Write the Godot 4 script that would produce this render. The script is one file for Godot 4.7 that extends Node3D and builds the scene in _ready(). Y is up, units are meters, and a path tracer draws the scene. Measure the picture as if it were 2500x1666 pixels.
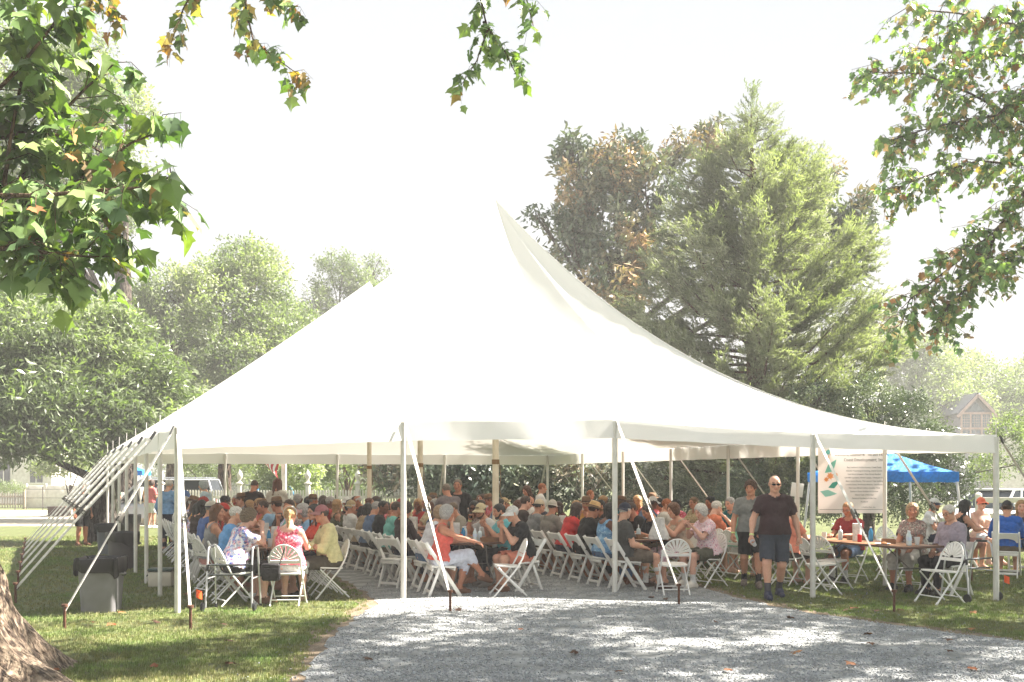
extends Node3D
# A big white pole tent on a lawn and gravel drive: guests eat at long tables below it, late summer sun from the right.

func _ready() -> void:
	rng.seed = 7
	# --- camera ---
	var cam := Camera3D.new()
	cam.name = "camera"
	cam.projection = Camera3D.PROJECTION_FRUSTUM
	cam.near = 0.1; cam.far = 900.0
	cam.size = 0.0685; cam.frustum_offset = Vector2(0.0, 0.01402)
	cam.position = Vector3(0, 1.7, 0)
	add_child(cam)
	# --- sky, sun, exposure ---
	var sm := ProceduralSkyMaterial.new()
	sm.sky_top_color = Color(0.412, 0.425, 0.44); sm.sky_horizon_color = Color(0.438, 0.433, 0.423)
	sm.sky_curve = 0.2; sm.sun_angle_max = 18.0
	sm.ground_bottom_color = Color(0.30, 0.31, 0.28); sm.ground_horizon_color = Color(0.5, 0.5, 0.47)
	var env := Environment.new()
	env.background_mode = Environment.BG_SKY
	env.sky = Sky.new(); env.sky.sky_material = sm
	env.tonemap_mode = Environment.TONE_MAPPER_LINEAR
	env.tonemap_exposure = 5.9
	env.sdfgi_enabled = true; env.ssao_enabled = true; env.ssil_enabled = true
	env.fog_enabled = true; env.fog_density = 0.0019; env.fog_light_color = Color(1.0, 1.0, 1.0)
	var we := WorldEnvironment.new()
	we.name = "environment"; we.environment = env
	add_child(we)
	var sun := DirectionalLight3D.new()
	sun.name = "sun"
	sun.light_energy = 1.6; sun.light_color = Color(1.0, 0.96, 0.91); sun.light_angular_distance = 0.5
	sun.shadow_enabled = true
	sun.basis = Basis.looking_at(-Vector3(0.66, 0.76, -0.165).normalized())
	add_child(sun)
	# --- setting, large things, then small ---
	build_ground()
	build_tent()
	build_trees()
	build_background()
	build_tables()
	build_people()
	build_small()

# ---------- geometry collector ----------
class Geo:
	var v := PackedVector3Array()
	var n := PackedVector3Array()
	var c := PackedColorArray()
	var u := PackedVector2Array()
	var ix := PackedInt32Array()
	var col := Color.WHITE
	func vert(p: Vector3, nn: Vector3, uv := Vector2.ZERO) -> int:
		v.append(p); n.append(nn); c.append(col); u.append(uv)
		return v.size() - 1
	func tri(a: int, b: int, d: int) -> void:
		var g := (v[d] - v[a]).cross(v[b] - v[a])
		if g.dot(n[a] + n[b] + n[d]) < 0.0:
			ix.append(a); ix.append(d); ix.append(b)
		else:
			ix.append(a); ix.append(b); ix.append(d)
	func quad(a: int, b: int, d: int, e: int) -> void:
		tri(a, b, d); tri(a, d, e)
	func flat(ps: Array, out: Vector3) -> void:   # a flat convex polygon, facing OUT
		var nn: Vector3 = (ps[1] - ps[0]).cross(ps[2] - ps[0]).normalized()
		if nn.dot(out) < 0.0: nn = -nn
		var k: Array = []
		for p in ps: k.append(vert(p, nn))
		for i in range(1, ps.size() - 1): tri(k[0], k[i], k[i + 1])
	func box(s: Vector3, at: Transform3D, bv := 0.0) -> Geo:
		var h := s / 2.0
		if bv <= 0.0:
			for ax in 3:
				for sg in [-1.0, 1.0]:
					var nn := Vector3.ZERO; nn[ax] = sg
					var a1 := (ax + 1) % 3; var a2 := (ax + 2) % 3
					var k: Array = []
					for q in [[-1, -1], [1, -1], [1, 1], [-1, 1]]:
						var p := Vector3.ZERO
						p[ax] = sg * h[ax]; p[a1] = q[0] * h[a1]; p[a2] = q[1] * h[a2]
						k.append(vert(at * p, at.basis * nn))
					quad(k[0], k[1], k[2], k[3])
			return self
		var id := {}
		for sx in [-1, 1]:
			for sy in [-1, 1]:
				for sz in [-1, 1]:
					var sg := Vector3(sx, sy, sz)
					for ax in 3:
						var p := sg * (h - Vector3.ONE * bv); p[ax] = sg[ax] * h[ax]
						var nn := sg * 0.25; nn[ax] = sg[ax]
						id[[sx, sy, sz, ax]] = vert(at * p, (at.basis * nn).normalized())
					tri(id[[sx, sy, sz, 0]], id[[sx, sy, sz, 1]], id[[sx, sy, sz, 2]])
		for ax in 3:
			var a1 := (ax + 1) % 3; var a2 := (ax + 2) % 3
			for sg in [-1, 1]:
				var k: Array = []
				for q in [[-1, -1], [1, -1], [1, 1], [-1, 1]]:
					var key := [0, 0, 0, ax]; key[ax] = sg; key[a1] = q[0]; key[a2] = q[1]
					k.append(id[key])
				quad(k[0], k[1], k[2], k[3])
			for s1 in [-1, 1]:
				for s2 in [-1, 1]:
					var k: Array = []
					for q in [[-1, a1], [1, a1], [1, a2], [-1, a2]]:
						var key := [0, 0, 0, q[1]]; key[ax] = q[0]; key[a1] = s1; key[a2] = s2
						k.append(id[key])
					quad(k[0], k[1], k[2], k[3])
		return self
	func bar(a: Vector3, b: Vector3, w: float, t: float, up := Vector3.UP, bv := 0.0) -> Geo:   # a flat bar from a to b; w across, t along "up"
		var z := (b - a).normalized()
		var x := up.cross(z).normalized()
		if x.length() < 0.5: x = Vector3.RIGHT
		return box(Vector3(w, t, (b - a).length()), Transform3D(Basis(x, z.cross(x), z), (a + b) / 2.0), bv)
	func tube(ps: Array, r, sides := 8, cap := true, flat_y := 1.0) -> Geo:
		var m := ps.size()
		var rings: Array = []
		var d0: Vector3 = (ps[1] - ps[0]).normalized()
		var x := d0.cross(Vector3.UP if absf(d0.y) < 0.9 else Vector3.BACK).normalized()
		for i in m:
			var d: Vector3 = (ps[mini(i + 1, m - 1)] - ps[maxi(i - 1, 0)]).normalized()
			x = (x - d * x.dot(d)).normalized()
			var y := d.cross(x)
			var rr: float = r[i] if r is Array else r
			var ring := PackedInt32Array()
			for k in sides:
				var an := TAU * k / sides
				var o := x * cos(an) + y * sin(an) * flat_y
				ring.append(vert(ps[i] + o * rr, o.normalized(), Vector2(float(k) / sides, i)))
			rings.append(ring)
		for i in m - 1:
			for k in sides:
				var k2 := (k + 1) % sides
				quad(rings[i][k], rings[i][k2], rings[i + 1][k2], rings[i + 1][k])
		if cap:
			for e in [0, m - 1]:
				var d: Vector3 = (ps[0] - ps[1]).normalized() if e == 0 else (ps[m - 1] - ps[m - 2]).normalized()
				var cc := vert(ps[e], d)
				var ring := PackedInt32Array()
				for k in sides: ring.append(vert(v[rings[e][k]], d))
				for k in sides: tri(cc, ring[k], ring[(k + 1) % sides])
		return self
	func lathe(prof: Array, sides: int, at := Transform3D(), sx := 1.0, sz := 1.0) -> Geo:   # prof: Vector2(radius, y) bottom to top
		var m := prof.size()
		var rows: Array = []
		for i in m:
			var t: Vector2 = prof[mini(i + 1, m - 1)] - prof[maxi(i - 1, 0)]
			var nn := Vector2(t.y, -t.x).normalized()
			var row := PackedInt32Array()
			for k in sides + 1:
				var an := TAU * k / sides
				row.append(vert(at * Vector3(prof[i].x * cos(an) * sx, prof[i].y, prof[i].x * sin(an) * sz), (at.basis * Vector3(nn.x * cos(an), nn.y, nn.x * sin(an))).normalized(), Vector2(float(k) / sides, float(i) / (m - 1))))
			rows.append(row)
		for i in m - 1:
			for k in sides: quad(rows[i][k], rows[i][k + 1], rows[i + 1][k + 1], rows[i + 1][k])
		return self
	func plate(poly: PackedVector2Array, th: float, at := Transform3D()) -> Geo:   # polygon in xy, thickness along z
		var t := Geometry2D.triangulate_polygon(poly)
		for sg in [-0.5, 0.5]:
			var b := v.size()
			for p in poly: vert(at * Vector3(p.x, p.y, sg * th), at.basis * Vector3(0, 0, signf(sg)), p)
			for i in range(0, t.size(), 3): tri(b + t[i], b + t[i + 1], b + t[i + 2])
		var ccw := not Geometry2D.is_polygon_clockwise(poly)
		for i in poly.size():
			var p := poly[i]; var q := poly[(i + 1) % poly.size()]
			var e := (q - p).normalized()
			var nn := Vector3(e.y, -e.x, 0) * (1.0 if ccw else -1.0)
			var k: Array = []
			for w in [[p, -0.5], [q, -0.5], [q, 0.5], [p, 0.5]]:
				k.append(vert(at * Vector3(w[0].x, w[0].y, w[1] * th), at.basis * nn))
			quad(k[0], k[1], k[2], k[3])
		return self
	func grid(nu: int, nv: int, f: Callable) -> Geo:   # f(u, v) -> Vector3; normals from the faces
		var b := v.size()
		for j in nv + 1:
			for i in nu + 1: vert(f.call(float(i) / nu, float(j) / nv), Vector3.ZERO, Vector2(float(i) / nu, float(j) / nv))
		for j in nv:
			for i in nu:
				var a := b + j * (nu + 1) + i
				for tr in [[a, a + 1, a + nu + 2], [a, a + nu + 2, a + nu + 1]]:
					ix.append(tr[0]); ix.append(tr[1]); ix.append(tr[2])
					var g := (v[tr[2]] - v[tr[0]]).cross(v[tr[1]] - v[tr[0]])
					for q in tr: n[q] += g
		for i in range(b, v.size()): n[i] = n[i].normalized()
		return self
	func add(g: Geo, at := Transform3D()) -> Geo:
		var b := v.size()
		for i in g.v.size():
			v.append(at * g.v[i]); n.append((at.basis * g.n[i]).normalized())
		c.append_array(g.c); u.append_array(g.u)
		for i in g.ix: ix.append(b + i)
		return self
	func mesh() -> ArrayMesh:
		var a: Array = []
		a.resize(Mesh.ARRAY_MAX)
		a[Mesh.ARRAY_VERTEX] = v; a[Mesh.ARRAY_NORMAL] = n; a[Mesh.ARRAY_COLOR] = c; a[Mesh.ARRAY_TEX_UV] = u; a[Mesh.ARRAY_INDEX] = ix
		var m := ArrayMesh.new()
		m.add_surface_from_arrays(Mesh.PRIMITIVE_TRIANGLES, a)
		return m

func G() -> Geo: return Geo.new()
func T(p: Vector3, yaw := 0.0) -> Transform3D: return Transform3D(Basis(Vector3.UP, yaw), p)
func P(x: float, d: float, y := 0.0) -> Vector3: return Vector3(x, y, -d)   # metres right of the camera, metres away from it, height

# ---------- materials ----------
var mats := {}
var tex := {}
func noise_tex(key: String, freq: float, lo: Color, hi: Color, oct := 4, size := 256, normal := false, strength := 4.0, kind := FastNoiseLite.TYPE_SIMPLEX_SMOOTH) -> NoiseTexture2D:
	if tex.has(key): return tex[key]
	var f := FastNoiseLite.new()
	f.seed = hash(key) % 1000; f.frequency = freq; f.fractal_octaves = oct; f.noise_type = kind
	var t := NoiseTexture2D.new()
	t.noise = f; t.width = size; t.height = size; t.seamless = true
	if normal:
		t.as_normal_map = true; t.bump_strength = strength
	else:
		var g := Gradient.new()
		g.set_color(0, lo); g.set_color(1, hi)
		if key in ["bark", "plates", "bark_h", "strand"]:
			g.set_offset(0, 0.34); g.set_offset(1, 0.66)
		t.color_ramp = g
	tex[key] = t
	return t
func mat(col: Color, rough := 0.8, kind := "", metal := 0.0) -> StandardMaterial3D:   # col: as an sRGB colour
	var key := "%s|%.2f|%s|%.2f" % [col.to_html(), rough, kind, metal]
	if mats.has(key): return mats[key]
	var m := StandardMaterial3D.new()
	m.albedo_color = col; m.roughness = rough; m.metallic = metal
	m.vertex_color_use_as_albedo = true
	match kind:
		"cloth":
			m.albedo_texture = noise_tex("mottle", 0.02, Color(0.80, 0.80, 0.80), Color(1, 1, 1))
			m.normal_enabled = true
			m.normal_texture = noise_tex("wrinkle", 0.012, Color.BLACK, Color.WHITE, 3, 256, true, 7.0)
			m.normal_scale = 0.8
			m.uv1_triplanar = true; m.uv1_scale = Vector3.ONE * 2.6
			m.rim_enabled = true; m.rim = 0.2
		"skin":
			m.albedo_texture = noise_tex("skin", 0.05, Color(0.88, 0.82, 0.80), Color(1, 1, 1))
			m.uv1_triplanar = true; m.uv1_scale = Vector3.ONE * 4.0
			m.subsurf_scatter_enabled = true; m.subsurf_scatter_strength = 0.12
		"hair":
			m.albedo_texture = noise_tex("strand", 0.06, Color(0.68, 0.68, 0.68), Color(1, 1, 1), 3)
			m.uv1_triplanar = true; m.uv1_scale = Vector3(12, 1.6, 12)
			m.normal_enabled = true; m.normal_texture = noise_tex("strand_n", 0.05, Color.BLACK, Color.WHITE, 3, 256, true, 10.0)
		"paint":
			m.albedo_texture = noise_tex("scuff", 0.012, Color(0.86, 0.85, 0.83), Color(1, 1, 1), 5)
			m.uv1_triplanar = true; m.uv1_world_triplanar = true; m.uv1_scale = Vector3.ONE * 0.9
		"leaf":
			m.backlight_enabled = true; m.backlight = Color(0.75, 0.85, 0.35)
	mats[key] = m
	return m
func print_mat(key: String, ground: Color, inks: Array, n_blobs: int, rmin: float, rmax: float, scale := 3.0) -> StandardMaterial3D:   # cloth with a print of small motifs
	if mats.has(key): return mats[key]
	var im := Image.create(256, 256, false, Image.FORMAT_RGB8)
	im.fill(ground)
	var r := RandomNumberGenerator.new(); r.seed = hash(key)
	for b in n_blobs:
		var cx := r.randi_range(0, 255); var cy := r.randi_range(0, 255)
		var rad := r.randf_range(rmin, rmax); var ink: Color = inks[b % inks.size()]
		var pet := r.randi_range(3, 6); var ph := r.randf() * TAU
		for y in range(-int(rad), int(rad) + 1):
			for x in range(-int(rad), int(rad) + 1):
				var q := Vector2(x, y)
				if q.length() < rad * (0.68 + 0.32 * cos(q.angle() * pet + ph)): im.set_pixel(posmod(cx + x, 256), posmod(cy + y, 256), ink)
	var m: StandardMaterial3D = mat(Color(1, 1, 1), 0.85, "cloth").duplicate()
	m.albedo_texture = ImageTexture.create_from_image(im)
	m.uv1_scale = Vector3.ONE * scale
	mats[key] = m
	return m

# ---------- nodes ----------
func obj(called: String, g, m: Material, parent: Node = self, at := Transform3D()) -> MeshInstance3D:
	var o := MeshInstance3D.new()
	o.name = called
	o.mesh = g.mesh() if g is Geo else g
	o.material_override = m
	o.transform = at
	parent.add_child(o, true)
	return o
func tag(o: Node, label: String, category: String, group := "", kind := "") -> Node:
	if label: o.set_meta("label", label)
	if category: o.set_meta("category", category)
	if group: o.set_meta("group", group)
	if kind: o.set_meta("kind", kind)
	return o
func thing(called: String, label: String, category: String, at := Vector3.ZERO, yaw := 0.0, group := "") -> Node3D:
	var o := Node3D.new()
	o.name = called
	add_child(o, true)
	o.transform = T(at, yaw)
	tag(o, label, category, group)
	return o
func copy(src: Node3D, label: String, at: Vector3, yaw := 0.0, group := "") -> Node3D:
	var o: Node3D = src.duplicate()
	o.name = src.name
	add_child(o, true)
	o.transform = T(at, yaw)
	tag(o, label, "", group)
	return o
func struct(called: String, g, m: Material) -> MeshInstance3D:
	var o := obj(called, g, m)
	o.set_meta("kind", "structure")
	return o
func many(called: String, mesh: Mesh, xs: Array, cs: Array, m: Material, parent: Node = self) -> MultiMeshInstance3D:   # one mass of things nobody could count
	var mm := MultiMesh.new()
	mm.transform_format = MultiMesh.TRANSFORM_3D
	mm.use_colors = not cs.is_empty()
	mm.mesh = mesh
	mm.instance_count = xs.size()
	var st := 16 if mm.use_colors else 12
	var buf := PackedFloat32Array(); buf.resize(xs.size() * st)
	for i in xs.size():
		var t: Transform3D = xs[i]
		var b := i * st
		buf[b] = t.basis.x.x; buf[b + 1] = t.basis.y.x; buf[b + 2] = t.basis.z.x; buf[b + 3] = t.origin.x
		buf[b + 4] = t.basis.x.y; buf[b + 5] = t.basis.y.y; buf[b + 6] = t.basis.z.y; buf[b + 7] = t.origin.y
		buf[b + 8] = t.basis.x.z; buf[b + 9] = t.basis.y.z; buf[b + 10] = t.basis.z.z; buf[b + 11] = t.origin.z
		if st == 16:
			var c: Color = cs[i]
			buf[b + 12] = c.r; buf[b + 13] = c.g; buf[b + 14] = c.b; buf[b + 15] = 1.0
	mm.buffer = buf
	var o := MultiMeshInstance3D.new()
	o.name = called
	o.multimesh = mm
	o.material_override = m
	parent.add_child(o, true)
	o.set_meta("kind", "stuff")
	return o
var rng := RandomNumberGenerator.new()
func rnd(a: float, b: float) -> float: return rng.randf_range(a, b)
func rdir() -> Vector3: return Vector3(rng.randfn(), rng.randfn(), rng.randfn()).normalized()
func rbasis() -> Basis:
	return Basis(rdir(), rnd(0, TAU))

# ---------- ground ----------
var drive := PackedVector2Array([Vector2(-1.55, 4), Vector2(-1.62, 7), Vector2(-1.75, 8.4), Vector2(-1.9, 9.85), Vector2(-1.98, 11), Vector2(-1.92, 12), Vector2(-1.85, 13.6), Vector2(-2.24, 15.2), Vector2(-3.4, 18.5), Vector2(-5.4, 24), Vector2(-2, 26), Vector2(0, 24), Vector2(1.5, 21), Vector2(2.8, 17.3), Vector2(3.15, 15), Vector2(3.55, 13.2), Vector2(4.25, 12), Vector2(5.3, 10.6), Vector2(7.2, 9.1), Vector2(10, 7.6), Vector2(14, 6), Vector2(14, 4)])
func ragged(poly: PackedVector2Array, grow: float, amp: float, key: int) -> PackedVector2Array:
	var f := FastNoiseLite.new(); f.seed = key; f.frequency = 0.9
	var out := PackedVector2Array()
	var big: PackedVector2Array = Geometry2D.offset_polygon(poly, grow)[0] if grow != 0.0 else poly
	for i in big.size():
		var a := big[i]; var b := big[(i + 1) % big.size()]
		var steps := maxi(1, int((b - a).length() / 0.16))
		for s in steps:
			var p := a.lerp(b, float(s) / steps)
			out.append(p + Vector2(f.get_noise_2d(p.x * 2.2, p.y * 2.2), f.get_noise_2d(p.x * 2.2 + 40, p.y * 2.2)) * amp)
	return out
func sheet(poly: PackedVector2Array, y: float) -> Geo:
	var g := G()
	for p in poly: g.vert(P(p.x, p.y, y), Vector3.UP, p)
	var t := Geometry2D.triangulate_polygon(poly)
	for i in range(0, t.size(), 3): g.tri(t[i], t[i + 1], t[i + 2])
	return g
func ground_mat(key: String, lo: Color, hi: Color, scale: float, bump: float) -> StandardMaterial3D:
	var m := StandardMaterial3D.new()
	m.albedo_texture = noise_tex(key, 0.01, lo, hi, 5, 512)
	m.uv1_triplanar = true; m.uv1_world_triplanar = true; m.uv1_scale = Vector3.ONE * scale
	m.roughness = 0.95
	m.detail_enabled = true
	m.detail_albedo = noise_tex(key + "_broad", 0.006, Color(0.72, 0.72, 0.70), Color(1, 1, 1), 3, 256)
	m.detail_blend_mode = BaseMaterial3D.BLEND_MODE_MUL
	m.uv2_triplanar = true; m.uv2_world_triplanar = true; m.uv2_scale = Vector3.ONE * scale * 0.13
	m.heightmap_enabled = true; m.heightmap_texture = noise_tex(key + "_h", 0.05, Color.BLACK, Color.WHITE, 4, 512); m.heightmap_scale = bump
	return m
func build_ground() -> void:
	var lawn := G()
	lawn.grid(40, 40, func(a: float, b: float): return Vector3((a - 0.5) * 420, 0, 40 - b * 260))
	struct("lawn", lawn, ground_mat("lawn", Color(0.28, 0.33, 0.15), Color(0.44, 0.47, 0.25), 0.9, 1.0))
	struct("dirt_edge", sheet(ragged(drive, 0.24, 0.20, 3), 0.004), ground_mat("dirt", Color(0.42, 0.36, 0.29), Color(0.60, 0.54, 0.46), 1.1, 0.8))
	struct("gravel_drive", sheet(ragged(drive, 0.0, 0.12, 5), 0.008), ground_mat("gravel", Color(0.575, 0.59, 0.60), Color(0.675, 0.685, 0.69), 1.6, 0.5))
	# sunlit lane behind the lawn, in front of the fences
	struct("far_lane", sheet(PackedVector2Array([Vector2(-60, 37), Vector2(-9.0, 37.2), Vector2(-8, 41), Vector2(-16, 57), Vector2(-60, 59)]), 0.004), ground_mat("lane", Color(0.66, 0.62, 0.55), Color(0.80, 0.77, 0.70), 0.7, 0.5))
	# loose stones
	var f := FastNoiseLite.new(); f.seed = 12; f.frequency = 0.55
	var hard := ragged(drive, 0.0, 0.12, 5)
	var stone := G()
	var ps: Array = []
	for i in 3:
		var g := G()
		var rows := [Vector2(0.0, -0.45), Vector2(0.85, -0.25), Vector2(1.0, 0.1), Vector2(0.55, 0.5), Vector2(0.0, 0.55)]
		g.lathe(rows, 5)
		for k in g.v.size():
			g.v[k] += Vector3(sin(k * 7.1 + i), cos(k * 3.3 + i * 2), sin(k * 5.7 + i * 3)) * 0.16
		ps.append(g.mesh())
	var xs: Array = [[], [], []]; var cs: Array = [[], [], []]
	var made := 0
	while made < 80000:
		var d := 7.2 + 12.0 * pow(rng.randf(), 1.5)
		var x := rnd(-2.4, 0.56 * d + 0.6)
		var p := Vector2(x, d)
		made += 1
		if not Geometry2D.is_point_in_polygon(p, hard):
			if rng.randf() > 0.04 or absf(x) > 5.5: continue
		if f.get_noise_2d(x * 1.6, d * 0.7) < -0.32 and rng.randf() < 0.75: continue
		var s := rnd(0.005, 0.0115) * (1.5 if rng.randf() < 0.06 else 1.0)
		var k := made % 3
		xs[k].append(Transform3D(rbasis().scaled_local(Vector3(s * rnd(0.9, 1.5), s * rnd(0.6, 0.9), s)), P(x, d, 0.009 + s * 0.3)))
		var t := rnd(0.29, 0.40)
		if rng.randf() < 0.10: t = rnd(0.45, 0.52) if rng.randf() < 0.5 else rnd(0.24, 0.32)
		cs[k].append(Color(t * rnd(0.91, 0.99), t * 1.0, t * rnd(1.0, 1.08)))
	var sm := StandardMaterial3D.new()
	sm.vertex_color_use_as_albedo = true; sm.roughness = 0.85
	for k in 3:
		tag(many("loose_gravel", ps[k], xs[k], cs[k], sm), "loose blue grey crushed stone lying on the drive", "gravel", "", "stuff")
	# grass
	var blades := G()
	for b in 9:
		var a := rnd(0, TAU); var base := Vector3(rnd(-0.03, 0.03), 0, rnd(-0.03, 0.03))
		var h := rnd(0.03, 0.062); var lean := Vector3(cos(a), 0, sin(a)) * rnd(0.006, 0.03)
		var side := Vector3(-sin(a), 0, cos(a)) * 0.0030
		var nn := (Vector3(cos(a), 0.6, sin(a))).normalized()
		blades.col = Color(1, 1, 1) * rnd(0.75, 1.15)
		var mid := base + Vector3.UP * h * 0.6 + lean * 0.35
		var q := [blades.vert(base - side, nn), blades.vert(base + side, nn), blades.vert(mid + side * 0.8, nn), blades.vert(mid - side * 0.8, nn), blades.vert(base + Vector3.UP * h + lean, nn)]
		blades.quad(q[0], q[1], q[2], q[3]); blades.tri(q[3], q[2], q[4])
	var bm := blades.mesh()
	var gx: Array = []; var gc: Array = []
	var soft := ragged(drive, 0.10, 0.16, 9)
	for i in 150000:
		var d := 7.4 + 24.0 * pow(rng.randf(), 1.7)
		var x := rnd(-0.58, 0.58) * d
		if d > 30.0 or Geometry2D.is_point_in_polygon(Vector2(x, d), soft): continue
		var thin := f.get_noise_2d(x * 1.3 + 30, d * 1.3)
		if thin < -0.15 and rng.randf() < 0.55: continue
		var s := rnd(0.42, 0.80) * (1.0 + maxf(0.0, d - 12.0) * 0.045)
		gx.append(Transform3D(Basis(Vector3.UP, rnd(0, TAU)).scaled(Vector3(s, s * rnd(0.7, 1.2), s)), P(x, d, 0.0)))
		var dry := clampf(thin * 0.9 + 0.35 + rnd(-0.25, 0.25), 0, 1)
		gc.append(Color(0.27, 0.25, 0.11).lerp(Color(0.17, 0.28, 0.07), dry) * rnd(0.8, 1.25))
	var gm := StandardMaterial3D.new()
	gm.vertex_color_use_as_albedo = true; gm.roughness = 0.7
	gm.backlight_enabled = true; gm.backlight = Color(0.6, 0.7, 0.3)
	tag(many("grass", bm, gx, gc, gm), "short patchy lawn grass on both sides of the gravel drive", "grass", "", "stuff")

# ---------- the tent ----------
const FL := Vector2(-4.3, 12.8)
const FR := Vector2(6.88, 14.15)
const BL := Vector2(-10.4, 25.6)
const BR := Vector2(1.0, 28.0)
var front_poles := [Vector3(-4.3, 2.40, 12.8), Vector3(-1.56, 2.56, 14.3), Vector3(1.56, 2.62, 15.1), Vector3(4.35, 2.38, 14.4), Vector3(6.88, 2.34, 14.15)]
var eaves: Array = []    # [x, y, d] of every pole round the edge, front left to right, back, and home
var peaks := [Vector3(-0.28, 6.5, 17.0), Vector3(-1.9, 6.5, 20.6), Vector3(-3.44, 6.5, 24.0)]
const NTH := ["", "first", "second", "third", "fourth", "fifth", "sixth", "seventh", "eighth", "ninth", "tenth", "eleventh", "twelfth", "thirteenth", "fourteenth", "fifteenth", "sixteenth", "seventeenth", "eighteenth", "nineteenth"]
func ridge(t: float) -> Vector3:   # 0 first peak .. 1 last peak
	var s := t * 2.0
	var i := mini(int(s), 1)
	var f := s - i
	var p: Vector3 = peaks[i].lerp(peaks[i + 1], f)
	p.y -= 0.62 * pow(sin(PI * f), 0.6)
	return p
func webbing(g: Geo, a: Vector3, b: Vector3, w: float, side: Vector3) -> void:
	g.bar(a, b, w, 0.006, side.cross((b - a).normalized()))
func build_tent() -> void:
	for p in front_poles: eaves.append(p)
	for i in range(1, 7): eaves.append(Vector3(lerpf(6.88, 1.0, i / 7.0), 2.42, lerpf(14.15, 28.0, i / 7.0)))
	for i in 5: eaves.append(Vector3(lerpf(BR.x, BL.x, i / 4.0), 2.42, lerpf(BR.y, BL.y, i / 4.0)))
	for i in range(1, 7): eaves.append(Vector3(lerpf(BL.x, FL.x, i / 7.0), 2.42, lerpf(BL.y, FL.y, i / 7.0)))
	var n_p := eaves.size()
	var tent := thing("pole_tent", "huge white three peaked pole tent sheltering the whole crowd", "tent", P(-1.9, 20.6))
	var off := Transform3D(Basis(), -tent.position)
	var vinyl := StandardMaterial3D.new()
	vinyl.albedo_color = Color(0.93, 0.93, 0.92); vinyl.roughness = 0.45
	vinyl.backlight_enabled = true; vinyl.backlight = Color(0.55, 0.545, 0.53)
	vinyl.normal_enabled = true; vinyl.normal_texture = noise_tex("vinyl", 0.006, Color.BLACK, Color.WHITE, 3, 256, true, 3.0); vinyl.normal_scale = 0.35
	vinyl.uv1_triplanar = true; vinyl.uv1_world_triplanar = true; vinyl.uv1_scale = Vector3(0.5, 0.5, 0.5)
	var full := func(k: int) -> float:   # how far the slope is from hollow (0) to straight (1), by place on the edge
		var q := float(k) / 12.0
		return 0.90 if q > 14.5 else clampf(0.90 - q * 0.25, 0.10, 0.90) if q < 6.0 else clampf(0.10 + (q - 11.0) * 0.25, 0.10, 0.90)
	# roof: every point of the edge climbs to its own place on the ridge
	var per := 12
	var edge: Array = []; var top: Array = []
	for i in n_p:
		var a: Vector3 = eaves[i]; var b: Vector3 = eaves[(i + 1) % n_p]
		for s in per:
			var f := float(s) / per
			var e := a.lerp(b, f)
			e.y -= 0.018 * sin(PI * f)
			var mid := Vector3(-1.9, 0, 20.6)
			var inw := (mid - e); inw.y = 0
			e += inw.normalized() * 0.03 * sin(PI * f)
			edge.append(e)
			# where on the ridge
			var along := (Vector2(e.x, e.z) - Vector2(-0.28, 17.0)).dot(Vector2(-0.411, 0.911)) / 7.68
			if i < 4: along = minf(along, 0.0)
			top.append(ridge(clampf(along, 0.0, 1.0)))
	var roof := G()
	var m := edge.size()
	roof.grid(m, 26, func(a: float, b: float):
		var i := int(round(a * m)) % m
		var e: Vector3 = edge[i]; var r: Vector3 = top[i]
		var p := e.lerp(r, b)
		p.y = lerpf(e.y, r.y, lerpf(pow(b, 2.2), b, full.call(i)))
		return Vector3(p.x, p.y, -p.z))
	for i in roof.n.size():
		if roof.n[i].y < 0: roof.n[i] = -roof.n[i]
	var ri := roof.ix.duplicate(); roof.ix.clear()
	for i in range(0, ri.size(), 3): roof.tri(ri[i], ri[i + 1], ri[i + 2])
	obj("roof", roof, vinyl, tent, off)
	var skirt: Array = []
	for i in n_p: skirt.append([0.30, 0.30, 0.29, 0.22, 0.26][i] if i < 5 else 0.29)
	# valance: a hanging skirt, one piece per bay
	for i in n_p:
		var a: Vector3 = eaves[i]; var b: Vector3 = eaves[(i + 1) % n_p]
		var g := G()
		var out := Vector3(b.z - a.z, 0, a.x - b.x).normalized() * -1.0
		if out.dot(a - Vector3(-1.9, 0, 20.6)) < 0: out = -out
		g.grid(16, 5, func(u: float, w: float):
			var k := i * per + u * per
			var k0 := int(floor(k)); var e: Vector3 = edge[k0 % m].lerp(edge[(k0 + 1) % m], k - k0)
			e += out * (0.012 + 0.03 * w * sin(u * 9.0 + i * 1.7) * sin(u * PI) + 0.02 * w)
			var drop := lerpf(skirt[i], skirt[(i + 1) % n_p], u)
			e.y += 0.012 - w * (drop - 0.018 * sin(PI * u) + 0.004 * sin(u * 23.0 + i))
			return Vector3(e.x, e.y, -e.z))
		obj("valance", g, vinyl, tent, off)
	# hip seams from the front corners to the first peak
	var seam_m := mat(Color(0.91, 0.91, 0.90), 0.6)
	for i in [0, 4, 18, 20]:
		var k: int = i * per
		if k >= m: continue
		var pts: Array = []
		for j in 27:
			var b := j / 26.0
			var p: Vector3 = edge[k].lerp(top[k], b)
			p.y = lerpf(edge[k].y, top[k].y, lerpf(pow(b, 2.2), b, full.call(k))) + 0.004
			pts.append(Vector3(p.x, p.y, -p.z) - tent.position)
		var g := G(); g.tube(pts, 0.005, 5, false, 0.4)
		obj("seam", g, seam_m, tent)
	# poles
	var white := mat(Color(0.88, 0.88, 0.86), 0.35, "paint")
	var alu := mat(Color(0.82, 0.81, 0.79), 0.4, "", 0.2)
	var wood := mat(Color(0.92, 0.88, 0.80), 0.6, "paint")
	var dark := mat(Color(0.27, 0.27, 0.28), 0.6)
	var rust := mat(Color(0.36, 0.22, 0.14), 0.9, "cloth")
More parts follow.
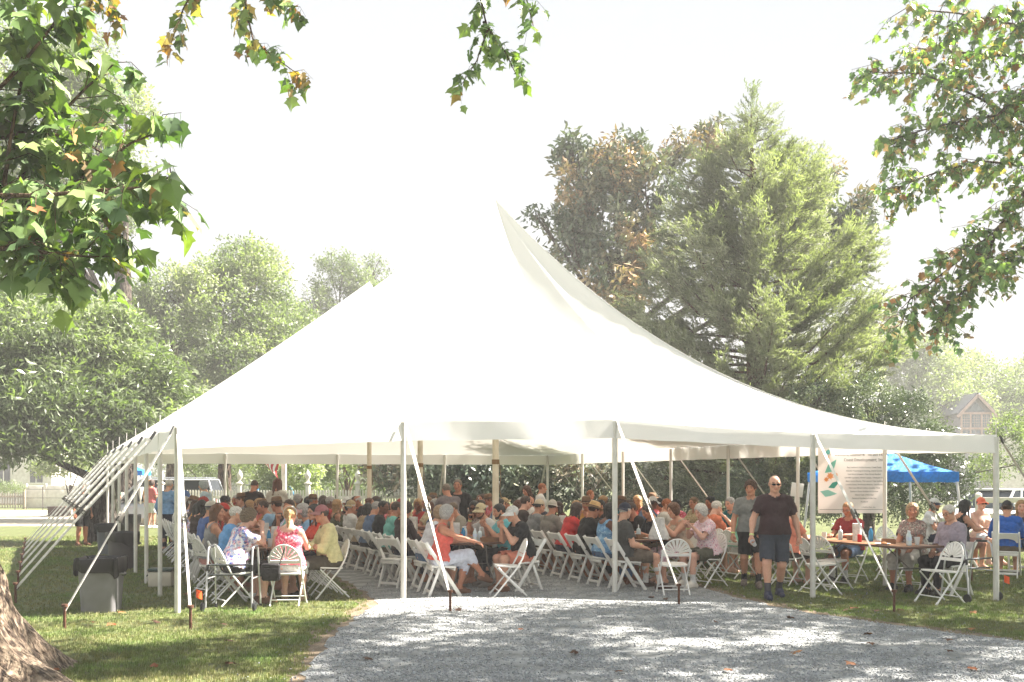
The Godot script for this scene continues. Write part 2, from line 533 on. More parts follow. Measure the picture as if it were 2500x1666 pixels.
	var strap_m := mat(Color(0.90, 0.89, 0.86), 0.7, "cloth")
	for i in 3:
		var p: Vector3 = peaks[i]
		var g := G(); g.tube([P(p.x, p.z, 0), P(p.x, p.z, 3.2), P(p.x, p.z, p.y - 0.4)], 0.055, 12)
		obj("center_pole", g, wood, tent, off)
		var b := G()
		b.tube([P(p.x, p.z, 1.98), P(p.x, p.z, 2.06)], 0.066, 12)
		b.tube([P(p.x + 0.06, p.z - 0.03, 2.03), P(p.x + 0.09, p.z - 0.04, 1.8), P(p.x + 0.07, p.z - 0.05, 1.55), P(p.x + 0.1, p.z - 0.05, 1.4)], 0.006, 5)
		obj("rope", b, mat(Color(0.5, 0.38, 0.24), 0.9), tent, off)
	var centre := Vector3(-1.9, 0, 20.6)
	for i in n_p:
		var p: Vector3 = eaves[i]
		var front := i < 5
		var g := G()
		g.tube([P(p.x, p.z, 0.0), P(p.x, p.z, p.y - 0.02)], 0.041 if front else 0.033, 10)
		var pole := obj("side_pole", g, white if front or i > 15 else alu, tent, off)
		var s := G(); s.tube([P(p.x, p.z, p.y - 0.02), P(p.x, p.z, p.y + 0.24)], 0.0055, 5)
		obj("pin", s, alu, pole, Transform3D())
		# guy strap out to the stake
		var dirs: Array = []
		var nxt: Vector3 = eaves[(i + 1) % n_p]; var prv: Vector3 = eaves[(i + n_p - 1) % n_p]
		for e in ([nxt - p, p - prv] if i in [0, 4, 11, 15] else [nxt - prv]):
			var o := Vector3(e.z, 0, -e.x).normalized()
			if o.dot(p - centre) < 0: o = -o
			dirs.append(o)
		if i == 1: dirs = [Vector3(0.47, 0, -0.88)]
		if i == 2: dirs = [Vector3(0.45, 0, -0.89)]
		if i == 3: dirs = [Vector3(0.37, 0, -0.93)]
		if i == 0: dirs = [Vector3(0.40, 0, -0.92), Vector3(-0.51, 0, -0.86)]
		if i == 4: dirs = [Vector3(0.86, 0, -0.5), Vector3(0.97, 0, 0.25)]
		for dk in dirs.size():
			var o: Vector3 = dirs[dk]
			var far := 1.62 if front else 1.9
			var q := p + o * far
			var head := P(p.x, p.z, p.y - 0.03) + Vector3(o.x, 0, -o.z) * 0.06
			var foot := P(q.x, q.z, 0.24)
			var side := Vector3(o.z, 0, o.x)
			if i > 15: side = Vector3(o.z, 0, o.x).cross((foot - head).normalized()).rotated((foot - head).normalized(), 0.35)
			var g2 := G()
			var w := 0.048 if front else 0.052
			var mid := head.lerp(foot, 0.52)
			webbing(g2, head.lerp(foot, 0.04), mid, w, side)
			webbing(g2, mid, foot + Vector3.DOWN * 0.04, w * 0.62, side)
			var st := obj("guy_strap", g2, strap_m, tent, off)
			var hk := G(); webbing(hk, head + Vector3.UP * 0.03, head.lerp(foot, 0.04), w * 0.8, side)
			obj("strap_loop", hk, dark if not front or i == 4 else mat(Color(0.5, 0.5, 0.5), 0.6), st)
			var rt := G()
			var dn := (foot - head).normalized()
			var bx := Basis(side, dn.cross(side), dn)
			for sx in [-1, 1]: rt.box(Vector3(0.008, 0.05, 0.13), Transform3D(bx, mid + side * sx * (w * 0.58)), 0.002)
			rt.tube([mid - side * w * 0.6, mid + side * w * 0.6], 0.013, 8)
			rt.tube([mid + dn * 0.05 - side * w * 0.6, mid + dn * 0.05 + side * w * 0.6], 0.008, 8)
			rt.bar(mid + bx.y * 0.02 - dn * 0.05, mid + bx.y * 0.045 + dn * 0.06, w * 0.9, 0.005, bx.y)
			obj("ratchet", rt, mat(Color(0.45, 0.44, 0.42), 0.4, "", 0.8), st)
			# stake
			var sk := thing("tent_stake", "", "stake", P(q.x, q.z), rnd(0, 1), "stakes round the tent")
			var sg := G()
			sg.tube([Vector3(0, -0.2, 0), Vector3(0, 0.26, 0)], 0.017, 9)
			obj("shaft", sg, rust, sk)
			var hd := G()
			hd.tube([Vector3(0, 0.255, 0), Vector3(0, 0.285, 0)], 0.035, 10)
			obj("head", hd, rust, sk)
			var where: String
			if front:
				where = ["front left corner pole", "second front pole from the left", "middle front pole", "second front pole from the right", "front right corner pole"][i]
				if i in [0, 4]: where += [", nearer the camera", ", on its outer side"][dk]
				where = "rusty steel stake holding the strap of the " + where
			elif i < 11: where = "%s rusty steel stake from the front on the right side of the tent" % NTH[i - 4]
			elif i < 16: where = "rusty steel stake behind the tent, %s from the right%s" % [NTH[i - 10], [", first strap", ", second strap"][dk] if i in [11, 15] else ""]
			else: where = "rusty steel stake on the left side of the tent, %s from the front" % NTH[n_p - i]
			tag(sk, where, "")

# ---------- trees ----------
var clumps := {}
func clump(kind: String) -> ArrayMesh:   # a tuft of separate leaves, about 1 m across before scaling
	if clumps.has(kind): return clumps[kind]
	var g := G()
	var spec: Array = {"fine": [46, 0.20, 0.42], "broad": [34, 0.26, 0.55], "leathery": [26, 0.34, 0.36], "long": [44, 0.30, 0.24], "spray": [60, 0.20, 0.22]}[kind]
	for i in spec[0]:
		var p: Vector3
		var dir: Vector3
		if kind == "spray":   # a plume of juniper twigs: pointed, drooping a little
			var t := rng.randf()
			p = Vector3(0, 0, t) + Vector3(rng.randfn(), rng.randfn() * 0.55, 0) * 0.17 * (1.05 - t)
			dir = (Vector3(rng.randfn() * 0.5, rng.randfn() * 0.4 + 0.25, 1.0)).normalized()
		elif kind == "leathery":   # whorls of stiff leaves
			var w := rdir() * pow(rng.randf(), 0.4) * 0.42
			dir = rdir(); p = w + dir * 0.1
		else:
			p = rdir() * pow(rng.randf(), 0.45) * 0.5
			dir = (rdir() + p * 1.2 + (Vector3.DOWN * 0.7 if kind == "long" else Vector3.ZERO)).normalized()
		var side := dir.cross(rdir()).normalized()
		var nn := side.cross(dir).normalized()
		if nn.y < 0 and kind != "long": nn = -nn
		var L: float = spec[1] * rnd(0.7, 1.25)
		var w: float = L * spec[2] * 0.5
		var soft := (nn + p * 0.9).normalized()
		g.col = Color(1, 1, 1) * rnd(0.72, 1.2)
		var q := [g.vert(p, soft), g.vert(p + dir * L * 0.5 + side * w, soft), g.vert(p + dir * L - nn * L * 0.12, soft), g.vert(p + dir * L * 0.5 - side * w, soft)]
		g.tri(q[0], q[1], q[2]); g.tri(q[0], q[2], q[3])
	clumps[kind] = g.mesh()
	return clumps[kind]
var leaf_mats := {}
func leaf_mat(rough := 0.55, back := 0.6) -> StandardMaterial3D:
	var key := "%.2f %.2f" % [rough, back]
	if leaf_mats.has(key): return leaf_mats[key]
	var m := StandardMaterial3D.new()
	m.vertex_color_use_as_albedo = true; m.roughness = rough
	m.backlight_enabled = true; m.backlight = Color(back * 0.9, back, back * 0.55)
	leaf_mats[key] = m
	return m
func bark(col: Color) -> StandardMaterial3D:
	var key := "bark" + col.to_html()
	if mats.has(key): return mats[key]
	var m := StandardMaterial3D.new()
	m.albedo_color = col
	m.albedo_texture = noise_tex("bark", 0.02, Color(0.45, 0.42, 0.40), Color(1, 1, 1), 5, 256)
	m.uv1_triplanar = true; m.uv1_scale = Vector3(2.2, 0.55, 2.2)
	m.heightmap_enabled = true; m.heightmap_texture = noise_tex("bark_h", 0.03, Color.BLACK, Color.WHITE, 4, 256); m.heightmap_scale = 3.0
	m.roughness = 0.95
	mats[key] = m
	return m
# blobs: [x, y, d, rx, ry] lumps of the crown; cols: leaf colours (linear); per: clumps per square metre of lump; size: clump size
func leafy(parent: Node, called: String, blobs: Array, kind: String, cols: Array, per: float, size: float, m: Material, gap := -0.25, thick := 0.8) -> Node:
	var xs: Array = []; var cs: Array = []
	var f := FastNoiseLite.new(); f.seed = rng.randi() % 1000; f.frequency = 0.35 / size
	for b in blobs:
		var rz: float = b[3] * thick
		var area: float = 4.0 * PI * (b[3] * b[4] + b[3] * rz + b[4] * rz) / 3.0
		for i in int(area * per):
			var o := rdir() * pow(rng.randf(), 0.28)
			var p := P(b[0], b[2], b[1]) + Vector3(o.x * b[3], o.y * b[4], o.z * rz)
			if f.get_noise_3dv(p) < gap or p.y < 0.15: continue
			var s := size * rnd(0.65, 1.3)
			xs.append(Transform3D(rbasis().scaled(Vector3.ONE * s), p))
			var t := clampf(f.get_noise_3dv(p * 0.6 + Vector3.ONE * 50) * 0.9 + 0.5 + rnd(-0.3, 0.3), 0, 0.999)
			var k := t * (cols.size() - 1)
			cs.append((cols[int(k)] as Color).lerp(cols[int(k) + 1], k - int(k)) * rnd(0.8, 1.2))
	return many(called, clump(kind), xs, cs, m, parent)
func tree(called: String, label: String, at: Array, trunk_h: float, trunk_r: float, bark_col: Color, blobs: Array, kind: String, cols: Array, per: float, size: float, m: Material, gap := -0.25, thick := 0.8, group := "") -> Node3D:
	var t := thing(called, label, "tree", P(at[0], at[1]), 0, group)
	var off := Transform3D(Basis(), -t.position)
	var g := G()
	var foot := P(at[0], at[1])
	var top := foot + Vector3(rnd(-0.3, 0.3), trunk_h, rnd(-0.3, 0.3))
	g.tube([foot + Vector3.DOWN * 0.1, foot + Vector3.UP * 0.25, foot.lerp(top, 0.4) + Vector3(rnd(-0.1, 0.1), 0, 0), top], [trunk_r * 1.5, trunk_r * 1.12, trunk_r * 0.9, trunk_r * 0.6], 12)
	obj("trunk", g, bark(bark_col), t, off)
	var l := G()
	for b in blobs:
		var c := P(b[0], b[2], b[1])
		var from := foot.lerp(top, clampf((c.y - 1.0) / maxf(trunk_h, 0.1) * 0.6, 0.35, 1.0))
		var mid := from.lerp(c, 0.5) + Vector3(rnd(-0.3, 0.3), rnd(0.0, 0.5), rnd(-0.3, 0.3))
		l.tube([from, mid, c], [trunk_r * 0.38, trunk_r * 0.22, trunk_r * 0.08], 6, false)
		for k in 5:
			var o := rdir()
			var e := c + Vector3(o.x * b[3], absf(o.y) * b[4] * 0.9, o.z * b[3] * thick) * 0.9
			l.tube([mid.lerp(c, rnd(0.2, 1.0)), c.lerp(e, 0.5) + rdir() * 0.15, e], [trunk_r * 0.10, trunk_r * 0.06, trunk_r * 0.02], 4, false)
	obj("limb", l, bark(bark_col), t, off).set_meta("kind", "stuff")
	leafy(t, "crown", blobs, kind, cols, per, size, m, gap, thick).transform = off
	return t

# --- sycamore: twigs with separate lobed leaves ---
var syc := {}
func sycamore_leaf(kind := 0) -> ArrayMesh:
	if syc.has(kind): return syc[kind]
	var curl: float = [-0.30, -0.62, -0.12, -0.45][kind]; var cup: float = [-0.22, 0.35, -0.5, -0.05][kind]
	var g := G()
	var out := [Vector2(0, 0), Vector2(0.16, -0.06), Vector2(0.42, 0.10), Vector2(0.30, 0.22), Vector2(0.52, 0.46), Vector2(0.34, 0.50), Vector2(0.24, 0.62), Vector2(0.12, 0.78), Vector2(0, 1.0)]
	for s in [-1.0, 1.0]:
		var b := g.v.size()
		for i in out.size():
			var q: Vector2 = out[i]
			var x: float = q.x * s
			var drop: float = curl * q.y * q.y + cup * absf(q.x) * (1.0 + 0.3 * s) + 0.07 * sin(q.y * 9.0 + s + kind * 2.0)
			g.vert(Vector3(x, drop, q.y), Vector3(-0.35 * s, 1.0, 0.28 * q.y).normalized())
		var c := g.vert(Vector3(0, -0.04, 0.42), Vector3(-0.1 * s, 1, 0.1).normalized())
		for i in out.size() - 1: g.tri(c, b + i, b + i + 1)
	g.tube([Vector3(0, 0, 0), Vector3(0, 0.08, -0.18), Vector3(0, 0.06, -0.34)], 0.012, 3, false)
	syc[kind] = g.mesh()
	return syc[kind]
var leaf_tones := [Color(0.106, 0.180, 0.062), Color(0.147, 0.234, 0.085), Color(0.088, 0.149, 0.066), Color(0.209, 0.279, 0.104), Color(0.178, 0.256, 0.095)]
var dry_tones := [Color(0.381, 0.254, 0.111), Color(0.289, 0.139, 0.064), Color(0.464, 0.359, 0.164), Color(0.221, 0.161, 0.086)]
# paths: polylines of Vector3; grows twigs of LEN metres along them and hangs leaves on the twigs; the first KEEP leaves are parts, the rest one mass
func sprigs(t: Node3D, paths: Array, twigs: int, len: float, per_twig: int, leaf: float, keep: int, dry: float, bark_col: Color, r0: float, spread := 1.0, pale := 1.0) -> void:
	var off := Transform3D(Basis(), -t.position)
	var wood := G()
	var places: Array = []
	for path in paths:
		var rr: Array = []
		for i in path.size(): rr.append(r0 * (1.0 - 0.75 * i / (path.size() - 1.0)))
		var br := G(); br.tube(path, rr, 7, false)
		obj("branch", br, bark(bark_col), t, off)
		var total := 0.0
		for i in path.size() - 1: total += path[i].distance_to(path[i + 1])
		var cnt := maxi(2, int(twigs * total))
		for k in cnt:
			var s := (k + rng.randf()) / cnt * total
			var i := 0
			while i < path.size() - 2 and s > path[i].distance_to(path[i + 1]):
				s -= path[i].distance_to(path[i + 1]); i += 1
			var seg: Vector3 = path[i + 1] - path[i]
			var a: Vector3 = path[i] + seg.normalized() * minf(s, seg.length())
			var d := (seg.normalized() * 0.6 + rdir() * spread + Vector3.DOWN * 0.15).normalized()
			var L := len * rnd(0.5, 1.2)
			var m1 := a + d * L * 0.5 + Vector3.UP * 0.04
			var e := a + d * L + Vector3.DOWN * L * 0.22
			wood.tube([a, m1, e], [r0 * 0.22, r0 * 0.14, r0 * 0.08], 4, false)
			for q in per_twig:
				var w := 0.25 + 0.75 * (q + rng.randf()) / per_twig
				var p := (a.lerp(m1, w * 2.0) if w < 0.5 else m1.lerp(e, w * 2.0 - 1.0))
				var yaw := rnd(0, TAU)
				var bs := Basis(Vector3.UP, yaw) * Basis(Vector3.RIGHT, rnd(0.1, 1.35)) * Basis(Vector3.BACK, rnd(-0.6, 0.6))
				var sc := leaf * rnd(0.6, 1.15)
				p += bs * Vector3(0, 0, 0.34 * sc)
				places.append([Transform3D(bs.scaled_local(Vector3(sc * rnd(0.85, 1.15), sc, sc)), p), rng.randf() < dry])
	obj("twigs", wood, bark(bark_col), t, off).set_meta("kind", "stuff")
	var lm: Array = []
	for c in leaf_tones + dry_tones:
		var m := StandardMaterial3D.new()
		m.albedo_color = ((c as Color) * pale).linear_to_srgb(); m.roughness = 0.42
		m.albedo_texture = noise_tex("leaf_blade", 0.03, Color(0.78, 0.78, 0.74), Color(1, 1, 1), 4, 128)
		m.uv1_triplanar = true; m.uv1_scale = Vector3.ONE * 0.8
		m.backlight_enabled = true; m.backlight = Color(0.95, 1.0, 0.5)
		lm.append(m)
	var xs: Array = []; var cs: Array = []
	for i in places.size():
		var j := rng.randi() % (i + 1)
		var tmp = places[i]; places[i] = places[j]; places[j] = tmp
	for i in places.size():
		var pl = places[i]
		var k := (leaf_tones.size() + rng.randi() % dry_tones.size()) if pl[1] else rng.randi() % leaf_tones.size()
		if i < keep:
			obj("leaf", sycamore_leaf(i % 4), lm[k], t, off * pl[0])
		else:
			xs.append(pl[0]); cs.append((leaf_tones + dry_tones)[k] * rnd(0.85, 1.2) * pale)
	if xs.size(): many("foliage", sycamore_leaf(), xs, cs, leaf_mat(0.42, 0.8), t).transform = off

func build_trees() -> void:
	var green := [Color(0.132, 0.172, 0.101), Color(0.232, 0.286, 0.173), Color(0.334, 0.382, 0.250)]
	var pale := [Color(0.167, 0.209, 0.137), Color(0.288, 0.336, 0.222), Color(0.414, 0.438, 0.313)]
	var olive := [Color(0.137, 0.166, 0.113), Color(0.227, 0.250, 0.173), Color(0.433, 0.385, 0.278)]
	var shiny := leaf_mat(0.30, 1.0)
	var soft := leaf_mat(0.5, 1.0)
	var grey := Color(0.40, 0.36, 0.32)
	# willow oak at the left, its drooping boughs in the sun
	tree("willow_oak", "spreading sunlit willow oak with drooping boughs left of the tent", [-11.3, 27.5], 4.6, 0.38, Color(0.393, 0.366, 0.346),
		[[-14.58, 4.59, 27, 1.77, 2.01], [-12.69, 5.23, 26.5, 1.39, 1.27], [-12.34, 3.69, 26, 1.36, 1.14], [-11.61, 5.24, 27.5, 1.44, 1.26], [-11.1, 3.76, 27, 1.18, 1.06], [-10.35, 4.57, 28, 1.16, 0.98], [-9.61, 3.78, 28, 0.86, 0.61], [-12.88, 2.81, 25.5, 1.06, 0.58], [-9.04, 3.06, 27, 0.83, 0.71], [-13.65, 6.41, 28, 1.47, 0.86], [-11.33, 6.1, 28, 1.1, 0.73], [-10.33, 3.12, 27, 0.83, 0.65], [-11.65, 2.78, 26, 0.91, 0.57], [-15.61, 6.65, 28, 1.47, 1.35]], "long", green, 12.0, 0.66, shiny, -0.28)
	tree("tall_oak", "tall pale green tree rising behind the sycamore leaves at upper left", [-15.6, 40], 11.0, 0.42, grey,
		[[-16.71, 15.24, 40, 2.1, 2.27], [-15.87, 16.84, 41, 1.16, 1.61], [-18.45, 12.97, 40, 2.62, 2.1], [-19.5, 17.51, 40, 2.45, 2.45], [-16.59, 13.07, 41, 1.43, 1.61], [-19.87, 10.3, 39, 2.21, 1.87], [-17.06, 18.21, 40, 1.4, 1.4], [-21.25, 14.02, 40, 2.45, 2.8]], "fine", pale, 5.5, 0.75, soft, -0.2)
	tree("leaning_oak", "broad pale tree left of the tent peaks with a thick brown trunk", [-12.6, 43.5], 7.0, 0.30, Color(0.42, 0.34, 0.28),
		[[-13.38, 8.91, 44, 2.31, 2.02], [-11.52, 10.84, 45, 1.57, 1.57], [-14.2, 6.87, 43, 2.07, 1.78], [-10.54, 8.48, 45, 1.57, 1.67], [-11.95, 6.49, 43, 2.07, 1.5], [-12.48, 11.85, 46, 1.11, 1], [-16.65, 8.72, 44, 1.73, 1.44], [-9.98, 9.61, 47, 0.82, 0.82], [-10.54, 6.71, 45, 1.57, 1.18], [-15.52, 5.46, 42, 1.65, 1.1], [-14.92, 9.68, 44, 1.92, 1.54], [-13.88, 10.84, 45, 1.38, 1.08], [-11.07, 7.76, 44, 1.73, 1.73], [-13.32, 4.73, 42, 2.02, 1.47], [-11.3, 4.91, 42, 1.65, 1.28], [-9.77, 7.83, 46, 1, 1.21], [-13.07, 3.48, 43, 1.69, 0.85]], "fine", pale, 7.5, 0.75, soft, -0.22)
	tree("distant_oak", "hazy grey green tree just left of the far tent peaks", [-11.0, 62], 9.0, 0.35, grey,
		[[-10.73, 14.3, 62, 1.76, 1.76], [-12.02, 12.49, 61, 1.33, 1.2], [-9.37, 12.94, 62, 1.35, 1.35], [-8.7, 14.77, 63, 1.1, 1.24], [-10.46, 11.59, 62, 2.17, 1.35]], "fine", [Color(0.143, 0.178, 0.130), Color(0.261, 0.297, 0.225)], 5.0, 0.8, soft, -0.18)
	# magnolia behind the cedar
	var mag := [Color(0.074, 0.108, 0.072), Color(0.121, 0.163, 0.107), Color(0.210, 0.228, 0.159), Color(0.462, 0.298, 0.179)]
	tree("magnolia", "big magnolia with leathery leaves and rusty undersides behind the cedar", [4.4, 37.5], 10.0, 0.36, grey,
		[[2.49, 12.77, 37, 1.13, 1.37], [4.02, 13.42, 37, 1.37, 1.13], [1.98, 10.39, 36.5, 1.2, 1.2], [3.62, 10.83, 37, 1.54, 1.54], [5.14, 12.43, 37.5, 1.31, 1.72], [0.88, 11.22, 36, 0.41, 0.38], [3.89, 8.8, 36.5, 1.28, 1.12], [6.37, 14.4, 38, 0.75, 0.75], [5.24, 9.86, 37, 1.13, 1.13], [2.17, 13.9, 37, 0.45, 0.65], [12.85, 10.75, 38, 1, 1.58], [13.43, 12.08, 38, 0.53, 0.75], [11.94, 13.07, 38, 0.75, 0.75], [13.68, 7.59, 38, 1, 0.75], [7.91, 14.9, 39, 1.02, 0.85], [11.34, 11.54, 38.5, 1.18, 1.18]], "leathery", mag, 6.0, 0.72, leaf_mat(0.3, 0.6), -0.16)
	tree("low_magnolia", "dark low magnolia whose skirts hang behind the back edge of the tent", [-1.5, 35], 3.0, 0.22, grey,
		[[-4.3, 2.01, 35, 0.84, 0.69], [-2.8, 1.93, 34.5, 1.21, 0.9], [-1.13, 1.85, 34, 1.26, 0.97], [0.36, 1.77, 34, 1.19, 1.04], [1.84, 1.77, 34, 1.11, 1.11], [3.23, 1.7, 34.5, 1.06, 1.13], [-0.41, 2.41, 36, 1.89, 0.94], [-2.84, 3.24, 37, 1.45, 0.97]], "leathery", [Color(0.057, 0.085, 0.060), Color(0.098, 0.131, 0.090), Color(0.161, 0.191, 0.138), Color(0.332, 0.273, 0.202)], 6.5, 0.62, leaf_mat(0.26, 0.4), -0.3)
	# cedar
	var ced := thing("red_cedar", "tall feathery red cedar with a pointed top right of the tent", "tree", P(7.6, 31))
	var off := Transform3D(Basis(), -ced.position)
	var g := G()
	g.tube([P(7.6, 31, -0.1), P(7.55, 31, 4), P(7.5, 31, 9), P(7.45, 31, 13.2)], [0.34, 0.26, 0.15, 0.02], 10)
	obj("trunk", g, bark(Color(0.45, 0.30, 0.22)), ced, off)
	var boughs := G(); var xs: Array = []; var cs: Array = []
	var ced_w := Curve.new(); ced_w.max_value = 6.0
	for q in [[0.0, 3.3], [0.31, 3.6], [0.45, 3.1], [0.57, 2.3], [0.68, 1.75], [0.76, 0.65], [0.86, 0.10], [1.0, 0.05]]: ced_w.add_point(Vector2(q[0], q[1]))
	for i in 150:
		var h := 0.8 + 12.2 * pow((i + 0.5) / 150.0, 0.9)
		var reach := ced_w.sample(h / 16.0) * rnd(0.70, 1.15) + 0.1
		if h < 3.0: reach *= 0.85 + 0.05 * h
		var az := i * 2.399 + rnd(-0.4, 0.4)
		var d := Vector3(cos(az), 0, sin(az))
		pass
		var a := Vector3(7.5, h, -31)
		var b := a + d * reach * 0.55 + Vector3.UP * reach * 0.06
		var e := a + d * reach + Vector3.UP * reach * rnd(0.15, 0.62)
		boughs.tube([a, b, e], [0.05 * reach / 4 + 0.012, 0.03 * reach / 4 + 0.01, 0.006], 5, false)
		var tone := Color(0.226, 0.243, 0.183).lerp(Color(0.377, 0.389, 0.309), rng.randf())
		for k in int(12 + reach * 15):
			var t := pow(rng.randf(), 0.6)
			var p := (a.lerp(b, t * 2) if t < 0.5 else b.lerp(e, t * 2 - 1)) + Vector3(rng.randfn(), rng.randfn() * 0.5, rng.randfn()) * 0.19 * (1.15 - t * 0.6)
			var dd := (d * 1.0 + Vector3.UP * rnd(0.1, 0.9) + rdir() * 0.7).normalized()
			var s := rnd(0.42, 0.85) * clampf((14.6 - h) / 4.5, 0.38, 1.0)
			xs.append(Transform3D(Basis.looking_at(-dd, Vector3.UP).scaled_local(Vector3(s * 0.9, s * 0.9, s)), p))
			cs.append(tone * rnd(0.75, 1.3))
	for i in 26:
		var h := rnd(12.4, 13.8)
		xs.append(Transform3D(Basis.looking_at(-(Vector3.UP + rdir() * 0.5).normalized(), Vector3.RIGHT).scaled_local(Vector3.ONE * 0.5), Vector3(7.45, h, -31) + rdir() * (14.1 - h) * 0.12))
		cs.append(Color(0.236, 0.271, 0.193))
	obj("bough", boughs, bark(Color(0.40, 0.28, 0.22)), ced, off).set_meta("kind", "stuff")
	many("crown", clump("spray"), xs, cs, leaf_mat(0.65, 0.9), ced).transform = off
	# shrubs and hedge behind the tent on the right
	tag(tree("holly", "dense glossy holly bush above the blue canopy", [10.2, 28.5], 3.0, 0.16, grey,
		[[8.61, 3.72, 28, 0.98, 0.86], [9.96, 3.84, 28, 1.1, 0.92], [11.06, 3.47, 28, 0.92, 0.73], [11.64, 2.78, 27.5, 0.6, 0.54], [11.34, 2.36, 27.5, 0.96, 0.72], [12.18, 1.76, 27.5, 0.54, 0.84], [10.62, 1.52, 27.5, 1.44, 0.96], [9.22, 1.52, 28, 1.22, 0.98]], "fine", [Color(0.078, 0.108, 0.073), Color(0.145, 0.187, 0.123), Color(0.227, 0.268, 0.185)], 14.0, 0.42, leaf_mat(0.25, 0.6), -0.4), "", "tree")
	tag(tree("clipped_holly", "smooth dark green hedge bush behind the banner", [8.2, 30], 2.0, 0.12, grey,
		[[7.27, 1.51, 29.5, 0.9, 1.16], [8.17, 1.51, 29.5, 0.97, 1.22], [8.92, 1.51, 29, 0.76, 1.14], [6.62, 1.12, 29.5, 0.64, 0.77]], "fine", [Color(0.094, 0.130, 0.084), Color(0.156, 0.198, 0.129)], 16.0, 0.36, leaf_mat(0.32, 0.5), -0.5), "", "bush")
	tag(tree("yew", "bushy brown flecked yew under the cedar skirts", [4.9, 31], 2.0, 0.14, Color(0.4, 0.27, 0.2),
		[[3.85, 1.63, 31, 0.81, 1.02], [4.93, 1.56, 31, 0.88, 1.02], [6.01, 1.56, 31, 0.81, 1.02], [4.25, 0.98, 30, 1.05, 0.66], [5.43, 0.91, 30, 1.05, 0.66]], "fine", [Color(0.097, 0.121, 0.080), Color(0.187, 0.204, 0.139), Color(0.367, 0.319, 0.247)], 11.0, 0.42, leaf_mat(0.5, 0.7), -0.3), "", "bush")
	# hazy trees at the right, beyond the house
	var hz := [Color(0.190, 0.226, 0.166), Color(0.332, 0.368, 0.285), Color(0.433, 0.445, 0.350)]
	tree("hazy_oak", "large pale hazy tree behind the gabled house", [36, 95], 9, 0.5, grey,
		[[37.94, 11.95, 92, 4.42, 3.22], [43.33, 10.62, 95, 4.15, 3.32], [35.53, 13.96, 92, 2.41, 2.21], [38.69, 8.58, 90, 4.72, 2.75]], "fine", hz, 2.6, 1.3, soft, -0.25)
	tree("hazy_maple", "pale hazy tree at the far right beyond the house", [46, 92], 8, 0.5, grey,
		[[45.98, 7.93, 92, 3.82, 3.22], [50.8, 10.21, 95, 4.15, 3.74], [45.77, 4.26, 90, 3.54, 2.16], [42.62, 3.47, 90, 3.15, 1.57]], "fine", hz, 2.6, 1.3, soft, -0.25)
	tag(tree("roadside_shrub", "pale leafy shrub right of the house by the parked cars", [14.2, 36], 1.6, 0.1, grey,
		[[18.65, 3.24, 37, 0.97, 0.97], [19.62, 2.43, 37, 1.13, 0.97], [18.08, 2.2, 38, 0.83, 0.75]], "fine", pale, 7.0, 0.5, soft, -0.2), "", "bush")
	# beyond the back fence
	var lit := [Color(0.194, 0.241, 0.145), Color(0.332, 0.380, 0.237), Color(0.482, 0.506, 0.351)]
	tree("dogwood", "bright sunlit dogwood seen beyond the back picket fence", [-9.6, 40], 2.2, 0.14, grey,
		[[-10.07, 2.31, 40, 0.87, 0.7], [-9.02, 2.4, 40, 1.05, 0.79], [-8.21, 1.87, 39.5, 0.86, 0.6], [-9.54, 1.61, 40, 0.87, 0.44]], "broad", lit, 7.0, 0.5, soft, -0.25)
	tree("crape_myrtle", "sunlit small tree right of the dogwood with several thin stems", [-7.0, 43], 2.4, 0.12, Color(0.55, 0.45, 0.36),
		[[-7.25, 2.36, 43, 1.03, 0.85], [-6.31, 2.55, 43, 0.85, 0.85], [-8.1, 2.17, 43, 0.75, 0.75]], "broad", lit, 5.0, 0.55, soft, -0.2)
	tag(tree("dark_shrub", "dark green shrub row behind the silver van", [-14.5, 46], 1.2, 0.12, grey,
		[[-14.99, 2.3, 46, 1, 0.7], [-13.79, 2.2, 46, 0.8, 0.6], [-12.58, 2.1, 46, 0.8, 0.5], [-8.96, 1.31, 45, 1.08, 0.39], [-6.21, 1.5, 45, 0.79, 0.59], [-7.39, 1.31, 45, 0.98, 0.43]], "fine", green, 6.0, 0.55, soft, -0.35), "", "bush")
	tree("poplar", "grey trunked tree beyond the fence at the back left corner of the tent", [-14.4, 42], 7.5, 0.28, Color(0.55, 0.50, 0.44),
		[[-16.07, 4.73, 42, 1.47, 1.1], [-14.79, 5.64, 42, 1.28, 0.92], [-14.42, 3.99, 42, 1.1, 0.73]], "fine", pale, 3.5, 0.7, soft, -0.2)
	tag(tree("light_shrub", "light green rounded shrub beyond the white panel fence", [-21.0, 47], 1.5, 0.1, grey,
		[[-21.07, 2.62, 47, 1.03, 0.62], [-19.94, 2.73, 47, 1.13, 0.78], [-22.09, 2.42, 47, 0.72, 0.51]], "broad", lit, 6.0, 0.5, soft, -0.35), "", "bush")
	tag(tree("clipped_hedge", "low dark clipped hedge behind the left picket fence", [-25.5, 45], 0.8, 0.08, grey,
		[[-22.73, 1.37, 45, 0.79, 0.22], [-23.91, 1.37, 45, 0.79, 0.22]], "fine", green, 14.0, 0.35, soft, -0.6), "", "hedge")
	# far woods all round, one mass
	var woods: Array = []
	for i: int in 58:
		var x: float = -130.0 + i * 4.6
		if x > -62 and x < -40: continue
		woods.append([x, rnd(1.5, 3.5), 108.0 + rnd(-4, 8), rnd(3.5, 5), rnd(3.0, 6.5)])
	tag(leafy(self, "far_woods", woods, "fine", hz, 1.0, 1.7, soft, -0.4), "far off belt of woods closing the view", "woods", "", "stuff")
	# --- sycamore at the left: huge pale trunk at the frame edge, big leaves near the camera ---
	var sy := thing("sycamore", "big sycamore with flared mottled trunk and large leaves at the left edge", "tree", P(-5.27, 8.2))
	var so := Transform3D(Basis(), -sy.position)
	var tk := G()
	var fl := FastNoiseLite.new(); fl.seed = 4; fl.frequency = 1.3
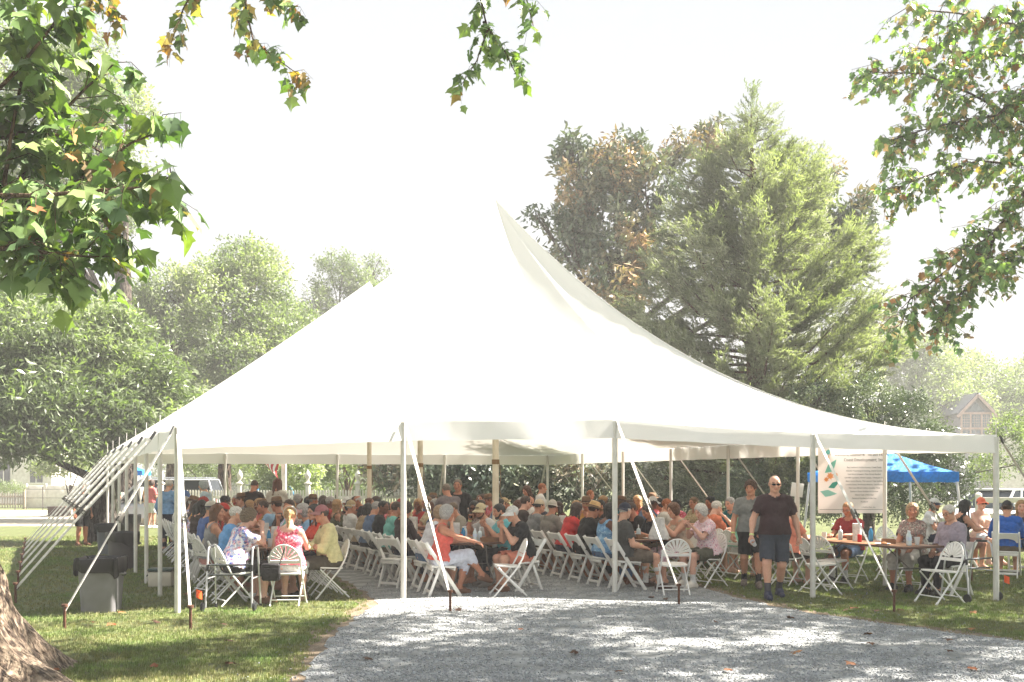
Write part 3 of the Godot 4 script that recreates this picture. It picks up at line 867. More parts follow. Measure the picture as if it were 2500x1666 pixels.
	tk.grid(150, 130, func(a: float, b: float):
		var h := b * 9.0 if b > 0.35 else b * b * 25.714
		var an: float = a * TAU
		var r := 0.92 + 0.74 * exp(-h / 0.42) * (1.0 + 0.35 * sin(an * 5.0 + 0.6) + 0.2 * sin(an * 8.0)) - 0.028 * h
		r *= 1.0 + 0.06 * fl.get_noise_3d(cos(an) * 2, h * 0.8, sin(an) * 2) + 0.05 * fl.get_noise_3d(cos(an) * 7, h * 1.6, sin(an) * 7) + 0.03 * fl.get_noise_3d(cos(an) * 16, h * 4, sin(an) * 16)
		return Vector3(cos(an) * r, h - 0.05, sin(an) * r))
	for i in tk.n.size():
		var o := Vector3(tk.v[i].x, 0, tk.v[i].z)
		if tk.n[i].dot(o) < 0: tk.n[i] = -tk.n[i]
	var tix := tk.ix.duplicate(); tk.ix.clear()
	for i in range(0, tix.size(), 3): tk.tri(tix[i], tix[i + 1], tix[i + 2])
	var bm := bark(Color(0.58, 0.52, 0.46)).duplicate() as StandardMaterial3D
	bm.albedo_texture = noise_tex("plates", 0.018, Color(0.30, 0.25, 0.21), Color(1, 1, 0.98), 5, 512)
	bm.uv1_scale = Vector3(1.5, 0.7, 1.5)
	bm.heightmap_scale = 5.0
	obj("trunk", tk, bm, sy)
	sprigs(sy, [
		[P(-4.7, 8.3, 3.4), P(-4.48, 8.3, 3.6), P(-4.05, 8.3, 3.73), P(-3.57, 8.2, 3.76), P(-3.13, 8, 3.67)],
		[P(-4.6, 8.4, 3.6), P(-4.57, 8.6, 3.75), P(-4.19, 8.6, 3.97), P(-3.86, 8.7, 4.27), P(-3.33, 8.7, 4.65), P(-3.1, 8.8, 4.79)],
		[P(-4.6, 8.3, 4.4), P(-4.36, 8.2, 4.05), P(-3.8, 8, 3.99), P(-3.3, 7.9, 4), P(-2.85, 7.8, 4), P(-2.64, 7.8, 4.1)],
		[P(-4.5, 8.4, 3.55), P(-4.35, 8.5, 4.13), P(-4.32, 8.6, 4.72), P(-4.24, 8.7, 5.44), P(-4.21, 8.8, 6.18)],
		[P(-4.86, 9, 4.16), P(-4.47, 9, 4.39), P(-4.19, 9, 4.9), P(-3.84, 9, 5.26), P(-3.6, 9.1, 5.54)],
		[P(-4.32, 8, 3.57), P(-3.87, 7.8, 3.52), P(-3.56, 7.8, 3.47), P(-3.22, 7.7, 3.43)],
		[P(-4.6, 8.4, 5.0), P(-4.64, 8.6, 4.87), P(-4.22, 8.5, 5.21), P(-3.88, 8.4, 5.53), P(-3.69, 8.4, 5.87)],
		[P(-4.19, 8.6, 4.09), P(-3.7, 8.5, 4.13), P(-3.25, 8.5, 4.17), P(-3.07, 8.5, 4.06)],
		[P(-4.81, 8.9, 4.71), P(-4.34, 8.9, 4.83), P(-3.83, 8.8, 4.72), P(-3.44, 8.8, 4.49)],
		], 11, 0.46, 6, 0.205, 300, 0.035, Color(0.45, 0.36, 0.28), 0.026, 0.75, 1.25)
	# its long limbs overhead, with sprigs hanging into the top of the picture
	for spec in [
		["brown tinged sycamore sprig hanging at the top left of the sky", [[P(-4.7, 8.6, 6.9), P(-4.0, 9.6, 8.0), P(-3.44, 11.3, 8.04), P(-3.04, 11.3, 7.6), P(-2.67, 11.4, 8)], [P(-3.04, 11.3, 7.6), P(-3.02, 11.3, 7.06), P(-2.94, 11.3, 6.71), P(-2.7, 11.3, 6.51), P(-2.4, 11.3, 6.29)], [P(-2.87, 11.4, 7.8), P(-2.72, 11.4, 7.35), P(-2.47, 11.4, 7.1)], [P(-3.44, 11.3, 8.04), P(-3.49, 11.3, 7.45), P(-3.73, 11.3, 7.06), P(-3.86, 11.3, 6.69)]], 0.4, 0.17],
		["green sycamore sprig hanging at the top middle of the sky", [[P(-4.6, 8.5, 7.2), P(-2.5, 10.0, 8.3), P(-0.91, 11.8, 8.43), P(-0.49, 11.8, 8.01), P(0.07, 11.8, 8.12)], [P(-0.49, 11.8, 8.01), P(-0.39, 11.8, 7.5), P(-0.29, 11.8, 7.04), P(-0.42, 11.8, 6.67), P(-0.6, 11.8, 6.39)], [P(-0.34, 11.8, 7.14), P(-0.08, 11.8, 6.78), P(0.07, 11.8, 6.47)], [P(0.07, 11.8, 8.12), P(0.15, 11.8, 7.5), P(0.25, 11.8, 7.09)]], 0.03, 0.165],
		["small brown sycamore sprig hanging near the upper left corner", [[P(-4.8, 8.5, 6.6), P(-4.4, 9.6, 7.4), P(-4.73, 11.2, 7.69), P(-4.58, 11.2, 7.2), P(-4.43, 11.2, 6.86)], [P(-4.73, 11.2, 7.69), P(-4.68, 11.2, 7.25), P(-4.75, 11.2, 7.01)]], 0.6, 0.15]]:
		var h := thing("sycamore_branch", spec[0], "branch", P(-4.6, 8.5, 6.9), 0, "sycamore sprigs hanging into the sky")
		sprigs(h, spec[1], 11, 0.28, 4, spec[3], 150, spec[2], Color(0.42, 0.33, 0.26), 0.016, 0.8, 1.35)
	# --- sycamore at the right, its crown in front of the sky and shading the drive ---
	var sr := thing("sycamore", "sunlit sycamore with yellowing leaves reaching in at the right edge", "tree", P(13.6, 17.5))
	var ro := Transform3D(Basis(), -sr.position)
	var rt := G()
	rt.tube([P(13.6, 17.5, -0.1), P(13.6, 17.5, 0.4), P(13.5, 17.4, 4), P(13.3, 17.2, 9)], [0.75, 0.52, 0.42, 0.25], 14)
	obj("trunk", rt, bm, sr, ro)
	sprigs(sr, [
		[P(13.4, 17.3, 6.4), P(12.96, 22.4, 9.28), P(11.52, 22.4, 9.77), P(10.22, 22.2, 10.33), P(9.07, 22, 10.69), P(7.85, 21.8, 10.65)],
		[P(13.4, 17.3, 7.0), P(12.76, 22.4, 10.75), P(11.31, 22, 10.3), P(10.61, 21.8, 9.7), P(9.28, 21.8, 9.46), P(8.04, 21.8, 9.08)],
		[P(13.5, 17.4, 5.2), P(13.09, 22.8, 8.32), P(11.62, 22.6, 8.27), P(10.9, 22.4, 7.33), P(9.83, 22.2, 6.5), P(8.78, 22, 5.69), P(8.59, 22, 5.11)],
		[P(13.4, 17.3, 4.8), P(12.63, 22, 6.94), P(11.21, 21.8, 6.8), P(10.28, 21.5, 6.26)],
		[P(13.3, 17.2, 7.9), P(12.57, 22.4, 12.71), P(11.42, 22.2, 11.83), P(9.84, 22, 12.03), P(8.69, 22, 12.13)],
		[P(13.4, 17.3, 5.9), P(12.96, 23.1, 8.81), P(11.88, 23.1, 9.02), P(10.84, 23.1, 9.12), P(9.73, 23.1, 8.81), P(8.72, 23.1, 8.41)],
		[P(13.4, 17.3, 7.5), P(13.02, 23.4, 11.97), P(11.75, 23.1, 11.54), P(10.29, 23, 11.6), P(9.18, 23, 11.7)],
		[P(10.9, 22.4, 7.33), P(10.46, 22.3, 6.23), P(9.78, 22.3, 5.65), P(9.49, 22.3, 5.06)],
		], 16, 0.82, 9, 0.18, 300, 0.2, Color(0.45, 0.38, 0.32), 0.045, 0.9, 1.45)
	var crown: Array = []
	var holes := FastNoiseLite.new(); holes.seed = 21; holes.frequency = 0.42
	for b in [[13.5, 10.5, 17.5, 5.2, 3.6], [11.5, 9.0, 13.5, 3.2, 2.2], [14.5, 8.0, 12.0, 3.6, 2.4], [17.5, 9.0, 16.0, 3.6, 2.8], [15.0, 6.6, 21.0, 3.2, 2.0], [12.6, 12.0, 12.4, 3.0, 2.2], [18.0, 11.5, 11.0, 3.4, 2.6], [14.2, 8.6, 8.6, 3.0, 2.4], [8.8, 11.4, 13.2, 3.4, 2.0], [6.4, 12.0, 11.8, 3.2, 1.8], [10.5, 10.8, 10.6, 3.2, 2.0]]:
		for i in int(b[3] * b[3] * 30):
			var o := rdir() * pow(rng.randf(), 0.4)
			var p := P(b[0], b[2], b[1]) + Vector3(o.x * b[3], o.y * b[4], o.z * b[3])
			if holes.get_noise_3dv(p) < 0.06: continue
			var low := p - Vector3(0.66, 0.76, -0.165) * ((p.y - 3.0) / 0.76)   # the crown stops short of the tent
			if low.x < 7.5 and low.z < -14.4: continue
			if p.x < 0.535 * -p.z + 0.4 and p.y < 0.485 * -p.z + 2.0: continue
			crown.append(Transform3D(rbasis().scaled(Vector3.ONE * rnd(0.45, 0.9)), p))
	var cc: Array = []
	for i in crown.size(): cc.append(leaf_tones[i % 5] * rnd(0.8, 1.3))
	many("crown", clump("broad"), crown, cc, soft, sr).transform = ro

# ---------- chairs and tables ----------
const U := Vector2(-0.39, 0.92)     # along the rows, away from the camera
const W := Vector2(0.92, 0.39)      # across the rows, to the right
var rows := {"left": Vector2(-3.25, 14.1), "middle": Vector2(-0.5, 15.3), "right": Vector2(2.3, 16.1), "outer": Vector2(5.98, 14.45)}
var fan_chair: Node3D
var slat_chair: Node3D
func make_fan_chair() -> Node3D:   # tube framed folding chair with a fan shaped back; faces +z
	var t := thing("folding_chair", "", "chair", Vector3.ZERO, 0, "white folding chairs")
	var pl := mat(Color(0.94, 0.94, 0.93), 0.38, "paint"); var fr := mat(Color(0.90, 0.90, 0.89), 0.35)
	var s := G()
	var prof := PackedVector2Array()
	for i in 20:
		var a := TAU * i / 20.0
		prof.append(Vector2(signf(cos(a)) * pow(absf(cos(a)), 0.45) * 0.195, signf(sin(a)) * pow(absf(sin(a)), 0.45) * 0.19))
	s.plate(prof, 0.022, Transform3D(Basis(Vector3.RIGHT, PI / 2 - 0.06), Vector3(0, 0.445, 0.015)))
	obj("seat", s, pl, t)
	# the back lies in a plane that leans backwards
	var bx := Transform3D(Basis(Vector3.RIGHT, -0.34), Vector3(0, 0.58, -0.185))
	var b := G()
	var n := 9
	for k in n:   # blades of the fan with slits between
		var poly := PackedVector2Array()
		var a0 := lerpf(PI * 0.97, PI * 0.03, (k + 0.15) / n); var a1 := lerpf(PI * 0.97, PI * 0.03, (k + 0.85) / n)
		var c := Vector2(0, 0.045)
		for q in [[a0, 0.04], [a0, 0.22], [(a0 + a1) / 2, 0.222], [a1, 0.22], [a1, 0.04]]:
			poly.append(c + Vector2(cos(q[0]) * q[1] * 0.98, sin(q[0]) * q[1]))
		b.plate(poly, 0.012, bx)
	b.plate(PackedVector2Array([Vector2(-0.2, 0.0), Vector2(0.2, 0.0), Vector2(0.2, 0.045), Vector2(-0.2, 0.045)]), 0.014, bx)
	var rim: Array = []
	for i in 17:
		var a := PI * i / 16.0
		rim.append(bx * Vector3(cos(a) * 0.2, 0.045 + sin(a) * 0.227, 0))
	b.tube(rim, 0.012, 6)
	obj("backrest", b, pl, t)
	for sd in [-1.0, 1.0]:
		var x: float = sd * 0.212
		var g := G(); g.tube([bx * Vector3(x, 0.10, 0), bx * Vector3(x, -0.02, 0), Vector3(x, 0.42, -0.10), Vector3(x, 0.012, 0.235)], 0.0125, 8)
		obj("front_leg", g, fr, t)
		var r := G(); r.tube([Vector3(x * 0.90, 0.43, 0.17), Vector3(x * 0.90, 0.012, -0.25)], 0.0115, 8)
		obj("rear_leg", r, fr, t)
		obj("foot_cap", G().tube([Vector3(x, 0.0, 0.243), Vector3(x, 0.03, 0.226)], 0.016, 8), fr, t)
	var st := G()
	st.tube([Vector3(-0.21, 0.10, 0.175), Vector3(0.21, 0.10, 0.175)], 0.009, 6)
	st.tube([Vector3(-0.19, 0.09, -0.20), Vector3(0.19, 0.09, -0.20)], 0.009, 6)
	obj("stretcher", st, fr, t)
	return t
func make_slat_chair() -> Node3D:   # flat-barred white resin folding chair
	var t := thing("folding_chair", "", "chair", Vector3.ZERO, 0, "white folding chairs")
	var m := mat(Color(0.94, 0.94, 0.93), 0.42, "paint")
	obj("seat", G().box(Vector3(0.37, 0.035, 0.37), Transform3D(Basis(Vector3.RIGHT, 0.05), Vector3(0, 0.44, 0.0)), 0.01), m, t)
	var b := G()
	var poly := PackedVector2Array()   # a plank with an arch cut from its lower edge
	for q in [[-0.19, -0.10], [-0.19, 0.08], [0.19, 0.08], [0.19, -0.10], [0.17, -0.10]]: poly.append(Vector2(q[0], q[1]))
	for i in 11:
		var a := PI * i / 10.0
		poly.append(Vector2(cos(a) * 0.155, -0.085 + sin(a) * 0.062))
	poly.append(Vector2(-0.17, -0.10))
	b.plate(poly, 0.018, Transform3D(Basis(Vector3.RIGHT, -0.42), Vector3(0, 0.71, -0.235)))
	obj("backrest", b, m, t)
	var ap := G(); ap.box(Vector3(0.36, 0.05, 0.018), Transform3D(Basis(), Vector3(0, 0.405, -0.165)), 0.004)
	ap.box(Vector3(0.36, 0.05, 0.018), Transform3D(Basis(), Vector3(0, 0.405, 0.165)), 0.004)
	obj("apron", ap, m, t)
	for sd in [-1.0, 1.0]:
		var x: float = sd * 0.208
		obj("front_leg", G().bar(Vector3(x, 0.80, -0.275), Vector3(x, 0.0, 0.245), 0.026, 0.055, Vector3(0, 0.5, 0.8), 0.006), m, t)
		obj("rear_leg", G().bar(Vector3(x * 0.86, 0.43, -0.06), Vector3(x * 0.86, 0.0, -0.225), 0.024, 0.042, Vector3(0, 0.3, 0.9), 0.005), m, t)
	var st := G()
	st.box(Vector3(0.34, 0.04, 0.016), Transform3D(Basis(), Vector3(0, 0.075, -0.20)), 0.004)
	st.box(Vector3(0.40, 0.04, 0.016), Transform3D(Basis(), Vector3(0, 0.10, 0.185)), 0.004)
	obj("stretcher", st, m, t)
	return t
var used := {}
func chair(kind: String, at: Vector3, yaw: float, label: String) -> Node3D:
	var src := fan_chair if kind == "fan" else slat_chair
	if not used.has(kind):
		used[kind] = true
		src.transform = T(at, yaw)
		return tag(src, label, "")
	return copy(src, label, at, yaw)
func make_table() -> Node3D:   # long axis along z
	var t := thing("folding_table", "", "table", Vector3.ZERO, 0, "long folding tables")
	var top := StandardMaterial3D.new()
	top.albedo_color = Color(0.66, 0.50, 0.38); top.roughness = 0.45
	top.albedo_texture = noise_tex("ply", 0.02, Color(0.72, 0.66, 0.6), Color(1, 1, 1), 4, 256)
	top.uv1_triplanar = true; top.uv1_scale = Vector3(5, 1, 0.8)
	obj("tabletop", G().box(Vector3(0.76, 0.02, 2.40), T(Vector3(0, 0.735, 0)), 0.004), top, t)
	var e := G()
	for s in [-1.0, 1.0]:
		e.box(Vector3(0.018, 0.034, 2.436), T(Vector3(s * 0.389, 0.73, 0)), 0.004)
		e.box(Vector3(0.756, 0.034, 0.018), T(Vector3(0, 0.73, s * 1.209)), 0.004)
	obj("edge_band", e, mat(Color(0.34, 0.22, 0.16), 0.5), t)
	var fr := mat(Color(0.45, 0.44, 0.42), 0.45, "", 0.6)
	for s in [-1.0, 1.0]:
		for x in [-1.0, 1.0]:
			obj("leg", G().tube([Vector3(x * 0.22, 0.715, s * 0.92), Vector3(x * 0.24, 0.42, s * 0.94), Vector3(x * 0.30, 0.2, s * 0.97), Vector3(x * 0.33, 0.0, s * 0.98)], 0.014, 8), fr, t)
		obj("brace", G().tube([Vector3(-0.24, 0.40, s * 0.94), Vector3(0.24, 0.40, s * 0.94)], 0.011, 6).tube([Vector3(0, 0.715, s * 0.45), Vector3(0, 0.40, s * 0.94)], 0.009, 6), fr, t)
	return t
func row_at(row: String, along: float, across: float) -> Vector3:
	var p: Vector2 = rows[row] + U * along + W * across
	return P(p.x, p.y)
func build_tables() -> void:
	fan_chair = make_fan_chair(); slat_chair = make_slat_chair()
	var t0 := make_table()
	var first := true
	for r in [["left", 5], ["middle", 5], ["right", 5], ["outer", 4]]:
		for k in r[1]:
			var at := row_at(r[0], 1.22 + 2.47 * k, 0)
			var lb := "%s brown wooden folding table from the near end of the %s long row" % [NTH[k + 1], r[0]]
			if first:
				t0.transform = T(at, atan2(U.x, -U.y)); tag(t0, lb, ""); first = false
			else: copy(t0, lb, at, atan2(U.x, -U.y))
	copy(t0, "brown folding table beside the man in the bright blue shirt at far right", P(10.2, 17.9), 0.6)

# ---------- people: one continuous body from a distance field, clothes as shells over it ----------
func extract(f: PackedFloat32Array, nx: int, ny: int, nz: int, o: Vector3, cell: float) -> Dictionary:
	var vi := PackedInt32Array(); vi.resize(f.size()); vi.fill(-1)
	var vs := PackedVector3Array(); var ns := PackedVector3Array(); var src := PackedInt32Array()
	var off := [0, 1, nx, nx + 1, nx * ny, nx * ny + 1, nx * ny + nx, nx * ny + nx + 1]
	var pairs := [[0, 1], [2, 3], [4, 5], [6, 7], [0, 2], [1, 3], [4, 6], [5, 7], [0, 4], [1, 5], [2, 6], [3, 7]]
	var o1: int = off[1]; var o2: int = off[2]; var o3: int = off[3]; var o4: int = off[4]; var o5: int = off[5]; var o6: int = off[6]; var o7: int = off[7]
	for z in nz - 1:
		for y in ny - 1:
			var i := (z * ny + y) * nx
			for x in nx - 1:
				var s := f[i] < 0.0
				if (f[i + o1] < 0.0) == s and (f[i + o2] < 0.0) == s and (f[i + o3] < 0.0) == s and (f[i + o4] < 0.0) == s and (f[i + o5] < 0.0) == s and (f[i + o6] < 0.0) == s and (f[i + o7] < 0.0) == s:
					i += 1
					continue
				var acc := Vector3.ZERO; var cnt := 0
				for pr in pairs:
					var a: float = f[i + off[pr[0]]]; var b: float = f[i + off[pr[1]]]
					if (a < 0.0) != (b < 0.0):
						var t := a / (a - b)
						var pa := Vector3(pr[0] & 1, (pr[0] >> 1) & 1, pr[0] >> 2)
						var pb := Vector3(pr[1] & 1, (pr[1] >> 1) & 1, pr[1] >> 2)
						acc += pa.lerp(pb, t); cnt += 1
				var c0 := f[i]; var c1 := f[i + o1]; var c2 := f[i + o2]; var c3 := f[i + o3]; var c4 := f[i + o4]; var c5 := f[i + o5]; var c6 := f[i + o6]; var c7 := f[i + o7]
				vi[i] = vs.size()
				vs.append(o + (Vector3(x, y, z) + acc / cnt) * cell)
				ns.append(Vector3(c1 + c3 + c5 + c7 - c0 - c2 - c4 - c6, c2 + c3 + c6 + c7 - c0 - c1 - c4 - c5, c4 + c5 + c6 + c7 - c0 - c1 - c2 - c3).normalized())
				var bi := 0; var bd := 9.0
				for k in 8:
					var ad := absf(f[i + off[k]])
					if ad < bd: bd = ad; bi = k
				src.append(i + off[bi])
				i += 1
	var quads := PackedInt32Array()
	var sx := 1; var sy := nx; var sz := nx * ny
	for i in f.size():
		if vi[i] < 0: continue   # every crossed edge that starts at this cell's corner has its four cells around it
		var s := f[i] < 0.0
		for ax in 3:
			var st: int = [sx, sy, sz][ax]
			if (f[i + st] < 0.0) == s: continue
			var p: int = [sy, sz, sx][ax]; var q: int = [sz, sx, sy][ax]
			if i - p - q < 0: continue
			var a := vi[i]; var b := vi[i - p]; var c := vi[i - p - q]; var d := vi[i - q]
			if a < 0 or b < 0 or c < 0 or d < 0: continue
			if s: quads.append_array([a, b, c, d])
			else: quads.append_array([a, d, c, b])
	return {"v": vs, "n": ns, "src": src, "q": quads}
func cap_field(bones: Array, cell: float) -> Dictionary:   # bones: [a, b, ra, rb, id, blend]
	var lo := Vector3.ONE * 99; var hi := -lo
	for b in bones:
		for k in 2:
			var r: float = b[2 + k]
			lo = lo.min(b[k] - Vector3.ONE * r); hi = hi.max(b[k] + Vector3.ONE * r)
	lo -= Vector3.ONE * cell * 3; hi += Vector3.ONE * cell * 3
	var nx := int((hi.x - lo.x) / cell) + 1; var ny := int((hi.y - lo.y) / cell) + 1; var nz := int((hi.z - lo.z) / cell) + 1
	var f := PackedFloat32Array(); f.resize(nx * ny * nz); f.fill(1.0)
	var best := f.duplicate()
	var lab := PackedByteArray(); lab.resize(f.size())
	var tt := PackedFloat32Array(); tt.resize(f.size())
	for b in bones:
		var a: Vector3 = b[0]; var ab: Vector3 = b[1] - b[0]
		var r0: float = b[2]; var r1: float = b[3]; var id: int = b[4]; var k: float = b[5]
		var inv := 1.0 / maxf(ab.length_squared(), 1e-8)
		var m := maxf(r0, r1) + k + cell * 2.0
		var l: Vector3 = (a.min(b[1]) - Vector3.ONE * m - lo) / cell; var h: Vector3 = (a.max(b[1]) + Vector3.ONE * m - lo) / cell
		var x0 := maxi(0, int(l.x)); var x1 := mini(nx - 1, int(h.x) + 1)
		for z in range(maxi(0, int(l.z)), mini(nz - 1, int(h.z) + 1) + 1):
			for y in range(maxi(0, int(l.y)), mini(ny - 1, int(h.y) + 1) + 1):
				var i := (z * ny + y) * nx + x0
				var w := lo + Vector3(x0, y, z) * cell - a
				for x in range(x0, x1 + 1):
					var t := clampf(w.dot(ab) * inv, 0.0, 1.0)
					var d := (w - ab * t).length() - r0 - (r1 - r0) * t
					var o := f[i]
					var q := k - absf(o - d)
					f[i] = minf(o, d) - (q * q / (4.0 * k) if q > 0.0 else 0.0)
					if d < best[i]:
						best[i] = d; lab[i] = id; tt[i] = t
					i += 1
					w.x += cell
	var e := extract(f, nx, ny, nz, lo, cell)
	var L := PackedByteArray(); var TT := PackedFloat32Array()
	for s in e.src:
		L.append(lab[s]); TT.append(tt[s])
	e.lab = L; e.t = TT
	return e
func fn_field(fn: Callable, lo: Vector3, hi: Vector3, cell: float) -> Dictionary:
	var nx := int((hi.x - lo.x) / cell) + 2; var ny := int((hi.y - lo.y) / cell) + 2; var nz := int((hi.z - lo.z) / cell) + 2
	var f := PackedFloat32Array(); f.resize(nx * ny * nz)
	var i := 0
	for z in nz:
		for y in ny:
			for x in nx:
				f[i] = fn.call(lo + Vector3(x, y, z) * cell)
				i += 1
	return extract(f, nx, ny, nz, lo, cell)
func geo_of(e: Dictionary, cols = null) -> Geo:
	var g := G()
	for i in e.v.size():
		if cols != null: g.col = cols[i]
		g.vert(e.v[i], e.n[i])
	var q: PackedInt32Array = e.q
	for i in range(0, q.size(), 4): g.quad(q[i], q[i + 1], q[i + 2], q[i + 3])
	return g
func ell(p: Vector3, c: Vector3, r: Vector3) -> float:
	var k0 := ((p - c) / r).length()
	var k1 := ((p - c) / (r * r)).length()
	return k0 * (k0 - 1.0) / maxf(k1, 1e-5)
func cap(p: Vector3, a: Vector3, b: Vector3, r0: float, r1: float) -> float:
	var ab := b - a
	var t := clampf((p - a).dot(ab) / maxf(ab.length_squared(), 1e-9), 0, 1)
	return (p - a - ab * t).length() - lerpf(r0, r1, t)
func smin(a: float, b: float, k: float) -> float:
	var h := maxf(k - absf(a - b), 0.0)
	return minf(a, b) - h * h / (4.0 * k)
var heads := {}
func head_geo(fem: bool, cell: float) -> Geo:   # origin in the middle of the head, face towards +z
	var key := "%s%.4f" % [fem, cell]
	if heads.has(key): return heads[key]
	var jaw := 0.022 if fem else 0.027
	var e := fn_field(func(p: Vector3):
		var q := Vector3(absf(p.x), p.y, p.z)
		var d := ell(p, Vector3(0, 0.032, -0.014), Vector3(0.076, 0.084, 0.094))
		d = smin(d, ell(p, Vector3(0, -0.028, 0.022), Vector3(0.060, 0.084, 0.066)), 0.03)
		d = smin(d, cap(q, Vector3(0.042, -0.055, 0.008), Vector3(0.008, -0.094, 0.058), jaw, 0.021), 0.025)
		d = smin(d, cap(q, Vector3(0.014, 0.026, 0.076), Vector3(0.044, 0.026, 0.062), 0.013, 0.010), 0.014)
		d = smin(d, ell(q, Vector3(0.040, -0.018, 0.058), Vector3(0.024, 0.022, 0.024)), 0.02)
		d = -smin(-d, cap(q, Vector3(0.026, 0.006, 0.096), Vector3(0.038, 0.006, 0.090), 0.013, 0.012), 0.012)
		d = smin(d, cap(q, Vector3(0.031, 0.004, 0.073), Vector3(0.033, 0.004, 0.073), 0.0125, 0.0125), 0.004)
		d = smin(d, cap(p, Vector3(0, 0.012, 0.084), Vector3(0, -0.030, 0.102), 0.009, 0.0125), 0.012)
		d = smin(d, cap(q, Vector3(0.003, -0.034, 0.092), Vector3(0.013, -0.035, 0.086), 0.009, 0.007), 0.008)
		d = smin(d, cap(q, Vector3(0, -0.054, 0.087), Vector3(0.017, -0.056, 0.080), 0.007, 0.005), 0.006)
		d = smin(d, cap(q, Vector3(0, -0.064, 0.085), Vector3(0.014, -0.063, 0.079), 0.0075, 0.005), 0.006)
		d = smin(d, ell(q, Vector3(0.079, -0.004, -0.008), Vector3(0.010, 0.031, 0.019)), 0.008)
		d = smin(d, cap(p, Vector3(0, -0.05, -0.022), Vector3(0, -0.16, -0.045), 0.050 if fem else 0.056, 0.052 if fem else 0.060), 0.03)
		return d, Vector3(-0.105, -0.17, -0.125), Vector3(0.105, 0.13, 0.125), cell)
	var cols: Array = []
	for p in e.v:
		var c := Color(1, 1, 1)
		var ax := absf(p.x)
		var eye := Vector2(ax - 0.032, p.y - 0.004)
		if p.z > 0.07 and eye.length() < 0.0135:
			c = Color(0.10, 0.08, 0.07) if eye.length() < 0.0065 or p.y > 0.011 else Color(1.15, 1.25, 1.35)
		elif p.z > 0.055 and absf(p.y - 0.030 + (ax - 0.03) * (ax - 0.03) * 6.0) < 0.0055 and ax > 0.014 and ax < 0.052: c = Color(0.40, 0.34, 0.30)
		elif p.z > 0.074 and absf(p.y + 0.059) < 0.009 and ax < 0.022: c = Color(0.85, 0.52, 0.50) if absf(p.y + 0.0595) > 0.002 else Color(0.42, 0.22, 0.22)
		elif p.z > 0.05 and Vector2(ax - 0.043, p.y + 0.022).length() < 0.02: c = Color(1.02, 0.86, 0.82)
		cols.append(c)
	heads[key] = geo_of(e, cols)
	return heads[key]
var hair_meshes := {}
func hair_mesh(kind: String) -> ArrayMesh:
	if hair_meshes.has(kind): return hair_meshes[kind]
	var fl := FastNoiseLite.new(); fl.seed = hash(kind) % 99; fl.frequency = 1.0
	var fine := {"curly": 38.0, "bun": 30.0, "afro": 45.0, "messy": 40.0}
	var lump: float = {"curly": 0.026, "afro": 0.018, "messy": 0.024}.get(kind, 0.007)
	var fr: float = fine.get(kind, 26.0)
	var long := kind in ["long", "dreads", "bob", "pony"]
	var e := fn_field(func(p: Vector3):
		var q := Vector3(absf(p.x), p.y, p.z)
		var grow: float = {"short": 0.007, "ring": 0.006, "crop": 0.003, "bob": 0.017, "long": 0.013, "curly": 0.021, "afro": 0.028, "pony": 0.008, "bun": 0.009, "messy": 0.022, "dreads": 0.017}[kind]
		var d := ell(p, Vector3(0, 0.034, -0.016), Vector3(0.077, 0.085, 0.095) + Vector3.ONE * grow)
		if kind == "bob": d = smin(d, ell(p, Vector3(0, -0.02, -0.028), Vector3(0.098, 0.092, 0.086)), 0.03)
		if kind in ["long", "dreads"]:
			d = smin(d, cap(q, Vector3(0.03, 0.0, -0.055), Vector3(0.055, -0.26, -0.065), 0.062, 0.035), 0.04)
			d = smin(d, cap(q, Vector3(0.072, 0.0, 0.0), Vector3(0.082, -0.20, 0.03), 0.024, 0.014), 0.02)
		if kind == "pony": d = smin(d, cap(p, Vector3(0, 0.045, -0.115), Vector3(0, -0.24, -0.125), 0.034, 0.014), 0.015)
		if kind == "bun": d = smin(d, ell(p, Vector3(0, 0.075, -0.10), Vector3(0.042, 0.04, 0.04)), 0.012)
		if kind in ["curly", "afro"]: d = smin(d, ell(p, Vector3(0, 0.0, -0.05), Vector3(0.088, 0.085, 0.075)), 0.03)
		var stretch := Vector3(1, 0.25, 1) if long else Vector3.ONE
		d += fl.get_noise_3dv(p * stretch * fr) * lump
		# the face, the ears' front and the nape stay free
		var top := 0.075 if kind != "messy" else 0.055
		d = maxf(d, -(ell(p, Vector3(0, -0.045, 0.098), Vector3(0.092 if kind != "bob" else 0.070, top + 0.052, 0.082)) + fl.get_noise_3dv(Vector3(p.x * 90, p.y * 20, p.z * 90)) * 0.012))
		if not long and kind not in ["curly", "afro"]:
			d = maxf(d, -(p.y + 0.055 + 0.35 * (p.z + 0.02)))
			d = maxf(d, -cap(q, Vector3(0.082, -0.02, 0.0), Vector3(0.09, -0.05, 0.02), 0.028, 0.03))
		if kind == "bob": d = maxf(d, -(p.y + 0.105))
		if kind == "ring": d = maxf(d, -ell(p, Vector3(0, 0.105, 0.012), Vector3(0.082, 0.085, 0.105)))
		if kind in ["curly", "afro"]: d = maxf(d, -(p.y + 0.085))
		return d, Vector3(-0.14, -0.32, -0.17), Vector3(0.14, 0.16, 0.12), 0.0095)
	var cols: Array = []
	for p in e.v:
		var s := fl.get_noise_3dv(Vector3(p.x * 160, p.y * 14, p.z * 160))
		cols.append(Color(1, 1, 1) * (1.0 + 0.75 * s))
	hair_meshes[kind] = geo_of(e, cols).mesh()
	return hair_meshes[kind]
var hat_geos := {}
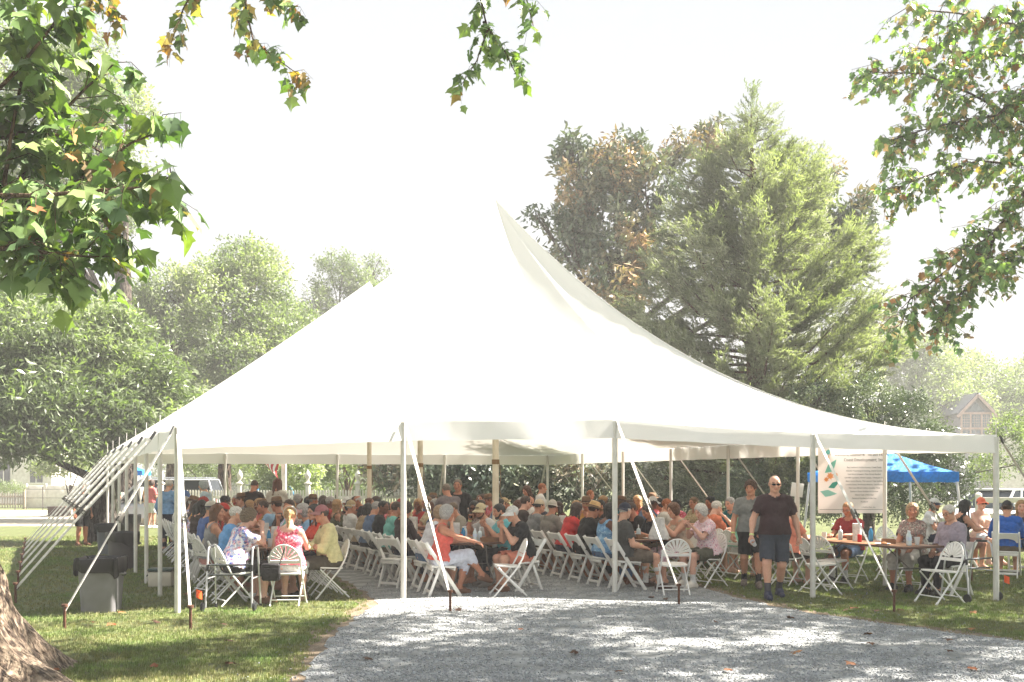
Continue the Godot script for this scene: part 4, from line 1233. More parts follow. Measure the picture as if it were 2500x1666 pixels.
func hat_geo(kind: String) -> Array:   # [[name, mesh, colour slot], ...]
	if hat_geos.has(kind): return hat_geos[kind]
	var out: Array = []
	var dome := func(r: float, h: float, y0: float) -> Geo:
		var prof: Array = []
		for i in 9:
			var a := i / 8.0 * PI / 2
			prof.append(Vector2(maxf(r * cos(a), 0.0005), y0 + h * sin(a)))
		return G().lathe(prof, 20, Transform3D(Basis(), Vector3(0, 0, -0.014)), 0.90, 1.10)
	match kind:
		"cap", "cap_back":
			var sg := 1.0 if kind == "cap" else -1.0
			var d: Geo = dome.call(0.094, 0.098, 0.042)
			d.tube([Vector3(0, 0.14, -0.014), Vector3(0, 0.146, -0.014)], 0.009, 8)
			out.append(["crown", d.mesh(), 0])
			var b := G()
			for side in [0.0, -0.006]:
				b.grid(10, 5, func(u: float, w: float):
					var a := lerpf(-1.25, 1.25, u)
					var r := lerpf(0.092, 0.092 + 0.078 * cos(a * 0.72), w)
					return Vector3(sin(a) * r * 0.90, 0.050 - 0.022 * w - 0.10 * sin(a) * sin(a) * w * 0.35 + side, (cos(a) * r * 1.08 - 0.014) * sg))
			out.append(["brim", b.mesh(), 1])
		"visor":
			var b := G()
			var prof := [Vector2(0.093, 0.035), Vector2(0.0945, 0.05), Vector2(0.092, 0.072), Vector2(0.090, 0.07)]
			b.lathe(prof, 20, Transform3D(Basis(), Vector3(0, 0, -0.014)), 0.90, 1.10)
			for side in [0.0, -0.005]:
				b.grid(10, 5, func(u: float, w: float):
					var a := lerpf(-1.3, 1.3, u)
					var r := lerpf(0.092, 0.092 + 0.09 * cos(a * 0.7), w)
					return Vector3(sin(a) * r * 0.90, 0.045 - 0.03 * w - 0.03 * sin(a) * sin(a) * w + side, cos(a) * r * 1.08 - 0.014))
			out.append(["band", b.mesh(), 0])
		"straw", "fedora":
			var br := 0.19 if kind == "straw" else 0.15
			var g := G()
			g.lathe([Vector2(br, 0.035), Vector2(br + 0.003, 0.041), Vector2(br * 0.75, 0.044), Vector2(0.097, 0.050), Vector2(0.094, 0.10), Vector2(0.082, 0.142), Vector2(0.055, 0.155), Vector2(0.001, 0.150)], 26, Transform3D(Basis(), Vector3(0, 0, -0.014)), 0.93, 1.07)
			g.lathe([Vector2(0.094, 0.040), Vector2(br * 0.75, 0.036), Vector2(br, 0.035)], 26, Transform3D(Basis(), Vector3(0, 0, -0.014)), 0.93, 1.07)
			for i in g.v.size():
				var r := Vector2(g.v[i].x, g.v[i].z).length()
				if r > 0.11: g.v[i].y += 0.022 * (absf(g.v[i].x) / r - 0.5)
			out.append(["crown", g.mesh(), 0])
			var bd := G()
			bd.lathe([Vector2(0.0995, 0.052), Vector2(0.0985, 0.073), Vector2(0.094, 0.073)], 26, Transform3D(Basis(), Vector3(0, 0, -0.014)), 0.93, 1.07)
			out.append(["band", bd.mesh(), 1])
		"band":
			var g := G()
			var pts: Array = []
			for i in 15:
				var a := lerpf(-0.35, PI + 0.35, i / 14.0)
				pts.append(Vector3(cos(a) * 0.090, 0.04 + sin(a) * 0.086, -0.005))
			g.tube(pts, 0.009, 6)
			out.append(["hairband", g.mesh(), 0])
	hat_geos[kind] = out
	return out
func glasses_geo(dark: bool) -> Geo:
	var key := "gl%s" % dark
	if heads.has(key): return heads[key]
	var g := G()
	for s in [-1.0, 1.0]:
		if dark:
			var poly := PackedVector2Array()
			for i in 12:
				var a := TAU * i / 12.0
				poly.append(Vector2(s * 0.033 + cos(a) * 0.026, 0.004 + sin(a) * 0.016))
			g.plate(poly, 0.006, Transform3D(Basis(Vector3.UP, s * 0.16), Vector3(0, 0, 0.101)))
		else:
			var pts: Array = []
			for i in 13:
				var a := TAU * i / 12.0
				pts.append(Vector3(s * 0.032 + cos(a) * 0.023, 0.003 + sin(a) * 0.017, 0.100 - absf(cos(a) * 0.023 + 0.01) * 0.15))
			g.tube(pts, 0.0022, 5, false)
		g.tube([Vector3(s * 0.057, 0.008, 0.092), Vector3(s * 0.083, 0.008, 0.04), Vector3(s * 0.084, 0.006, -0.01)], 0.0025, 5)
	g.tube([Vector3(-0.01, 0.006, 0.105), Vector3(0.01, 0.006, 0.105)], 0.0025, 5)
	heads[key] = g
	return g
func beard_mesh() -> ArrayMesh:
	if hair_meshes.has("beard"): return hair_meshes.beard
	var fl := FastNoiseLite.new(); fl.frequency = 1.0
	var e := fn_field(func(p: Vector3):
		var q := Vector3(absf(p.x), p.y, p.z)
		var d := smin(cap(q, Vector3(0.056, -0.045, 0.01), Vector3(0.012, -0.098, 0.058), 0.022, 0.028), cap(q, Vector3(0, -0.045, 0.083), Vector3(0.022, -0.052, 0.073), 0.010, 0.010), 0.02)
		d += fl.get_noise_3dv(p * 60) * 0.006
		d = maxf(d, -cap(q, Vector3(0, -0.059, 0.09), Vector3(0.012, -0.059, 0.085), 0.009, 0.007))
		return d, Vector3(-0.1, -0.15, -0.03), Vector3(0.1, -0.01, 0.12), 0.008)
	hair_meshes.beard = geo_of(e).mesh()
	return hair_meshes.beard
func hand(g: Geo, wrist: Vector3, fwd: Vector3, up: Vector3, side: float, curl: float) -> void:   # palm faces away from up; the thumb lies on the +x side times SIDE
	var z := fwd.normalized()
	var x := up.cross(z).normalized(); var y := z.cross(x)
	var at := Transform3D(Basis(x, y, z), wrist)
	var q := func(a: float, b: float, c: float) -> Vector3: return at * Vector3(a * side, b, c)
	g.tube([q.call(0, 0, -0.03), q.call(0, 0, 0.005), q.call(0, 0.0, 0.045), q.call(0, -0.003, 0.085), q.call(0, -0.005, 0.094)], [0.026, 0.028, 0.040, 0.041, 0.030], 10, true, 0.40)
	var lens := [0.060, 0.074, 0.080, 0.072]
	for k in 4:
		var fx: float = [-0.030, -0.0105, 0.0095, 0.0295][k]
		var p := Vector3(fx * side, -0.003, 0.084)
		var an := 0.12; var pts: Array = [at * p]
		for j in 3:
			an += curl * [0.45, 0.65, 0.45][j] + 0.02 * k
			p += Vector3(fx * side * 0.06, -sin(an), cos(an)) * lens[k] * [0.45, 0.32, 0.25][j]
			pts.append(at * p)
		g.tube(pts, [0.0098, 0.0092, 0.0084, 0.0068], 6)
	g.tube([q.call(0.022, -0.008, 0.015), q.call(0.045, -0.016, 0.045), q.call(0.050 - 0.012 * curl, -0.022 - 0.012 * curl, 0.072), q.call(0.046 - 0.02 * curl, -0.028 - 0.016 * curl, 0.094)], [0.014, 0.0125, 0.0105, 0.0085], 7)

var bodies := {}
func elbow(s: Vector3, w: Vector3, l1: float, l2: float, pole: Vector3) -> Vector3:
	var d := w - s
	var L := minf(d.length(), (l1 + l2) * 0.995)
	var a := (l1 * l1 - l2 * l2 + L * L) / (2.0 * L)
	var h := sqrt(maxf(l1 * l1 - a * a, 0.0))
	var n := d.normalized()
	return s + n * a + (pole - n * pole.dot(n)).normalized() * h
# o: fem, lean, twist, yaw, pitch, rh, lh (wrists), stand, knees, ankles, belly, curl
func body(key: String, o: Dictionary, cell: float) -> Dictionary:
	if bodies.has(key): return bodies[key]
	var fem: bool = o.get("fem", false)
	var stand: bool = o.get("stand", false)
	var hip := Vector3(0, 0.925 if stand else 0.545, 0.0 if stand else -0.03)
	var R := Basis(Vector3.UP, o.get("twist", 0.0)) * Basis(Vector3.RIGHT, o.get("lean", 0.1))
	var R2 := Basis(Vector3.UP, o.get("twist", 0.0)) * Basis(Vector3.RIGHT, o.get("lean", 0.1) * 0.55)
	var belly: float = o.get("belly", 0.0)
	var sp := func(x: float, y: float, z: float) -> Vector3: return hip + (R2 if y < 0.2 else R) * Vector3(x, y, z)
	var sw := 0.158 if fem else 0.182
	var B: Array = []
	var pw := 0.092 if fem else 0.082
	B.append([hip + Vector3(-pw, 0, 0), hip + Vector3(pw, 0, 0), 0.128, 0.128, 7, 0.05])
	B.append([sp.call(-0.055, 0.15, 0.012), sp.call(0.055, 0.15, 0.012), 0.112 if fem else 0.122, 0.112 if fem else 0.122, 0, 0.08])
	if belly > 0: B.append([sp.call(-0.03, 0.12, 0.05), sp.call(0.03, 0.12, 0.05), 0.09 + belly, 0.09 + belly, 0, 0.08])
	B.append([sp.call(-0.07, 0.33, 0.0), sp.call(0.07, 0.33, 0.0), 0.108 if fem else 0.122, 0.108 if fem else 0.122, 0, 0.08])
	B.append([sp.call(-sw + 0.04, 0.455, -0.015), sp.call(sw - 0.04, 0.455, -0.015), 0.060, 0.060, 0, 0.06])
	if fem:
		for s in [-1, 1]: B.append([sp.call(0.068 * s, 0.315, 0.085), sp.call(0.072 * s, 0.31, 0.095), 0.062, 0.060, 0, 0.05])
	var neck: Vector3 = sp.call(0, 0.50, -0.015)
	B.append([sp.call(-0.05, 0.475, -0.02), sp.call(0.05, 0.475, -0.02), 0.062, 0.062, 0, 0.05])
	var Rh := Basis(Vector3.UP, o.get("yaw", 0.0)) * Basis(Vector3.RIGHT, o.get("pitch", 0.1))
	var head: Vector3 = neck + Basis(Vector3.UP, o.get("twist", 0.0)) * Basis(Vector3.RIGHT, o.get("lean", 0.1) * 0.8 + 0.12) * Vector3(0, 0.185, 0.02) + Rh * Vector3(0, 0, 0.02)
	B.append([neck, head + Rh * Vector3(0, -0.08, -0.03), 0.054 if fem else 0.062, 0.048 if fem else 0.054, 1, 0.04])
	var hands: Array = []
	for s in [-1.0, 1.0]:
		var sh: Vector3 = sp.call(s * sw, 0.445, -0.012)
		var w: Vector3 = o.get("rh" if s < 0 else "lh", Vector3(s * 0.2, 0.80, 0.36))
		var l1 := 0.27 if fem else 0.29; var l2 := 0.235 if fem else 0.255
		if (w - sh).length() > (l1 + l2) * 0.99: w = sh + (w - sh).normalized() * (l1 + l2) * 0.99
		var el := elbow(sh, w, l1, l2, o.get("pole", Vector3(s * 0.55, -1, -0.35)) if not o.has("pole") else Vector3(s * o.pole.x, o.pole.y, o.pole.z))
		var th := 0.9 if fem else 1.05
		B.append([sh, el, 0.056 * th, 0.041 * th, 2, 0.035])
		B.append([el, w, 0.041 * th, 0.027 * th, 3, 0.02])
		B.append([el.lerp(w, 0.12), el.lerp(w, 0.35), 0.043 * th, 0.041 * th, 3, 0.02])
		hands.append([w, (w - el).normalized(), s])
	var kn: Array = o.get("knees", [Vector3(-0.12, 0.50, 0.41), Vector3(0.12, 0.50, 0.41)])
	var an: Array = o.get("ankles", [Vector3(-0.13, 0.085, 0.36), Vector3(0.13, 0.085, 0.40)])
	for i in 2:
		var s := -1.0 if i == 0 else 1.0
		var hj := hip + Vector3(s * 0.092, -0.01 if not stand else -0.05, 0.0)
		var k: Vector3 = kn[i]; var a: Vector3 = an[i]
		B.append([hj, k, 0.096, 0.062, 4, 0.04])
		B.append([k, a, 0.056, 0.037, 5, 0.03])
		B.append([k.lerp(a, 0.2) + Vector3(0, 0, -0.012), k.lerp(a, 0.45) + Vector3(0, 0, -0.012), 0.055, 0.050, 5, 0.03])
		var f: Vector3 = (o.get("toes", [Vector3(-0.12, 0, 1), Vector3(0.12, 0, 1)])[i] as Vector3).normalized()
		var heel := a + Vector3(0, -0.045, 0) - f * 0.045
		var toe := a + Vector3(0, -0.052, 0) + f * 0.15
		if a.y < 0.12:
			heel.y = 0.04; toe.y = 0.033
		B.append([heel, toe, 0.041, 0.034, 6, 0.02])
		B.append([a, a.lerp(toe, 0.45), 0.040, 0.040, 6, 0.03])
	var e := cap_field(B, cell)
	var out := {"e": e, "head": Transform3D(Rh, head), "hands": hands, "fem": fem}
	var g := geo_of(e)
	g.add(head_geo(fem, 0.0065 if cell < 0.017 else 0.0085), out.head)
	for h in hands:
		var up: Vector3 = o.get("palm", Vector3(h[2] * 0.35, 1, 0.1))
		if o.has("palm"): up = Vector3(up.x * h[2], up.y, up.z)
		hand(g, h[0], h[1] + Vector3(0, -0.1, 0) * o.get("curl", 0.6), up, -h[2], o.get("curl", 0.6))
	out.body = g.mesh()
	out.tris = g.ix.size() / 3
	out.axis = R.y; out.hip = hip; out.neck = neck; out.cl = {}
	bodies[key] = out
	return out
func garment(b: Dictionary, kind: String) -> ArrayMesh:
	if b.cl.has(kind): return b.cl[kind]
	var e: Dictionary = b.e
	var fl := FastNoiseLite.new(); fl.seed = kind.length(); fl.frequency = 6.0; fl.fractal_octaves = 2
	var g := G()
	var map := {}
	var inside := PackedByteArray(); inside.resize(e.v.size())
	var grow := PackedFloat32Array(); grow.resize(e.v.size())
	var ax: Vector3 = b.axis; var hip: Vector3 = b.hip; var nk: Vector3 = b.neck
	for i in e.v.size():
		var l: int = e.lab[i]; var t: float = e.t[i]
		var up: float = (e.v[i] - hip).dot(ax)
		var into := false; var w := 0.012
		match kind:
			"tee", "long", "tank":
				into = l == 0 or (l == 1 and t < 0.16) or (l == 7 and up > -0.02) or (l == 4 and t < 0.12 and up > -0.02)
				if l <= 2 and (e.v[i] - nk - ax * 0.045).length() < (0.080 if kind != "tank" else 0.13): into = false
				w = 0.017 + 0.010 * clampf(1.0 - up / 0.25, 0, 1)
				if kind == "tee" and l == 2:
					into = t < 0.70; w = 0.014 + 0.022 * t
				elif kind == "long" and (l == 2 or l == 3):
					into = l == 2 or t < 0.86; w = 0.018
				elif kind == "tank" and l == 2: into = false
			"pants", "shorts", "capri":
				into = (l == 7 and up < 0.09) or l == 4 or (l == 0 and up < 0.09)
				w = 0.011 + (0.016 * t if l == 4 else 0.0)
				if l == 5:
					into = (kind == "pants" and t < 0.93) or (kind == "capri" and t < 0.45) or false
					w = 0.022 if kind == "pants" else 0.018
				if kind == "shorts" and l == 4:
					into = t < 0.90; w = 0.012 + 0.024 * t
			"shoes":
				into = l == 6; w = 0.009
			"socks":
				into = (l == 5 and t > 0.62) or l == 6; w = 0.005
		if into:
			inside[i] = 1
			grow[i] = w + (fl.get_noise_3dv(e.v[i] * Vector3(1.3, 0.7, 1.3)) * 0.014 + fl.get_noise_3dv(e.v[i] * 2.5) * 0.007 if kind not in ["shoes", "socks"] else 0.0)
	var q: PackedInt32Array = e.q
	var id := PackedInt32Array(); id.resize(e.v.size()); id.fill(-1)
	for i in range(0, q.size(), 4):
		if not (inside[q[i]] and inside[q[i + 1]] and inside[q[i + 2]] and inside[q[i + 3]]): continue
		var k: Array = []
		for j in 4:
			var vtx := q[i + j]
			if id[vtx] < 0:
				var p: Vector3 = e.v[vtx] + e.n[vtx] * grow[vtx]
				p.y = maxf(p.y, 0.003)
				id[vtx] = g.vert(p, e.n[vtx])
			k.append(id[vtx])
		g.quad(k[0], k[1], k[2], k[3])
	# shade the folds: normals from the faces
	if kind not in ["shoes", "socks"]:
		for i in g.n.size(): g.n[i] *= 0.35
		var acc := PackedVector3Array(); acc.resize(g.n.size())
		for i in range(0, g.ix.size(), 3):
			var fn: Vector3 = (g.v[g.ix[i + 2]] - g.v[g.ix[i]]).cross(g.v[g.ix[i + 1]] - g.v[g.ix[i]])
			for j in 3: acc[g.ix[i + j]] += fn
		for i in g.n.size(): g.n[i] = (g.n[i] + acc[i].normalized()).normalized()
	b.cl[kind] = g.mesh() if g.ix.size() else null
	return b.cl[kind]

var poses := {
	"table": {"lean": 0.16, "rh": Vector3(-0.17, 0.79, 0.40), "lh": Vector3(0.16, 0.79, 0.38)},
	"eat": {"lean": 0.30, "pitch": 0.22, "rh": Vector3(-0.07, 1.06, 0.36), "lh": Vector3(0.18, 0.79, 0.40), "curl": 1.2},
	"both": {"lean": 0.20, "pitch": 0.24, "rh": Vector3(-0.055, 0.97, 0.36), "lh": Vector3(0.06, 0.97, 0.36), "curl": 1.3, "palm": Vector3(-0.9, 0.3, 0)},
	"lap": {"lean": -0.10, "rh": Vector3(-0.10, 0.645, 0.27), "lh": Vector3(0.11, 0.645, 0.26), "pitch": 0.0},
	"reach": {"lean": 0.34, "twist": -0.25, "rh": Vector3(-0.06, 0.80, 0.56), "lh": Vector3(0.20, 0.79, 0.36)},
	"lookl": {"lean": 0.10, "twist": 0.25, "yaw": 0.85, "rh": Vector3(-0.12, 0.79, 0.38), "lh": Vector3(0.2, 0.79, 0.34)},
	"lookr": {"lean": 0.08, "twist": -0.25, "yaw": -0.85, "rh": Vector3(-0.18, 0.79, 0.34), "lh": Vector3(0.12, 0.79, 0.38)},
	"down": {"lean": 0.36, "pitch": 0.5, "rh": Vector3(-0.13, 0.80, 0.42), "lh": Vector3(0.13, 0.80, 0.44)},
	"cross": {"lean": 0.12, "twist": -0.12, "rh": Vector3(-0.28, 0.80, 0.46), "lh": Vector3(0.20, 0.79, 0.42), "knees": [Vector3(-0.05, 0.60, 0.40), Vector3(0.08, 0.49, 0.40)], "ankles": [Vector3(0.10, 0.28, 0.66), Vector3(0.12, 0.085, 0.30)], "toes": [Vector3(0.3, -0.3, 1), Vector3(0.1, 0, 1)]},
	"sitback": {"lean": -0.04, "twist": 0.1, "yaw": 0.25, "rh": Vector3(-0.18, 0.66, 0.24), "lh": Vector3(0.12, 0.67, 0.32), "knees": [Vector3(-0.16, 0.51, 0.43), Vector3(0.19, 0.51, 0.42)], "ankles": [Vector3(-0.18, 0.085, 0.50), Vector3(0.22, 0.085, 0.42)], "belly": 0.03},
	"stand": {"stand": true, "lean": 0.0, "pitch": 0.05, "rh": Vector3(-0.27, 0.86, 0.06), "lh": Vector3(0.27, 0.86, 0.06), "knees": [Vector3(-0.10, 0.49, 0.02), Vector3(0.10, 0.49, 0.02)], "ankles": [Vector3(-0.12, 0.085, -0.02), Vector3(0.12, 0.085, 0.0)]},
	"serve": {"stand": true, "lean": 0.16, "pitch": 0.35, "rh": Vector3(-0.18, 1.0, 0.40), "lh": Vector3(0.2, 1.0, 0.40), "knees": [Vector3(-0.10, 0.49, 0.02), Vector3(0.10, 0.49, 0.02)], "ankles": [Vector3(-0.12, 0.085, -0.02), Vector3(0.12, 0.085, 0.0)]},
	"bend": {"stand": true, "lean": 0.62, "pitch": 0.7, "rh": Vector3(-0.16, 0.84, 0.62), "lh": Vector3(0.2, 0.86, 0.6), "knees": [Vector3(-0.10, 0.49, 0.0), Vector3(0.10, 0.49, 0.02)], "ankles": [Vector3(-0.12, 0.085, -0.06), Vector3(0.12, 0.085, -0.02)]},
	"point": {"stand": true, "lean": 0.03, "rh": Vector3(-0.10, 1.20, 0.48), "lh": Vector3(0.26, 0.86, 0.05), "knees": [Vector3(-0.10, 0.49, 0.02), Vector3(0.10, 0.49, 0.02)], "ankles": [Vector3(-0.12, 0.085, -0.02), Vector3(0.12, 0.085, 0.0)]},
	"walk": {"stand": true, "lean": 0.03, "pitch": 0.12, "rh": Vector3(-0.33, 0.875, 0.13), "lh": Vector3(0.34, 0.86, -0.02), "pole": Vector3(0.75, -0.2, -0.9), "curl": 1.15, "palm": Vector3(0.95, 0.1, 0.2), "belly": 0.015, "knees": [Vector3(-0.12, 0.50, 0.13), Vector3(0.10, 0.475, 0.02)], "ankles": [Vector3(-0.11, 0.088, 0.16), Vector3(0.10, 0.115, -0.22)], "toes": [Vector3(0.05, 0, 1), Vector3(0.15, -0.22, 1)]},
	"stroll": {"stand": true, "lean": 0.02, "yaw": -0.25, "rh": Vector3(-0.28, 0.86, 0.12), "lh": Vector3(0.18, 0.92, 0.20), "pole": Vector3(0.7, -0.3, -0.9), "curl": 0.9, "palm": Vector3(0.95, 0.1, 0.2), "knees": [Vector3(-0.10, 0.485, 0.02), Vector3(0.11, 0.50, 0.12)], "ankles": [Vector3(-0.10, 0.10, -0.16), Vector3(0.12, 0.088, 0.14)]},
}
var skins := [Color(0.80, 0.60, 0.49), Color(0.84, 0.66, 0.56), Color(0.74, 0.52, 0.41), Color(0.87, 0.70, 0.62), Color(0.45, 0.29, 0.21), Color(0.68, 0.46, 0.35)]
func cloth(c) -> Material:
	if c is Material: return c
	return mat(c, 0.85, "cloth")
func hexc(h: String) -> Color: return Color.html(h)
# s: pose, fem, skin, hair [kind, colour], hat [kind, colour, colour], top [kind, colour or material], bot [kind, colour], shoe, fine, glasses, beard, scale
func person(at: Vector3, yaw: float, s: Dictionary, label: String, group := "") -> Node3D:
	var fem: bool = s.get("fem", false)
	var o: Dictionary = poses[s.pose].duplicate()
	o.fem = fem
	for k in ["belly", "yaw", "pitch", "lean", "twist", "rh", "lh", "curl"]:
		if s.has(k): o[k] = s[k]
	var fine: bool = s.get("fine", false)
	var key := "%s%s%s%s" % [s.pose, fem, fine, s.get("tune", "")]
	var b := body(key, o, 0.0145 if fine else 0.021)
	var t := thing("person", label, "person", at, yaw, group)
	t.scale = Vector3.ONE * s.get("scale", 1.0)
	var sk: Color = skins[s.get("skin", 0)]
	obj("body", b.body, mat(sk, 0.55, "skin"), t)
	var top: Array = s.get("top", ["tee", Color.WHITE]); var bot: Array = s.get("bot", ["pants", Color(0.2, 0.22, 0.3)])
	obj({"tee": "shirt", "long": "long_sleeved_shirt", "tank": "sleeveless_top"}[top[0]], garment(b, top[0]), cloth(top[1]), t)
	obj({"pants": "trousers", "shorts": "shorts", "capri": "cropped_trousers"}[bot[0]], garment(b, bot[0]), cloth(bot[1]), t)
	if s.has("sock"): obj("socks", garment(b, "socks"), cloth(s.sock), t)
	if s.has("shoe"): obj("shoes", garment(b, "shoes"), mat(s.shoe, 0.6), t)
	var ht: Transform3D = b.head
	if s.has("hair"):
		var hair := obj("hair", hair_mesh(s.hair[0]), mat(s.hair[1], 0.55, "hair"), t, ht)
		if s.hair[0] == "ring": hair.name = "hair_fringe"
	if s.has("beard"): obj("beard", beard_mesh(), mat(s.beard, 0.7, "hair"), t, ht)
	if s.has("hat"):
		var hat := Node3D.new(); hat.name = {"cap": "cap", "cap_back": "cap", "visor": "sun_visor", "straw": "straw_hat", "fedora": "brimmed_hat", "band": "headband"}[s.hat[0]]
		t.add_child(hat, true)
		hat.transform = ht
		if s.has("logo"):
			var tm := TextMesh.new(); var fo := SystemFont.new(); fo.font_names = PackedStringArray(["Droid Sans"]); fo.font_weight = 700
			tm.font = fo; tm.text = s.logo; tm.font_size = 24; tm.pixel_size = 0.0016; tm.depth = 0.003
			obj("lettering", tm, mat(Color(0.16, 0.14, 0.12), 0.8), hat, Transform3D(Basis(Vector3.RIGHT, -0.38), Vector3(0, 0.082, 0.083)))
		for p in hat_geo(s.hat[0]): obj(p[0], p[1], mat(s.hat[1 + mini(p[2], s.hat.size() - 2)], 0.8, "cloth"), hat)
	if s.has("glasses"):
		obj("sunglasses" if s.glasses == "dark" else "glasses", glasses_geo(s.glasses == "dark"), mat(Color(0.03, 0.03, 0.035) if s.glasses == "dark" else Color(0.18, 0.13, 0.11), 0.15), t, ht)
	if s.has("wrist"):
		for h in b.hands:
			if h[2] * s.wrist > 0:
				var w: Vector3 = h[0]; var d: Vector3 = h[1]
				obj("wristband", G().tube([w - d * 0.035, w - d * 0.012], 0.0335, 12, false), mat(Color(0.80, 0.86, 0.55), 0.6), t)
	if s.has("holds"):
		for h in b.hands:
			if h[2] < 0:
				s.holds.call(at, yaw, h, s.get("scale", 1.0))
	return t
func seat(row: String, side: String, along: float, s: Dictionary, label: String, chair_kind: String, chair_label: String, dyaw := 0.0, out := 0.0) -> void:
	var sg := -1.0 if side == "L" else 1.0
	var at := row_at(row, along, sg * (0.69 + out))
	var f := -W * sg
	var yaw := atan2(f.x, -f.y) + dyaw
	chair(chair_kind, at, yaw, chair_label)
	person(at, yaw, s, label, "guests seated at the long tables")
func deg(a: float) -> float: return deg_to_rad(a)
func build_people() -> void:
	var blue_floral := print_mat("blue_floral", Color(0.88, 0.88, 0.90), [Color(0.16, 0.27, 0.62), Color(0.32, 0.48, 0.78), Color(0.85, 0.45, 0.50), Color(0.12, 0.18, 0.42)], 190, 7, 17, 2.2)
	var pink_floral := print_mat("pink_floral", Color(0.82, 0.30, 0.40), [Color(0.92, 0.62, 0.66), Color(0.70, 0.16, 0.28), Color(0.95, 0.80, 0.80)], 260, 5, 11, 2.4)
	var pale_floral := print_mat("pale_floral", Color(0.88, 0.80, 0.82), [Color(0.75, 0.30, 0.45), Color(0.45, 0.30, 0.50), Color(0.90, 0.60, 0.65)], 380, 3, 7, 2.4)
	var dark_floral := print_mat("dark_floral", Color(0.52, 0.48, 0.46), [Color(0.14, 0.12, 0.13), Color(0.78, 0.74, 0.70), Color(0.55, 0.20, 0.24)], 340, 4, 10, 2.4)
	var tie_dye := print_mat("tie_dye", Color(0.42, 0.60, 0.75), [Color(0.62, 0.76, 0.86), Color(0.30, 0.48, 0.68)], 150, 8, 22, 1.6)
	var leopard := print_mat("leopard", Color(0.20, 0.17, 0.15), [Color(0.52, 0.44, 0.36), Color(0.10, 0.09, 0.09)], 220, 6, 12, 2.0)
	var plaid := print_mat("plaid", Color(0.74, 0.68, 0.54), [Color(0.45, 0.38, 0.28), Color(0.86, 0.82, 0.70)], 200, 5, 10, 2.6)
	var grey_hair := Color(0.72, 0.71, 0.70); var white_hair := Color(0.90, 0.89, 0.87); var brown := Color(0.26, 0.17, 0.11); var dark := Color(0.07, 0.06, 0.055); var blond := Color(0.72, 0.56, 0.36); var auburn := Color(0.40, 0.22, 0.13)
	var navy := Color(0.10, 0.13, 0.22); var black := Color(0.055, 0.055, 0.06); var khaki := Color(0.36, 0.32, 0.24); var white := Color(0.86, 0.86, 0.85); var denim := Color(0.34, 0.44, 0.58); var tan := Color(0.55, 0.45, 0.35); var sandal := Color(0.42, 0.28, 0.2)
	# --- two people walking on the right ---
	person(P(3.78, 14.35), deg(-6), {"pose": "walk", "fine": true, "skin": 1, "glasses": "dark", "top": ["tee", Color(0.21, 0.11, 0.12)], "bot": ["shorts", Color(0.20, 0.23, 0.28)], "sock": Color(0.25, 0.25, 0.28), "shoe": Color(0.12, 0.15, 0.26), "wrist": -1, "scale": 1.03,
		"holds": func(at, yaw, h, sc): cup_in_hand(at, yaw, h, sc)}, "bald man in sunglasses and dark maroon tee walking towards the camera")
	person(P(3.80, 15.85), deg(-12), {"pose": "stroll", "fine": true, "skin": 0, "hair": ["messy", Color(0.30, 0.19, 0.11)], "top": ["tee", Color(0.50, 0.51, 0.50)], "bot": ["shorts", Color(0.07, 0.07, 0.08)], "sock": Color(0.10, 0.10, 0.11), "shoe": Color(0.40, 0.36, 0.33), "wrist": -1, "scale": 0.985}, "teenage boy with curly hair and grey tee walking behind the bald man")
	# --- left row, near end ---
	chair("fan", P(-3.07, 13.62), deg(182), "white fan backed folding chair with a black bag, at the head of the left row")
	person(P(-3.07, 13.68), deg(182), {"pose": "table", "fine": true, "fem": true, "skin": 3, "hair": ["pony", blond], "hat": ["band", white], "top": ["tank", pink_floral], "bot": ["capri", white], "shoe": tan, "tune": "wide"}, "blond woman in pink floral top with ponytail and white headband, back turned")
	seat("left", "L", -0.25, {"pose": "eat", "fine": true, "fem": true, "skin": 3, "hair": ["curly", Color(0.50, 0.43, 0.34)], "top": ["tee", blue_floral], "bot": ["capri", Color(0.07, 0.07, 0.09)], "shoe": sandal, "belly": 0.04}, "curly haired woman in blue and white floral blouse behind the walker", "fan", "white fan backed chair under the woman in the blue floral blouse", deg(12))
	seat("left", "L", 0.45, {"pose": "table", "fine": true, "skin": 1, "hair": ["crop", white_hair], "top": ["tee", Color(0.38, 0.62, 0.85)], "bot": ["shorts", khaki], "shoe": white, "belly": 0.03}, "white haired man in light blue tee beside the floral blouse", "fan", "white fan backed chair under the man in the light blue tee")
	seat("left", "L", 1.25, {"pose": "lookr", "fine": true, "fem": true, "skin": 0, "hair": ["long", Color(0.45, 0.30, 0.19)], "top": ["tank", Color(0.55, 0.55, 0.55)], "bot": ["shorts", Color(0.80, 0.55, 0.52)], "shoe": tan}, "woman with long light brown hair and grey top by the tent corner pole", "fan", "white fan backed chair under the long haired woman in grey", deg(20), 0.12)
	seat("left", "L", 1.95, {"pose": "table", "skin": 2, "hair": ["short", brown], "hat": ["cap_back", Color(0.72, 0.15, 0.10), Color(0.6, 0.1, 0.08)], "top": ["tee", Color(0.62, 0.16, 0.14)], "bot": ["shorts", khaki]}, "person in a red cap and brick red shirt near the tent corner", "fan", "white fan backed chair under the person in the red cap")
	seat("left", "L", 2.6, {"pose": "down", "skin": 0, "hair": ["short", grey_hair], "hat": ["cap", Color(0.66, 0.60, 0.48)], "top": ["tee", Color(0.7, 0.68, 0.62)], "bot": ["shorts", khaki]}, "man in a tan cap behind the white haired man in blue", "fan", "white fan backed chair under the man in the tan cap")
